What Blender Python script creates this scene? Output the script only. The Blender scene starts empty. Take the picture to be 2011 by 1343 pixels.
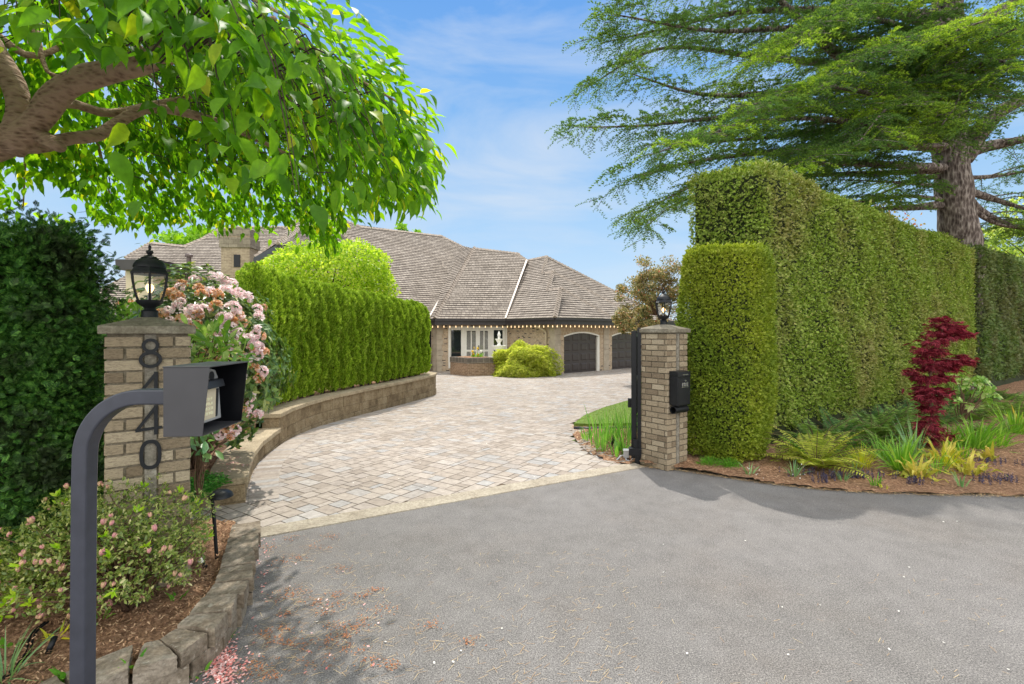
import bpy, math, random
import numpy as np
from mathutils import Vector
R = math.radians
rng = np.random.default_rng(7)
random.seed(7)
scene = bpy.context.scene
COL = scene.collection

# ------------------------------------------------------------ camera, world, sun
EYE, FPX, HOR, CX = 1.83, 950.0, 651.0, 1005.5
cam_d = bpy.data.cameras.new("camera"); cam = bpy.data.objects.new("camera", cam_d); COL.objects.link(cam)
cam.location = (0, 0, EYE); cam.rotation_euler = (R(90), 0, 0)
cam_d.sensor_width = 36.0; cam_d.lens = 36.0 * FPX / 2011.0
cam_d.shift_y = -(671.5 - HOR) / 2011.0
cam_d.clip_start = 0.05; cam_d.clip_end = 3000
scene.camera = cam

SUN_EL, SUN_AZ = R(60), R(-4)
SKYV, FILLV = 4.0, 10.8
sv = Vector((math.sin(SUN_AZ) * math.cos(SUN_EL), math.cos(SUN_AZ) * math.cos(SUN_EL), math.sin(SUN_EL)))
sun_d = bpy.data.lights.new("sun", 'SUN'); sun_d.energy = 2.6; sun_d.angle = R(0.8); sun_d.color = (1.0, 0.95, 0.87)
sun = bpy.data.objects.new("sun", sun_d); COL.objects.link(sun)
sun.rotation_euler = sv.to_track_quat('Z', 'Y').to_euler(); sun.location = (0, 30, 40)

world = bpy.data.worlds.new("World"); scene.world = world; world.use_nodes = True
wt = world.node_tree; wt.nodes.clear()
def wn(t, **k):
    n = wt.nodes.new(t)
    for a, b in k.items(): setattr(n, a, b)
    return n
wo = wn('ShaderNodeOutputWorld'); bg = wn('ShaderNodeBackground')
sky = wn('ShaderNodeTexSky', sky_type='NISHITA', sun_disc=False, sun_elevation=SUN_EL, sun_rotation=SUN_AZ,
         air_density=1.0, dust_density=0.3, ozone_density=3.0, altitude=50)
L = wt.links.new
def wmath(op, a, b=None, c=None):
    n = wn('ShaderNodeMath', operation=op)
    for i, v in enumerate((a, b, c)):
        if v is None: continue
        if hasattr(v, 'is_linked'): L(v, n.inputs[i])
        else: n.inputs[i].default_value = v
    return n.outputs[0]
def wramp(f, stops):
    n = wn('ShaderNodeValToRGB'); e = n.color_ramp.elements
    while len(e) < len(stops): e.new(0.5)
    for el, (p, c) in zip(e, stops): el.position = p; el.color = tuple(c) + (1,)
    L(f, n.inputs['Fac']); return n.outputs['Color']
def wmix(f, a, b, mode='MIX'):
    n = wn('ShaderNodeMix', data_type='RGBA', blend_type=mode); n.clamp_factor = True
    for k, v in (('Factor', f), ('A', a), ('B', b)):
        if hasattr(v, 'is_linked'): L(v, n.inputs[k])
        else: n.inputs[k].default_value = v
    return n.outputs['Result']
tc = wn('ShaderNodeTexCoord'); sx = wn('ShaderNodeSeparateXYZ'); L(tc.outputs['Generated'], sx.inputs[0])
# deep clear blue aloft, pale at the horizon, over the Nishita sky
grad = wramp(sx.outputs['Z'], [(0.0, (0.62, 0.79, 0.95)), (0.10, (0.55, 0.75, 0.96)), (0.22, (0.42, 0.67, 0.96)), (0.36, (0.27, 0.55, 0.94)), (0.56, (0.14, 0.40, 0.89))])
grad = wmix(1.0, grad, (SKYV, SKYV, SKYV, 1), 'MULTIPLY')
base = wmix(0.10, grad, sky.outputs['Color'])
mp = wn('ShaderNodeMapping'); mp.inputs['Scale'].default_value = (1.0, 1.0, 3.4); mp.inputs['Location'].default_value = (0.42, 0.1, 0.4); mp.inputs['Rotation'].default_value = (0, 0.22, 0)
L(tc.outputs['Generated'], mp.inputs['Vector'])
nz = wn('ShaderNodeTexNoise'); nz.inputs['Scale'].default_value = 2.2; nz.inputs['Detail'].default_value = 8
nz.inputs['Roughness'].default_value = 0.56; nz.inputs['Distortion'].default_value = 0.45; L(mp.outputs['Vector'], nz.inputs['Vector'])
wisps = wramp(nz.outputs['Fac'], [(0.46, (0, 0, 0)), (0.80, (0.85, 0.85, 0.85))])
base = wmix(wisps, base, (0.80 * SKYV, 0.88 * SKYV, 0.98 * SKYV, 1))
# added bright cloud, unseen behind the viewer and overhead, as fill light
rear = wramp(wmath('MULTIPLY_ADD', sx.outputs['Y'], -0.5, 0.5), [(0.42, (0, 0, 0)), (0.72, (0.9, 0.9, 0.9))])
over = wramp(sx.outputs['Z'], [(0.64, (0, 0, 0)), (0.85, (0.75, 0.75, 0.75))])
cf = wmath('MINIMUM', wmath('ADD', rear, over), 0.92)
n2 = wn('ShaderNodeTexNoise'); n2.inputs['Scale'].default_value = 1.6; n2.inputs['Detail'].default_value = 5; L(tc.outputs['Generated'], n2.inputs['Vector'])
cf = wmath('MULTIPLY', cf, wmath('MULTIPLY_ADD', n2.outputs['Fac'], 0.9, 0.5))
base = wmix(cf, base, (FILLV, FILLV * 0.99, FILLV * 0.96, 1))
L(base, bg.inputs['Color'])
bg.inputs['Strength'].default_value = 0.14
L(bg.outputs['Background'], wo.inputs['Surface'])
vs = scene.view_settings
vs.view_transform = 'Standard'; vs.look = 'None'; vs.gamma = 1.0; vs.use_curve_mapping = False; vs.exposure = 0.72
scene.cycles.max_bounces = 7; scene.cycles.diffuse_bounces = 3; scene.cycles.glossy_bounces = 2
scene.cycles.transmission_bounces = 4; scene.cycles.transparent_max_bounces = 6
scene.cycles.use_denoising = True

# ------------------------------------------------------------ geometry helpers
def gz(x, y):
    return -0.02 * min(max(y - 7.0, 0.0), 18.0)
def P(px, py, d):
    return np.array([(px - CX) / FPX * d, d, EYE - (py - HOR) / FPX * d])
def G(px, py, h=0.0):
    d = EYE * FPX / (py - HOR)
    for _ in range(30): d = (EYE - gz(0, d) - h) * FPX / (py - HOR)
    return np.array([(px - CX) / FPX * d, d, gz(0, d) + h])
def nrm(v):
    v = np.asarray(v, float); return v / max(np.linalg.norm(v), 1e-9)
def nrows(a):
    return a / np.maximum(np.linalg.norm(a, axis=1, keepdims=True), 1e-9)
def plane_hit(px, py, o, n):
    r = np.array([(px - CX) / FPX, 1.0, -(py - HOR) / FPX]); c = np.array([0, 0, EYE])
    return c + r * (np.dot(np.asarray(o) - c, n) / np.dot(r, n))

class MB:
    def __init__(s): s.v = []; s.f = []; s.uv = {}
    def add(s, V, F, uvs=None):
        b = len(s.v); s.v.extend([tuple(map(float, p)) for p in V])
        for i, f in enumerate(F):
            if uvs is not None: s.uv[len(s.f)] = uvs[i]
            s.f.append(tuple(int(k) + b for k in f))
        return s
    def box(s, c, size, u=(1, 0, 0), v=None, w=(0, 0, 1)):
        u = nrm(u); w = nrm(w); v = nrm(np.cross(w, u)) if v is None else nrm(v)
        c = np.asarray(c, float); h = np.asarray(size, float) / 2
        V = [c + u * h[0] * a + v * h[1] * b + w * h[2] * d for d in (-1, 1) for b in (-1, 1) for a in (-1, 1)]
        return s.add(V, [(0, 2, 3, 1), (4, 5, 7, 6), (0, 1, 5, 4), (2, 6, 7, 3), (0, 4, 6, 2), (1, 3, 7, 5)])
    def hexa(s, bot, top):
        return s.add(list(bot) + list(top), [(3, 2, 1, 0), (4, 5, 6, 7), (0, 1, 5, 4), (1, 2, 6, 5), (2, 3, 7, 6), (3, 0, 4, 7)])
    def prism(s, poly, o, u, w, n, th):
        # 2D outline (a along u, b along w) extruded th along n from o
        u, w, n, o = map(lambda q: np.asarray(q, float), (u, w, n, o)); k = len(poly)
        A = [o + u * a + w * b for a, b in poly]; B = [p + n * th for p in A]
        F = [tuple(range(k)), tuple(range(2 * k - 1, k - 1, -1))]
        F += [(i, i + k, (i + 1) % k + k, (i + 1) % k) for i in range(k)]
        return s.add(A + B, F)
    def ring(s, outer, inner, o, u, w, n, th):
        u, w, n, o = map(lambda q: np.asarray(q, float), (u, w, n, o)); k = len(outer)
        V = []
        for off in (0, th):
            for lp in (outer, inner): V += [o + u * a + w * b + n * off for a, b in lp]
        F = []
        for i in range(k):
            j = (i + 1) % k
            F += [(i, j, k + j, k + i), (2 * k + i, 3 * k + i, 3 * k + j, 2 * k + j), (i, 2 * k + i, 2 * k + j, j), (k + i, k + j, 3 * k + j, 3 * k + i)]
        return s.add(V, F)
    def tube(s, pts, rad, n=8, cap=True, sq=False):
        pts = np.asarray(pts, float); m = len(pts)
        rad = np.full(m, rad) if np.isscalar(rad) else np.asarray(rad, float)
        T = np.gradient(pts, axis=0); T = nrows(T)
        a = np.array([0, 0, 1.0]) if abs(T[0][2]) < 0.9 else np.array([1.0, 0, 0])
        u = nrm(np.cross(a, T[0])); V = []
        for i in range(m):
            u = nrm(u - T[i] * np.dot(u, T[i])); w = np.cross(T[i], u)
            for k in range(n):
                t = 2 * math.pi * (k + (0.5 if sq else 0)) / n
                V.append(pts[i] + (u * math.cos(t) + w * math.sin(t)) * rad[i])
        F = [(i * n + k, i * n + (k + 1) % n, (i + 1) * n + (k + 1) % n, (i + 1) * n + k) for i in range(m - 1) for k in range(n)]
        if cap: F += [tuple(range(n - 1, -1, -1)), tuple((m - 1) * n + k for k in range(n))]
        return s.add(V, F)
    def lathe(s, prof, c, n=24, a0=0.0, cap=True):
        V = []; m = len(prof)
        for r, z in prof:
            for k in range(n):
                t = a0 + 2 * math.pi * k / n
                V.append((c[0] + r * math.cos(t), c[1] + r * math.sin(t), c[2] + z))
        F = [(i * n + k, i * n + (k + 1) % n, (i + 1) * n + (k + 1) % n, (i + 1) * n + k) for i in range(m - 1) for k in range(n)]
        if cap: F += [tuple(range(n - 1, -1, -1)), tuple((m - 1) * n + k for k in range(n))]
        return s.add(V, F)
    def build(s, name, mat, parent=None, smooth=False, bevel=0, label=None, angle=None):
        o = np.array(parent.location) if parent is not None else np.zeros(3)
        if parent is not None and parent.parent is not None: o = o + np.array(parent.parent.location)
        me = bpy.data.meshes.new(name)
        V = np.array(s.v, float)
        me.from_pydata((V - o).tolist(), [], s.f); me.update()
        # box-projected uv in metres
        uvl = me.uv_layers.new(name="UVMap"); nl = len(me.loops)
        li = np.empty(nl, int); me.loops.foreach_get('vertex_index', li)
        uv = np.zeros((nl, 2)); pn = np.empty(len(me.polygons) * 3); me.polygons.foreach_get('normal', pn); pn = pn.reshape(-1, 3)
        for pi, pol in enumerate(me.polygons):
            a, b = pol.loop_start, pol.loop_start + pol.loop_total
            if pi in s.uv: uv[a:b] = s.uv[pi]; continue
            n = pn[pi]; q = V[li[a:b]]
            if abs(n[2]) > 0.98: uv[a:b] = q[:, :2]
            else:
                t = nrm(np.cross((0, 0, 1), n)); w = np.cross(n, t)
                uv[a:b, 0] = q @ t; uv[a:b, 1] = q @ w
        uvl.data.foreach_set('uv', uv.ravel())
        return link(name, me, mat, parent, smooth, bevel, label, angle)

def link(name, me, mat, parent=None, smooth=False, bevel=0, label=None, angle=None):
    if mat is not None: me.materials.append(mat)
    if smooth:
        me.polygons.foreach_set('use_smooth', [True] * len(me.polygons))
    ob = bpy.data.objects.new(name, me); COL.objects.link(ob)
    if parent is not None: ob.parent = parent
    if bevel:
        m = ob.modifiers.new('bevel', 'BEVEL'); m.width = bevel; m.segments = 2; m.limit_method = 'ANGLE'; m.angle_limit = R(40)
    if smooth and angle:
        m = ob.modifiers.new('es', 'EDGE_SPLIT'); m.split_angle = R(angle)
    if label: ob['label'] = label
    return ob

def thing(name, label, cat, loc=(0, 0, 0), group=None):
    o = bpy.data.objects.new(name, None); COL.objects.link(o); o.location = tuple(map(float, loc))
    o.empty_display_size = 0.1
    o['label'] = label; o['category'] = cat
    if group: o['group'] = group
    return o
def tag(o, label, cat, group=None):
    o['label'] = label; o['category'] = cat
    if group: o['group'] = group
    return o
def struct(o, kind='structure'):
    o['kind'] = kind; return o
def dup(o, loc=None, rotz=None, label=None, scale=None):
    r = o.copy(); COL.objects.link(r)
    if loc is not None: r.location = tuple(map(float, loc))
    if rotz is not None: r.rotation_euler = (0, 0, rotz)
    if scale is not None: r.scale = scale
    if label: r['label'] = label
    for ch in list(o.children):
        c = ch.copy(); COL.objects.link(c); c.parent = r
        for g in list(ch.children):
            d = g.copy(); COL.objects.link(d); d.parent = c
    return r

def rawmesh(name, V, F):
    me = bpy.data.meshes.new(name); V = np.ascontiguousarray(V, np.float32); F = np.ascontiguousarray(F, np.int32)
    me.vertices.add(len(V)); me.vertices.foreach_set('co', V.ravel())
    m, k = F.shape
    me.loops.add(m * k); me.loops.foreach_set('vertex_index', F.ravel())
    me.polygons.add(m); me.polygons.foreach_set('loop_start', np.arange(0, m * k, k, dtype=np.int32))
    me.update(calc_edges=True); me.validate(verbose=False)
    return me

def scatter(T, TF, base, d, n, s, w=None):
    """N copies of a leaf template (x across, y along, z normal)."""
    T = np.asarray(T, float); TF = np.asarray(TF, int)
    d = nrows(d); r = nrows(np.cross(d, n)); n = np.cross(r, d)
    s = np.broadcast_to(np.asarray(s, float), (len(base),)); w = s if w is None else np.broadcast_to(np.asarray(w, float), (len(base),))
    V = base[:, None, :] + T[None, :, 0, None] * r[:, None, :] * w[:, None, None] + T[None, :, 1, None] * d[:, None, :] * s[:, None, None] + T[None, :, 2, None] * n[:, None, :] * s[:, None, None]
    F = TF[None] + (np.arange(len(base)) * len(T))[:, None, None]
    return V.reshape(-1, 3), F.reshape(-1, TF.shape[1])
def joinVF(parts):
    Vs, Fs, o = [], [], 0
    for V, F in parts:
        Vs.append(V); Fs.append(F + o); o += len(V)
    return np.concatenate(Vs), np.concatenate(Fs)
def foliage(name, VF, mat, parent, label=None, smooth=False):
    V, F = VF
    o = np.array(parent.location) if parent is not None else 0
    if parent is not None and parent.parent is not None: o = o + np.array(parent.parent.location)
    return link(name, rawmesh(name, V - o, F), mat, parent, smooth, 0, label)
def rdir(n):
    return nrows(rng.normal(size=(n, 3)))
def pip(x, y, poly):
    x = np.asarray(x); y = np.asarray(y); ins = np.zeros(x.shape, bool); k = len(poly); j = k - 1
    for i in range(k):
        xi, yi = poly[i][:2]; xj, yj = poly[j][:2]
        c = ((yi > y) != (yj > y)) & (x < (xj - xi) * (y - yi) / (yj - yi + 1e-12) + xi)
        ins ^= c; j = i
    return ins
def resample(pts, step):
    pts = np.asarray(pts, float); seg = np.linalg.norm(np.diff(pts, axis=0), axis=1); s = np.r_[0, np.cumsum(seg)]
    n = max(2, int(round(s[-1] / step)) + 1); t = np.linspace(0, s[-1], n)
    return np.stack([np.interp(t, s, pts[:, k]) for k in range(pts.shape[1])], 1)
def smoothline(pts, step):
    pts = np.asarray(pts, float)
    Q = np.vstack([2 * pts[0] - pts[1], pts, 2 * pts[-1] - pts[-2]]); out = []
    for i in range(1, len(Q) - 2):
        for t in np.linspace(0, 1, 12, endpoint=False):
            a, b, c, d = Q[i - 1], Q[i], Q[i + 1], Q[i + 2]
            out.append(0.5 * ((2 * b) + (-a + c) * t + (2 * a - 5 * b + 4 * c - d) * t * t + (-a + 3 * b - 3 * c + d) * t ** 3))
    out.append(pts[-1]); return resample(out, step)

# ------------------------------------------------------------ materials
def s2l(*c):
    return tuple((v / 255 / 12.92 if v <= 10 else ((v / 255 + 0.055) / 1.055) ** 2.4) for v in c) + (1.0,)
class NT:
    def __init__(s, name):
        s.m = bpy.data.materials.new(name); s.m.use_nodes = True; s.t = s.m.node_tree; s.t.nodes.clear()
        s.out = s.n('ShaderNodeOutputMaterial')
    def n(s, t, **k):
        x = s.t.nodes.new(t)
        for a, b in k.items():
            if a in x.inputs: x.inputs[a].default_value = b
            else: setattr(x, a, b)
        return x
    def l(s, a, b): s.t.links.new(a, b)
    def coord(s, uv=False, obj=False):
        return s.n('ShaderNodeTexCoord').outputs['UV' if uv else ('Object' if obj else 'Generated')]
    def pos(s): return s.n('ShaderNodeNewGeometry').outputs['Position']
    def noise(s, vec, scale, detail=4, rough=0.55, dist=0.0):
        x = s.n('ShaderNodeTexNoise'); x.inputs['Scale'].default_value = scale; x.inputs['Detail'].default_value = detail
        x.inputs['Roughness'].default_value = rough; x.inputs['Distortion'].default_value = dist; s.l(vec, x.inputs['Vector']); return x.outputs['Fac']
    def ramp(s, fac, stops):
        x = s.n('ShaderNodeValToRGB'); e = x.color_ramp.elements
        while len(e) < len(stops): e.new(0.5)
        for el, (p, c) in zip(e, stops): el.position = p; el.color = c if len(c) == 4 else tuple(c) + (1,)
        s.l(fac, x.inputs['Fac']); return x.outputs['Color']
    def mixc(s, fac, a, b, mode='MIX'):
        x = s.n('ShaderNodeMix', data_type='RGBA', blend_type=mode)
        for v, k in ((fac, 'Factor'), (a, 'A'), (b, 'B')):
            if hasattr(v, 'is_linked'): s.l(v, x.inputs[k])
            elif k == 'Factor': x.inputs[k].default_value = v
            else: x.inputs[k].default_value = v if len(v) == 4 else tuple(v) + (1,)
        return x.outputs['Result']
    def bump(s, h, strength=0.3, dist=0.01):
        x = s.n('ShaderNodeBump'); x.inputs['Strength'].default_value = strength; x.inputs['Distance'].default_value = dist
        s.l(h, x.inputs['Height']); return x.outputs['Normal']
    def bsdf(s, color, rough=0.6, normal=None, metal=0.0, spec=0.4, emis=None, coat=0.0):
        b = s.n('ShaderNodeBsdfPrincipled')
        if hasattr(color, 'is_linked'): s.l(color, b.inputs['Base Color'])
        else: b.inputs['Base Color'].default_value = color
        if hasattr(rough, 'is_linked'): s.l(rough, b.inputs['Roughness'])
        else: b.inputs['Roughness'].default_value = rough
        b.inputs['Metallic'].default_value = metal; b.inputs['Specular IOR Level'].default_value = spec
        b.inputs['Coat Weight'].default_value = coat
        if normal is not None: s.l(normal, b.inputs['Normal'])
        if emis: b.inputs['Emission Color'].default_value = emis[0]; b.inputs['Emission Strength'].default_value = emis[1]
        return b
    def done(s, b):
        s.l(b.outputs[0], s.out.inputs['Surface']); return s.m
def isl(t): return t.n('ShaderNodeNewGeometry').outputs['Random Per Island']
def M_plain(name, c, rough=0.6, noise=0.12, scale=30, bumps=0.15, metal=0.0, spec=0.4, emis=None, coat=0):
    t = NT(name); f = t.noise(t.pos(), scale, 5)
    col = t.ramp(f, [(0.3, tuple(v * (1 - noise) for v in c[:3])), (0.7, tuple(min(1, v * (1 + noise)) for v in c[:3]))])
    return t.done(t.bsdf(col, rough, t.bump(f, bumps, 0.004) if bumps else None, metal, spec, emis, coat))
def M_leaf(name, stops, trans=0.35, tcol=None, rough=0.45, spec=0.4, big=None, bigscale=0.7, bigrange=(0.42, 0.62), tscale=1.5):
    t = NT(name); f = isl(t); col = t.ramp(f, stops)
    if big is not None:
        nf = t.ramp(t.noise(t.pos(), bigscale, 4, 0.6), [(bigrange[0], (0, 0, 0)), (bigrange[1], (1, 1, 1))])
        col = t.mixc(nf, col, t.ramp(f, big))
    col = t.mixc(0.8, col, t.ramp(t.noise(t.pos(), 55, 3, 0.6), [(0.3, (0.8, 0.82, 0.78)), (0.7, (1.18, 1.16, 1.2))]), 'MULTIPLY')
    b = t.bsdf(col, rough, None, 0, spec)
    tr = t.n('ShaderNodeBsdfTranslucent')
    tc_ = t.mixc(1.0, col, tcol if tcol else (1.0 * tscale, 1.05 * tscale, 0.5 * tscale, 1), 'MULTIPLY'); t.l(tc_, tr.inputs['Color'])
    mx = t.n('ShaderNodeMixShader'); mx.inputs['Fac'].default_value = trans
    t.l(b.outputs[0], mx.inputs[1]); t.l(tr.outputs[0], mx.inputs[2])
    t.l(mx.outputs[0], t.out.inputs['Surface']); return t.m
def M_brick(name, c1, c2, mortar, bw=0.2, rh=0.075, ms=0.009, bias=0.0, dark=None, bump=0.5):
    t = NT(name); uv = t.coord(uv=True)
    br = t.n('ShaderNodeTexBrick'); br.inputs['Scale'].default_value = 1.0
    br.inputs['Brick Width'].default_value = bw; br.inputs['Row Height'].default_value = rh
    br.inputs['Mortar Size'].default_value = ms; br.inputs['Mortar Smooth'].default_value = 0.2; br.inputs['Bias'].default_value = bias
    br.inputs['Color1'].default_value = c1; br.inputs['Color2'].default_value = c2; br.inputs['Mortar'].default_value = mortar
    t.l(uv, br.inputs['Vector'])
    col = br.outputs['Color']
    if dark is not None:
        b2 = t.n('ShaderNodeTexBrick'); b2.inputs['Scale'].default_value = 1.0
        for k in ('Brick Width', 'Row Height', 'Mortar Size'): b2.inputs[k].default_value = br.inputs[k].default_value
        b2.inputs['Color1'].default_value = (0, 0, 0, 1); b2.inputs['Color2'].default_value = (1, 1, 1, 1); b2.inputs['Mortar'].default_value = (0, 0, 0, 1)
        b2.offset = 0.5; t.l(uv, b2.inputs['Vector'])
        k = t.ramp(b2.outputs['Color'], [(0.90, (0, 0, 0)), (0.93, (1, 1, 1))])
        col = t.mixc(k, col, dark)
    n = t.noise(t.pos(), 9, 5); col = t.mixc(0.5, col, t.ramp(n, [(0.3, (0.62, 0.6, 0.58)), (0.72, (1.25, 1.25, 1.25))]), 'MULTIPLY')
    inv = t.n('ShaderNodeMath', operation='SUBTRACT'); inv.inputs[0].default_value = 1.0; t.l(br.outputs['Fac'], inv.inputs[1])
    return t.done(t.bsdf(col, 0.85, t.bump(inv.outputs[0], bump, 0.01), 0, 0.2))
# ---------------------------------------------------------------- material library
def m_asphalt():
    t = NT('asphalt'); p = t.pos()
    big = t.noise(p, 0.55, 5, 0.6); mid = t.noise(p, 5, 4); fine = t.noise(p, 130, 3, 0.75)
    col = t.ramp(big, [(0.30, s2l(107, 104, 101)), (0.52, s2l(114, 111, 109)), (0.74, s2l(121, 118, 116))])
    brown = t.ramp(t.noise(p, 0.9, 4), [(0.5, (0, 0, 0)), (0.75, (0.55, 0.55, 0.55))])
    col = t.mixc(brown, col, s2l(108, 101, 95))
    col = t.mixc(0.55, col, t.ramp(mid, [(0.3, (0.78, 0.78, 0.78)), (0.7, (1.18, 1.18, 1.18))]), 'MULTIPLY')
    col = t.mixc(0.9, col, t.ramp(fine, [(0.34, (0.30, 0.30, 0.30)), (0.5, (1, 1, 1)), (0.64, (1.8, 1.77, 1.72))]), 'MULTIPLY')
    vo = t.n('ShaderNodeTexVoronoi'); vo.inputs['Scale'].default_value = 165; vo.feature = 'F1'; t.l(p, vo.inputs['Vector'])
    sep = t.n('ShaderNodeSeparateColor'); t.l(vo.outputs['Color'], sep.inputs[0])
    col = t.mixc(t.ramp(sep.outputs[0], [(0.90, (0, 0, 0)), (0.96, (0.38, 0.38, 0.38))]), col, s2l(170, 166, 160))
    col = t.mixc(t.ramp(sep.outputs[1], [(0.88, (0, 0, 0)), (0.95, (0.4, 0.4, 0.4))]), col, s2l(66, 65, 65))
    return t.done(t.bsdf(col, 0.88, t.bump(fine, 0.55, 0.006), 0, 0.25))
def m_paver(name, stops):
    t = NT(name); p = t.pos(); col = t.ramp(isl(t), stops)
    col = t.mixc(0.75, col, t.ramp(t.noise(p, 14, 6, 0.65), [(0.28, (0.66, 0.65, 0.64)), (0.72, (1.22, 1.22, 1.2))]), 'MULTIPLY')
    col = t.mixc(0.6, col, t.ramp(t.noise(p, 0.8, 4), [(0.3, (0.8, 0.79, 0.77)), (0.7, (1.1, 1.1, 1.1))]), 'MULTIPLY')
    return t.done(t.bsdf(col, 0.85, t.bump(t.noise(p, 60, 4), 0.3, 0.006), 0, 0.25))
def m_rock(name, stops, spots=True, scale=7, bump=0.8):
    t = NT(name); p = t.pos()
    mixn = t.n('ShaderNodeMath', operation='ADD'); t.l(t.noise(p, scale, 8, 0.65), mixn.inputs[0])
    sc = t.n('ShaderNodeMath', operation='MULTIPLY_ADD'); t.l(isl(t), sc.inputs[0]); sc.inputs[1].default_value = 0.16; sc.inputs[2].default_value = -0.08
    t.l(sc.outputs[0], mixn.inputs[1]); col = t.ramp(mixn.outputs[0], stops)
    if spots:
        k = t.ramp(t.noise(p, 26, 4, 0.6), [(0.62, (0, 0, 0)), (0.72, (0.6, 0.6, 0.6))]); col = t.mixc(k, col, s2l(196, 190, 176))
        k = t.ramp(t.noise(p, 5, 4, 0.6), [(0.55, (0, 0, 0)), (0.8, (0.5, 0.5, 0.5))]); col = t.mixc(k, col, s2l(92, 92, 66))
    h = t.noise(p, 45, 8, 0.75)
    col = t.mixc(0.8, col, t.ramp(h, [(0.34, (0.5, 0.48, 0.46)), (0.66, (1.3, 1.3, 1.3))]), 'MULTIPLY')
    return t.done(t.bsdf(col, 0.92, t.bump(h, bump, 0.02), 0, 0.2))
def m_soil():
    t = NT('mulch'); p = t.pos(); a = t.noise(p, 34, 6, 0.7); b = t.noise(p, 2.2, 4)
    col = t.ramp(a, [(0.3, s2l(76, 58, 46)), (0.46, s2l(138, 108, 86)), (0.6, s2l(176, 142, 114)), (0.75, s2l(204, 178, 152))])
    col = t.mixc(0.6, col, t.ramp(b, [(0.3, (0.7, 0.66, 0.62)), (0.7, (1.2, 1.1, 1.0))]), 'MULTIPLY')
    return t.done(t.bsdf(col, 0.95, t.bump(a, 1.0, 0.03), 0, 0.1))
def m_bark(name, stops, sc=(9, 9, 2.5), bump=1.0, scale=2.0):
    t = NT(name); mp_ = t.n('ShaderNodeMapping'); mp_.inputs['Scale'].default_value = sc; t.l(t.pos(), mp_.inputs['Vector'])
    vo = t.n('ShaderNodeTexVoronoi'); vo.inputs['Scale'].default_value = scale; vo.feature = 'F1'; t.l(mp_.outputs[0], vo.inputs['Vector'])
    f = t.noise(mp_.outputs[0], 2.0, 6, 0.7); ad = t.n('ShaderNodeMath', operation='MULTIPLY_ADD')
    t.l(vo.outputs['Distance'], ad.inputs[0]); ad.inputs[1].default_value = 0.55; t.l(f, ad.inputs[2])
    col = t.ramp(ad.outputs[0], stops); return t.done(t.bsdf(col, 0.9, t.bump(ad.outputs[0], bump, 0.04), 0, 0.2))
def m_shingle():
    t = NT('cedar_shake'); uv = t.coord(uv=True)
    br = t.n('ShaderNodeTexBrick'); br.inputs['Scale'].default_value = 1.0
    br.inputs['Brick Width'].default_value = 0.21; br.inputs['Row Height'].default_value = 0.2; br.inputs['Mortar Size'].default_value = 0.007
    br.inputs['Color1'].default_value = s2l(164, 154, 142); br.inputs['Color2'].default_value = s2l(136, 127, 117); br.inputs['Mortar'].default_value = s2l(50, 42, 40)
    t.l(uv, br.inputs['Vector'])
    col = t.mixc(0.7, br.outputs['Color'], t.ramp(t.noise(t.pos(), 1.3, 5), [(0.3, (0.8, 0.78, 0.77)), (0.7, (1.12, 1.12, 1.14))]), 'MULTIPLY')
    mp_ = t.n('ShaderNodeMapping'); mp_.inputs['Scale'].default_value = (28, 3, 1); t.l(uv, mp_.inputs['Vector'])
    g = t.noise(mp_.outputs[0], 1.0, 3); col = t.mixc(0.5, col, t.ramp(g, [(0.3, (0.72, 0.72, 0.72)), (0.7, (1.2, 1.2, 1.2))]), 'MULTIPLY')
    return t.done(t.bsdf(col, 0.9, t.bump(g, 0.3, 0.01), 0, 0.15))
def m_glass(name, rough=0.0, tint=(1, 1, 1, 1), mixf=0.1):
    t = NT(name); tr = t.n('ShaderNodeBsdfTransparent'); tr.inputs['Color'].default_value = tint
    gl = t.n('ShaderNodeBsdfGlossy'); gl.inputs['Roughness'].default_value = rough; gl.inputs['Color'].default_value = (1, 1, 1, 1)
    fr = t.n('ShaderNodeLayerWeight'); fr.inputs['Blend'].default_value = mixf
    mx = t.n('ShaderNodeMixShader'); t.l(fr.outputs['Fresnel'], mx.inputs['Fac']); t.l(tr.outputs[0], mx.inputs[1]); t.l(gl.outputs[0], mx.inputs[2])
    t.l(mx.outputs[0], t.out.inputs['Surface']); return t.m
def m_pillar_brick():
    t = NT('tan_brick'); p = t.pos(); col = t.ramp(isl(t), [(0.0, s2l(126, 111, 92)), (0.25, s2l(149, 134, 112)), (0.7, s2l(162, 147, 124)), (1.0, s2l(178, 164, 141))])
    mp_ = t.n('ShaderNodeMapping'); mp_.inputs['Scale'].default_value = (1, 1, 2.6); t.l(p, mp_.inputs['Vector'])
    g = t.noise(mp_.outputs[0], 42, 7, 0.7, 0.6)
    col = t.mixc(0.75, col, t.ramp(g, [(0.32, (0.45, 0.41, 0.38)), (0.5, (1, 1, 1)), (0.7, (1.25, 1.22, 1.15))]), 'MULTIPLY')
    return t.done(t.bsdf(col, 0.9, t.bump(g, 0.9, 0.012), 0, 0.2))
M = {}
M['asphalt'] = m_asphalt()
M['paver'] = m_paver('paver', [(0.0, s2l(150, 139, 128)), (0.2, s2l(165, 154, 143)), (0.55, s2l(174, 164, 154)), (0.75, s2l(163, 153, 144)), (0.9, s2l(162, 160, 158)), (1.0, s2l(179, 170, 161))])
M['sand'] = M_plain('joint_sand', s2l(104, 88, 72), 0.95, 0.2, 40, 0.2)
M['concrete'] = m_rock('concrete', [(0.3, s2l(150, 140, 124)), (0.7, s2l(182, 173, 156))], False, 3, 0.25)
M['cap'] = m_rock('cap_stone', [(0.3, s2l(150, 136, 112)), (0.7, s2l(186, 170, 142))], False, 4, 0.25)
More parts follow.
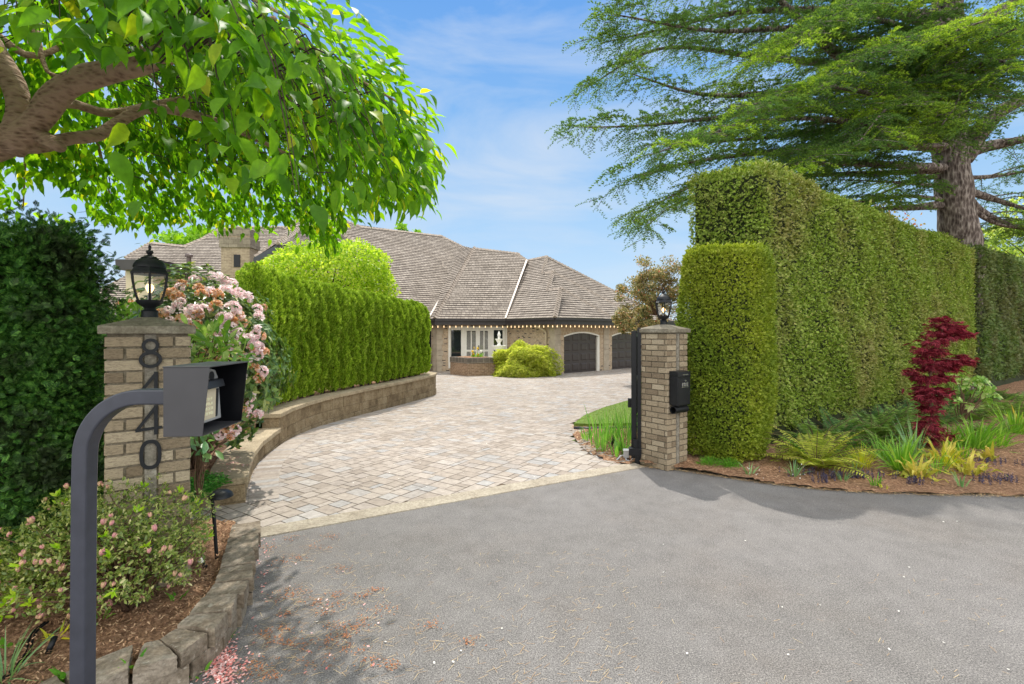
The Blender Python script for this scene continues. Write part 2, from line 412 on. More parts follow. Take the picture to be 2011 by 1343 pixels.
M['wallblock'] = m_rock('split_block', [(0.3, s2l(112, 96, 74)), (0.5, s2l(148, 130, 102)), (0.7, s2l(166, 150, 122))], False, 5, 0.9)
M['oldblock'] = m_rock('old_block', [(0.3, s2l(104, 92, 78)), (0.5, s2l(136, 124, 108)), (0.7, s2l(160, 149, 134))], True, 9, 0.22)
M['soil'] = m_soil()
M['grass'] = M_plain('turf', s2l(98, 122, 42), 0.9, 0.35, 12, 0.4)
M['pbrick'] = m_pillar_brick()
M['mortar'] = m_rock('mortar', [(0.3, s2l(104, 96, 82)), (0.7, s2l(142, 133, 116))], False, 14, 0.5)
M['pcap'] = m_rock('weathered_cap', [(0.3, s2l(98, 92, 80)), (0.55, s2l(128, 121, 106)), (0.75, s2l(160, 154, 140))], False, 6, 0.3)
M['strip'] = m_rock('concrete_strip', [(0.3, s2l(112, 106, 96)), (0.6, s2l(148, 142, 130)), (0.8, s2l(190, 186, 174))], False, 12, 0.7)
M['black'] = M_plain('black_metal', s2l(26, 27, 30), 0.42, 0.15, 18, 0.06, 0, 0.3)
M['lampblack'] = M_plain('lamp_black', s2l(27, 29, 33), 0.5, 0.2, 60, 0.12, 0, 0.3)
M['gateblack'] = M_plain('gate_black', s2l(17, 18, 22), 0.35, 0.25, 10, 0.05, 0, 0.35)
M['boxgrey'] = M_plain('charcoal_powder_coat', s2l(64, 63, 66), 0.45, 0.07, 14, 0.04, 0, 0.5)
M['postgrey'] = M_plain('post_charcoal', s2l(60, 62, 72), 0.38, 0.14, 16, 0.04, 0, 0.5)
M['silver'] = M_plain('silver_plastic', s2l(172, 172, 172), 0.35, 0.05, 20, 0.0, 0.2, 0.5)
M['beige'] = M_plain('beige_panel', s2l(206, 192, 164), 0.5, 0.05, 20, 0)
M['key'] = M_plain('pale_key', s2l(232, 226, 190), 0.4, 0.04, 20, 0)
M['darkplastic'] = M_plain('dark_plastic', s2l(46, 47, 52), 0.35, 0.08, 20, 0)
M['chrome'] = M_plain('chrome', s2l(205, 205, 208), 0.22, 0.04, 20, 0, 0.9)
M['white'] = M_plain('white_paint', s2l(232, 228, 218), 0.5, 0.05, 6, 0.05)
M['offwhite'] = M_plain('fountain_white', s2l(236, 234, 228), 0.6, 0.06, 12, 0.1)
M['beigepipe'] = M_plain('beige_downspout', s2l(196, 180, 154), 0.5, 0.05, 10, 0.05)
M['fascia'] = M_plain('dark_fascia', s2l(58, 54, 54), 0.5, 0.12, 4, 0.05)
M['soffit'] = M_plain('dark_soffit', s2l(78, 70, 64), 0.8, 0.1, 4, 0.05)
M['flash'] = M_plain('pale_flashing', s2l(196, 184, 172), 0.5, 0.06, 3, 0.05)
M['shingle'] = m_shingle()
M['hipcap'] = M_plain('hip_shake', s2l(150, 138, 126), 0.9, 0.3, 5, 0.3)
M['hbrick'] = M_brick('house_brick', s2l(190, 166, 138), s2l(164, 140, 115), s2l(196, 184, 164), 0.21, 0.07, 0.010, -0.1, s2l(78, 66, 60))
M['planterbrick'] = M_brick('planter_brick', s2l(152, 126, 102), s2l(126, 102, 82), s2l(166, 146, 124), 0.22, 0.075, 0.010, 0)
M['soldier'] = M_brick('soldier_brick', s2l(184, 162, 134), s2l(164, 141, 114), s2l(200, 186, 162), 0.22, 0.9, 0.012, 0)
M['chimbrick'] = M_brick('chimney_brick', s2l(166, 148, 126), s2l(140, 124, 104), s2l(168, 154, 134), 0.22, 0.075, 0.009, 0)
M['quoin'] = M_plain('quoin_stone', s2l(176, 163, 144), 0.85, 0.18, 3, 0.4)
M['collar'] = M_brick('collar_stone', s2l(146, 136, 120), s2l(120, 111, 97), s2l(110, 100, 86), 0.45, 0.25, 0.012, 0)
M['darkstone'] = M_brick('coping_stone', s2l(110, 102, 92), s2l(92, 86, 78), s2l(146, 136, 122), 0.3, 0.3, 0.012, 0)
M['garage'] = M_plain('garage_brown', s2l(66, 58, 55), 0.42, 0.08, 5, 0.03)
M['winglass'] = M_plain('dark_window_glass', s2l(38, 44, 46), 0.04, 0.1, 2, 0, 0, 1.0)
M['glass'] = m_glass('lamp_glass', 0.03, (0.97, 0.97, 0.96, 1), 0.32)
M['bulb'] = M_plain('lit_bulb', s2l(255, 230, 190), 0.4, 0.0, 5, 0, 0, 0.4, ((1.0, 0.62, 0.26, 1), 2.6))
M['bulbhot'] = M_plain('lit_string_bulb', s2l(255, 226, 180), 0.4, 0.0, 5, 0, 0, 0.4, ((1.0, 0.66, 0.34, 1), 1.0))
M['brownpipe'] = M_plain('brown_pipe', s2l(92, 78, 74), 0.5, 0.1, 8, 0.05)
M['barkcherry'] = m_bark('cherry_bark', [(0.3, s2l(62, 46, 38)), (0.5, s2l(128, 102, 84)), (0.8, s2l(176, 148, 126))], (5, 5, 14), 0.9, 4.0)
M['barkcedar'] = m_bark('cedar_bark', [(0.32, s2l(22, 19, 18)), (0.55, s2l(64, 55, 51)), (0.8, s2l(106, 95, 89)), (1.0, s2l(152, 142, 134))], (5, 5, 1.6), 1.0, 3.4)
M['twig'] = M_plain('twig', s2l(104, 80, 62), 0.9, 0.3, 20, 0.2)
M['darktwig'] = M_plain('dark_twig', s2l(62, 48, 40), 0.9, 0.3, 20, 0.2)
M['cherry'] = M_leaf('cherry_leaf', [(0.0, s2l(50, 92, 22)), (0.5, s2l(76, 122, 28)), (0.93, s2l(104, 146, 36)), (1.0, s2l(150, 158, 50))], 0.55, (3.2, 2.7, 0.6, 1), 0.5, 0.18)
M['cedarlitnew'] = M_leaf('cedar_sunlit_new_growth', [(0.0, s2l(104, 138, 48)), (0.5, s2l(142, 174, 62)), (1.0, s2l(190, 208, 92))], 0.42, (1.6, 1.6, 0.7, 1), 0.6, 0.2)  # mostly sunlight put into the needle colour, partly yellow-green young growth
M['cedar'] = M_leaf('cedar_needles', [(0.0, s2l(66, 96, 48)), (0.5, s2l(100, 130, 58)), (1.0, s2l(152, 174, 80))], 0.5, (1.9, 1.9, 0.7, 1), 0.6, 0.2, [(0.0, s2l(60, 90, 58)), (1.0, s2l(104, 134, 80))], 0.5, (0.38, 0.52))
M['hedge'] = M_leaf('clipped_cypress', [(0.0, s2l(92, 114, 36)), (0.5, s2l(130, 154, 54)), (0.93, s2l(166, 184, 84)), (1.0, s2l(192, 176, 116))], 0.25, None, 0.6, 0.25,
    [(0.0, s2l(112, 116, 58)), (0.6, s2l(156, 158, 88)), (1.0, s2l(180, 162, 116))], 0.8, (0.46, 0.7))
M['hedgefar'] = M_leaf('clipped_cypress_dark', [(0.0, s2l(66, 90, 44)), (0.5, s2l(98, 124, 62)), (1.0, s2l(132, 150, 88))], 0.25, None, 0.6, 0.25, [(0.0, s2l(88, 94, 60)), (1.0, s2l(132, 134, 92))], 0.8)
M['topiary'] = M_leaf('clipped_topiary', [(0.0, s2l(102, 120, 24)), (0.5, s2l(144, 158, 36)), (1.0, s2l(186, 188, 84))], 0.3, None, 0.6, 0.25, [(0.0, s2l(90, 116, 30)), (1.0, s2l(146, 164, 58))], 0.9)
M['core'] = M_plain('hedge_core', s2l(44, 52, 24), 0.95, 0.4, 25, 0.3)
M['yew'] = M_leaf('dark_yew', [(0.0, s2l(40, 76, 30)), (0.5, s2l(64, 112, 44)), (1.0, s2l(110, 158, 68))], 0.25, None, 0.55, 0.25, [(0.0, s2l(28, 46, 26)), (1.0, s2l(76, 94, 58))], 3.2, (0.45, 0.6))
M['arbor'] = M_leaf('arborvitae_leaf', [(0.0, s2l(88, 120, 28)), (0.5, s2l(132, 162, 44)), (1.0, s2l(182, 200, 78))], 0.35, None, 0.55, 0.2, tscale=1.5)
M['rhodo'] = M_leaf('rhododendron_leaf', [(0.0, s2l(66, 94, 44)), (0.5, s2l(96, 128, 62)), (0.85, s2l(132, 158, 86)), (1.0, s2l(176, 172, 100))], 0.25, None, 0.3, 0.5)
M['brightleaf'] = M_leaf('bright_shrub_leaf', [(0.0, s2l(96, 140, 50)), (0.6, s2l(140, 178, 72)), (1.0, s2l(206, 214, 150))], 0.35, None, 0.35, 0.5)
M['petal'] = M_leaf('pink_petal', [(0.0, s2l(246, 212, 218)), (0.3, s2l(251, 234, 236)), (0.8, s2l(253, 246, 245)), (1.0, s2l(254, 252, 250))], 0.5, (1.25, 1.2, 1.2, 1), 0.5, 0.3)
M['wilted'] = M_leaf('wilted_petal', [(0.0, s2l(206, 150, 96)), (0.35, s2l(236, 192, 136)), (0.6, s2l(248, 218, 194)), (1.0, s2l(250, 232, 224))], 0.45, (1.25, 1.15, 1.0, 1), 0.6, 0.2)
M['chart'] = M_leaf('chartreuse_maple', [(0.0, s2l(116, 150, 28)), (0.5, s2l(158, 186, 44)), (1.0, s2l(206, 214, 90))], 0.45, None, 0.5, 0.25, tscale=1.5)
M['lace'] = M_leaf('laceleaf_lime', [(0.0, s2l(140, 160, 50)), (0.5, s2l(194, 202, 84)), (1.0, s2l(232, 226, 130))], 0.45, None, 0.55, 0.2, tscale=1.4)
M['redmaple'] = M_leaf('red_laceleaf', [(0.0, s2l(92, 26, 40)), (0.5, s2l(142, 46, 64)), (1.0, s2l(186, 80, 92))], 0.3, (1.3, 0.9, 1.0, 1), 0.5, 0.25)
M['bgtree'] = M_leaf('far_tree_leaf', [(0.0, s2l(92, 138, 36)), (1.0, s2l(156, 190, 70))], 0.45, None, 0.6, 0.2)
M['paletree'] = M_leaf('pale_tree_leaf', [(0.0, s2l(150, 172, 80)), (1.0, s2l(206, 212, 128))], 0.45, None, 0.6, 0.2)
M['pieris'] = M_leaf('tan_shrub_leaf', [(0.0, s2l(92, 104, 58)), (0.4, s2l(140, 140, 88)), (0.8, s2l(184, 166, 116)), (0.95, s2l(214, 186, 130)), (1.0, s2l(214, 110, 84))], 0.3, (1.2, 1.1, 0.8, 1), 0.5, 0.3)
M['autumn'] = M_leaf('young_red_leaf', [(0.0, s2l(150, 150, 60)), (0.5, s2l(214, 176, 70)), (1.0, s2l(196, 84, 74))], 0.4, (1.3, 1.1, 0.7, 1), 0.5, 0.3)
M['azalea'] = M_leaf('azalea_leaf', [(0.0, s2l(84, 108, 44)), (0.5, s2l(132, 152, 70)), (0.85, s2l(178, 184, 110)), (1.0, s2l(214, 206, 152))], 0.35, None, 0.3, 0.6)
M['newleaf'] = M_leaf('new_leaf', [(0.0, s2l(150, 196, 36)), (1.0, s2l(200, 222, 70))], 0.45, None, 0.4, 0.4)
M['bud'] = M_leaf('pink_bud', [(0.0, s2l(196, 128, 124)), (0.6, s2l(222, 160, 160)), (1.0, s2l(226, 190, 150))], 0.25, (1.1, 1, 1, 1), 0.5, 0.3)
M['ferngold'] = M_leaf('golden_fern', [(0.0, s2l(126, 146, 50)), (0.5, s2l(172, 182, 72)), (1.0, s2l(208, 208, 100))], 0.4, None, 0.5, 0.25)
M['fern'] = M_leaf('green_fern', [(0.0, s2l(84, 120, 54)), (0.5, s2l(122, 158, 76)), (1.0, s2l(156, 184, 102))], 0.35, None, 0.5, 0.25)
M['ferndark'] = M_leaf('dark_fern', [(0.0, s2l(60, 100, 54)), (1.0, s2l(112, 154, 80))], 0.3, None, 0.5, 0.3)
M['strap'] = M_leaf('strap_leaf', [(0.0, s2l(90, 140, 40)), (0.6, s2l(128, 176, 58)), (1.0, s2l(172, 200, 86))], 0.4, None, 0.4, 0.4)
M['irisleaf'] = M_leaf('iris_leaf', [(0.0, s2l(92, 150, 54)), (1.0, s2l(150, 196, 90))], 0.4, None, 0.4, 0.4)
M['bulbleaf'] = M_leaf('bulb_leaf', [(0.0, s2l(96, 140, 92)), (1.0, s2l(146, 178, 116))], 0.3, None, 0.4, 0.4)
M['yellowgrass'] = M_leaf('yellow_grass', [(0.0, s2l(170, 180, 30)), (1.0, s2l(220, 212, 60))], 0.4, None, 0.5, 0.3)
M['yellowbroad'] = M_leaf('yellowing_leaf', [(0.0, s2l(150, 160, 60)), (0.5, s2l(204, 198, 82)), (0.9, s2l(228, 210, 112)), (1.0, s2l(176, 128, 64))], 0.35, (1.2, 1.1, 0.6, 1), 0.5, 0.3)
M['ajuga'] = M_leaf('purple_spike', [(0.0, s2l(58, 52, 62)), (0.6, s2l(86, 80, 104)), (1.0, s2l(118, 112, 140))], 0.2, (1, 1, 1, 1), 0.6, 0.2)
M['feather'] = M_leaf('feathery_green', [(0.0, s2l(70, 128, 34)), (1.0, s2l(128, 180, 66))], 0.35, None, 0.6, 0.2)
M['clover'] = M_leaf('clover', [(0.0, s2l(44, 108, 36)), (0.7, s2l(84, 150, 56)), (1.0, s2l(130, 180, 90))], 0.3, None, 0.4, 0.4)
M['lawn'] = M_leaf('grass_blade', [(0.0, s2l(84, 112, 26)), (1.0, s2l(140, 154, 60))], 0.3, None, 0.6, 0.2)
M['needle'] = M_leaf('dry_needle', [(0.0, s2l(160, 122, 84)), (0.5, s2l(196, 162, 116)), (1.0, s2l(222, 200, 156))], 0.1, None, 0.7, 0.2)
M['catkin'] = M_leaf('rust_catkin', [(0.0, s2l(136, 84, 54)), (1.0, s2l(190, 128, 86))], 0.1, None, 0.7, 0.2)
M['fallen'] = M_leaf('fallen_petal', [(0.0, s2l(214, 120, 112)), (0.5, s2l(232, 168, 160)), (1.0, s2l(248, 226, 222))], 0.2, (1, 1, 1, 1), 0.6, 0.2)
M['oldchip'] = M_leaf('wood_chip', [(0.0, s2l(110, 82, 64)), (0.5, s2l(166, 128, 98)), (1.0, s2l(208, 174, 140))], 0.0, None, 0.9, 0.1)
M['tulipy'] = M_leaf('yellow_tulip', [(0.0, s2l(240, 200, 60)), (1.0, s2l(250, 226, 110))], 0.3, (1, 1, 0.7, 1), 0.5, 0.3)
M['tulipo'] = M_leaf('orange_tulip', [(0.0, s2l(226, 120, 40)), (1.0, s2l(240, 160, 60))], 0.3, (1, 1, 0.7, 1), 0.5, 0.3)
M['tulipw'] = M_leaf('white_tulip', [(0.0, s2l(240, 236, 226)), (1.0, s2l(252, 250, 244))], 0.3, (1, 1, 1, 1), 0.5, 0.3)
# ================================================================ THE SITE
PHI = R(35.8); U = np.array([math.cos(PHI), math.sin(PHI), 0]); NF = np.array([math.sin(PHI), -math.cos(PHI), 0]); Z = np.array([0, 0, 1.0])

def sheet(name, poly, dz, mat, step=None):
    mb = MB(); mb.add([(x, y, gz(x, y) + dz) for x, y in poly], [tuple(range(len(poly)))]); return struct(mb.build(name, mat))

mb = MB(); ys = [-60, -10, 0, 7, 12, 18, 25, 40, 80, 250, 900]; xs = [-900, -200, -60, -20, 0, 20, 60, 200, 900]
Vg = [(x, y, gz(x, y) - 0.05) for y in ys for x in xs]; nx = len(xs)
mb.add(Vg, [(j * nx + i, j * nx + i + 1, (j + 1) * nx + i + 1, (j + 1) * nx + i) for j in range(len(ys) - 1) for i in range(nx - 1)])
struct(mb.build('ground', M['grass']))

STRIP0, STRIP1 = np.array([-2.35, 4.22]), np.array([1.80, 6.53])
sd = nrm(STRIP1 - STRIP0); sn = np.array([-sd[1], sd[0]])
bed_edge = [G(x, y)[:2] for x, y in ((1258, 917), (1345, 926), (1420, 938), (1500, 950), (1600, 961), (1700, 968), (1850, 973), (2011, 975))]
blk_top = np.array([(-2.19, 4.22), (-1.87, 3.53), (-1.735, 3.226), (-1.665, 2.905), (-1.635, 2.70), (-1.68, 2.505), (-1.76, 2.40), (-1.88, 2.34), (-1.98, 2.20), (-2.06, 2.04), (-2.12, 1.85), (-2.15, 1.6)])
asp = [tuple(STRIP0 + sn * 0.05), tuple(STRIP1 + sn * 0.05)] + [(b[0], b[1] + .22) for b in bed_edge[1:]] + [(9, 5.45), (40, 5.1), (40, -40), (-30, -40), (-30, 1.5)] + [tuple(p + np.array([-0.1, 0])) for p in blk_top[::-1]]
sheet('asphalt_road', asp, 0.0, M['asphalt'])

# island (lawn and flower bed) outline beside the driveway
isl_px = [(1225, 913), (1186, 906), (1152, 886), (1132, 865), (1124, 846), (1127, 834), (1142, 822), (1180, 806), (1240, 788)]
isl = [G(*p)[:2] for p in isl_px]
isl_far = [(4.6, 14.2), (7.5, 15.0), (10, 14.0), (6.5, 9.6), (2.6, 7.6), (1.85, 6.75)]
island = isl + [np.array(p) for p in isl_far]
# retaining wall base line
rw = np.array([(-2.85, 5.17), (-3.14, 5.76), (-3.48, 6.58), (-3.68, 7.37), (-3.85, 8.36), (-3.85, 9.35), (-3.70, 10.2), (-3.38, 11.4), (-2.97, 12.8), (-2.52, 14.6), (-2.42, 15.3), (-2.55, 15.9), (-3.1, 16.3), (-4.5, 16.6)])
rwl = smoothline(rw, 0.12)
drive_poly = [tuple(STRIP0), (-2.75, 4.2), (-3.5, 4.6), (-3.5, 5.3)] + [(p[0] - 0.12, p[1]) for p in rwl[::6]] + [(-6, 17), (-9, 20), (-9, 30), (14, 34), (14, 17), (8, 15.3), (4.6, 14.4)] + [tuple(p) for p in isl[::-1]] + [tuple(STRIP1)]
mb = MB()
for y0, y1 in ((4.0, 7), (7, 11), (11, 16), (16, 25), (25, 34)):
    mb.add([(-9.5, y0, gz(0, y0) - 0.012), (14, y0, gz(0, y0) - 0.012), (14, y1, gz(0, y1) - 0.012), (-9.5, y1, gz(0, y1) - 0.012)], [(0, 1, 2, 3)])
# the joint-sand sheet is kept to the driveway by its own outline

def packed_pavers():
    a = 0.088; ang = R(-33); ca, sa = math.cos(ang), math.sin(ang)
    Nx, Ny = 540, 520; occ = np.zeros((Nx, Ny), bool); rects = []
    ox, oy = -16.0, -4.0
    sizes = [((3, 2), 0.42), ((2, 3), 0.12), ((2, 2), 0.28), ((3, 1), 0.06), ((2, 1), 0.08), ((1, 2), 0.04)]
    r = random.Random(3)
    for j in range(Ny):
        for i in range(Nx):
            if occ[i, j]: continue
            opts = [(s, w) for s, w in sizes if i + s[0] <= Nx and j + s[1] <= Ny and not occ[i:i + s[0], j:j + s[1]].any()]
            s = r.choices([o[0] for o in opts], [o[1] for o in opts])[0] if opts else (1, 1)
            occ[i:i + s[0], j:j + s[1]] = True; rects.append((i, j, s[0], s[1]))
    rects = np.array(rects, float)
    g = 0.0045
    X0, Y0 = rects[:, 0] * a + g, rects[:, 1] * a + g; X1, Y1 = (rects[:, 0] + rects[:, 2]) * a - g, (rects[:, 1] + rects[:, 3]) * a - g
    cs = np.stack([np.stack([X0, Y0], 1), np.stack([X1, Y0], 1), np.stack([X1, Y1], 1), np.stack([X0, Y1], 1)], 1)
    cs = cs - np.array([a * Nx / 2, 0])
    W = np.empty_like(cs); W[..., 0] = cs[..., 0] * ca - cs[..., 1] * sa - 6.5; W[..., 1] = cs[..., 0] * sa + cs[..., 1] * ca - 4.0
    c = W.mean(1); ok = pip(c[:, 0], c[:, 1], drive_poly)
    # behind the concrete strip only
    for q in range(4):
        rel = W[:, q] - STRIP0; ok &= (rel @ sn) > 0.02
    W = W[ok]; z = np.vectorize(gz)(W[..., 0], W[..., 1]) + 0.002 + rng.uniform(-.0012, .0012, (len(W), 1))
    V = np.concatenate([W, z[..., None]], 2).reshape(-1, 3); F = np.arange(len(V)).reshape(-1, 4)
    return V, F
V, F = packed_pavers()
struct(link('driveway_pavers', rawmesh('driveway_pavers', V, F), M['paver']))

def soldier_course(name, line, w, gap, dz, side=1):
    ln = smoothline(line, 0.11 if gap is None else gap); V = []; F = []
    T = nrows(np.gradient(ln, axis=0)); N = np.stack([-T[:, 1], T[:, 0]], 1) * side
    for i in range(len(ln) - 1):
        a, b = ln[i] + T[i] * 0.003, ln[i + 1] - T[i + 1] * 0.003
        for p in (a, b, b + N[i + 1] * w, a + N[i] * w): V.append((p[0], p[1], gz(p[0], p[1]) + dz))
        k = len(V) - 4; F.append((k, k + 1, k + 2, k + 3))
    return struct(link(name, rawmesh(name, np.array(V), np.array(F)), M['paver']))
soldier_course('driveway_border', rw[:11] + np.array([0.03, 0]), 0.30, 0.115, 0.0065, -1)
soldier_course('driveway_border', np.array(isl) , 0.30, 0.115, 0.0065, -1)
mb = MB()   # flush concrete band between asphalt and pavers
q = [STRIP0, STRIP1, STRIP1 + sn * 0.24, STRIP0 + sn * 0.24]
mb.hexa([(p[0], p[1], -0.2) for p in q], [(p[0], p[1], 0.012) for p in q])
q2 = [STRIP1 + sd * 0.004, STRIP1 + sd * 0.62, STRIP1 + sd * 0.62 + sn * 0.4, STRIP1 + sd * 0.004 + sn * 0.4]
struct(mb.build('concrete_strip', M['concrete'], bevel=0.01))

# ---- beds
def bed(name, poly, z0, amp, mat, step=0.06, zf=None):
    poly = np.array(poly); lo, hi = poly.min(0), poly.max(0)
    X, Y = np.meshgrid(np.arange(lo[0], hi[0] + step, step), np.arange(lo[1], hi[1] + step, step), indexing='ij')
    Zm = rng.normal(size=X.shape) * amp * 0.5
    for _ in range(2): Zm = (Zm + np.roll(Zm, 1, 0) + np.roll(Zm, 1, 1) + np.roll(Zm, -1, 0)) / 4 * 1.6
    base = np.vectorize(zf)(X, Y) if zf else np.vectorize(gz)(X, Y) + z0
    V = np.stack([X, Y, base + Zm], 2).reshape(-1, 3); nx_, ny_ = X.shape
    idx = np.arange(nx_ * ny_).reshape(nx_, ny_)
    F = np.stack([idx[:-1, :-1], idx[1:, :-1], idx[1:, 1:], idx[:-1, 1:]], 2).reshape(-1, 4)
    c = V[F].mean(1); F = F[pip(c[:, 0], c[:, 1], poly)]
    return struct(link(name, rawmesh(name, V, F), mat, smooth=True))
bed('driveway_joint_sand', drive_poly, 0, 0.0, M['sand'], 0.25, lambda x, y: gz(x, y) - 0.005)
def zleft(x, y): return 0.15 if y < 3.6 else 0.15 - 0.0 * (y - 3.6)
bed('planting_bed', [(p[0] - 0.14, p[1]) for p in blk_top] + [(-4.6, 1.6), (-4.6, 4.4), (-3.0, 4.4)], 0, 0.03, M['soil'], 0.035, zleft)
inner = [(p[0] - 0.30, p[1]) for p in rwl]
def zplant(x, y): return 0.22 if y < 7.6 else 0.47
bed('planting_bed', [(-3.5, 5.25)] + inner[1:] + [(-11, 16.6), (-11, 4.3), (-3.5, 4.45)], 0, 0.03, M['soil'], 0.08, zplant)
right_bed = [tuple(b) for b in bed_edge] + [(9, 5.25), (40, 5.1), (40, 34), (13, 16.4), (3.2, 8.4), (2.2, 7.3)]
bed('planting_bed', right_bed, 0.02, 0.014, M['soil'], 0.05, lambda x, y: 0.022 + 0.05 * min(1, max(0, (y - 5.5) / 1.2)))
isl_bed = [tuple(p) for p in isl[:6]] + [tuple(G(1150, 838)[:2]), tuple(G(1200, 838)[:2]), tuple(G(1262, 838)[:2]), (2.2, 7.4), (1.85, 6.7)]
bed('planting_bed', isl_bed, 0.0, 0.03, M['soil'], 0.05, lambda x, y: gz(x, y) + 0.012)
lawn_poly = [G(1127, 838)[:2], G(1160, 839)[:2], G(1200, 838)[:2], G(1275, 837)[:2], np.array((5.4, 9.9)), np.array((10, 13)), np.array((7.5, 14.8)), np.array((4.6, 14.0))] + [isl[i] + np.array((0.05, 0)) for i in (8, 7, 6, 5)]
mb = MB(); lp = [(p[0], p[1], gz(*p) - 0.02) for p in lawn_poly]; lt = [(p[0], p[1], gz(*p) + 0.07) for p in lawn_poly]; k = len(lp)
mb.add(lp + lt, [tuple(range(k, 2 * k))] + [(i, (i + 1) % k, (i + 1) % k + k, i + k) for i in range(k)])
struct(mb.build('lawn', M['grass']))
n = 26000; pts = np.array(lawn_poly); q = rng.uniform(pts.min(0), pts.max(0), (n * 3, 2)); q = q[pip(q[:, 0], q[:, 1], pts)][:n]
bs = np.stack([q[:, 0], q[:, 1], np.vectorize(gz)(q[:, 0], q[:, 1]) + 0.065], 1)
dd = nrows(np.stack([rng.normal(0, .35, len(bs)), rng.normal(0, .35, len(bs)), np.ones(len(bs))], 1))
o = foliage('lawn_grass', scatter([(-.5, 0, 0), (.5, 0, 0), (0, 1, 0)], [(0, 1, 2)], bs, dd, rdir(len(bs)), rng.uniform(.02, .045, len(bs)), .006), M['lawn'], None); struct(o, 'stuff')
tag(o, 'short green turf covering the crescent lawn beside the driveway', 'grass')
mb = MB(); mb.tube([tuple(G(1127, 841, 0.02)), tuple(G(1160, 842, 0.02)), tuple(G(1200, 841, 0.02)), tuple(G(1262, 840, .02))], 0.035, 6)
tag(mb.build('lawn_edging', M['darkplastic'], smooth=True), 'black edging strip along the near side of the crescent lawn', 'edging')

# ---- curved retaining wall (split-face blocks with flat caps)
RW = thing('retaining_wall', 'curved tan split-face block wall with flat caps along the driveway', 'wall', (-3.0, 6, 0))
T2 = nrows(np.gradient(rwl, axis=0)); N2 = np.stack([-T2[:, 1], T2[:, 0]], 1)      # N2 points into the planter
arc = np.r_[0, np.cumsum(np.linalg.norm(np.diff(rwl, axis=0), axis=1))]; LEN = arc[-1]
def at(s, off=0.0):
    p = np.array([np.interp(s, arc, rwl[:, k]) for k in (0, 1)]); nn = nrm([np.interp(s, arc, N2[:, k]) for k in (0, 1)]); return p + nn * off
s_step = float(np.interp(7.85, rwl[:, 1][:60], arc[:60]))
def courses(mb, s0, s1, z0, z1, L0, off, depth, jit, shift):
    s = s0 - shift
    while s < s1 - 0.02:
        a, b = max(s, s0) + 0.003, min(s + L0, s1) - 0.003; s += L0
        if b - a < 0.04: continue
        j = rng.uniform(-jit, jit); m = 4; q = []
        P0, P1 = at(a, off + j), at(b, off + j); P2, P3 = at(b, off + depth), at(a, off + depth)
        za, zb = gz(*P0) * (z0 <= 0.0) , 0
        mb.hexa([(p[0], p[1], z0) for p in (P0, P1, P2, P3)], [(p[0], p[1], z1 - 0.003) for p in (P0, P1, P2, P3)])
mbw = MB()
courses(mbw, 0, LEN, -0.35, 0.02, 0.40, 0.0, 0.25, 0.008, 0.1)
courses(mbw, 0, LEN, 0.02, 0.20, 0.40, 0.006, 0.25, 0.008, 0.3)
courses(mbw, s_step, LEN, 0.20, 0.43, 0.40, 0.012, 0.25, 0.008, 0.15)
# end return of the low tier facing the road
e0, e1 = at(0.0, 0.25), at(0.0, 0.62)
mbw.hexa([(e0[0] - .005, e0[1], -.2), (e0[0] - .005, e0[1] + .2, -.2), (e1[0] - .05, e1[1] + .25, -.2), (e1[0] - .05, e1[1] + .03, -.2)],
         [(e0[0] - .005, e0[1], .17), (e0[0] - .005, e0[1] + .2, .17), (e1[0] - .05, e1[1] + .25, .17), (e1[0] - .05, e1[1] + .03, .17)])
mbw.build('wall_face', M['wallblock'], RW, bevel=0.008)
mbc = MB(); courses(mbc, -0.0, s_step, 0.20, 0.275, 0.62, -0.03, 0.40, 0.004, 0); mbc.build('cap_course', M['cap'], RW, bevel=0.01)
mbc = MB(); courses(mbc, s_step - 0.02, LEN, 0.43, 0.505, 0.62, -0.03, 0.40, 0.004, 0); mbc.build('cap_course', M['cap'], RW, bevel=0.01)

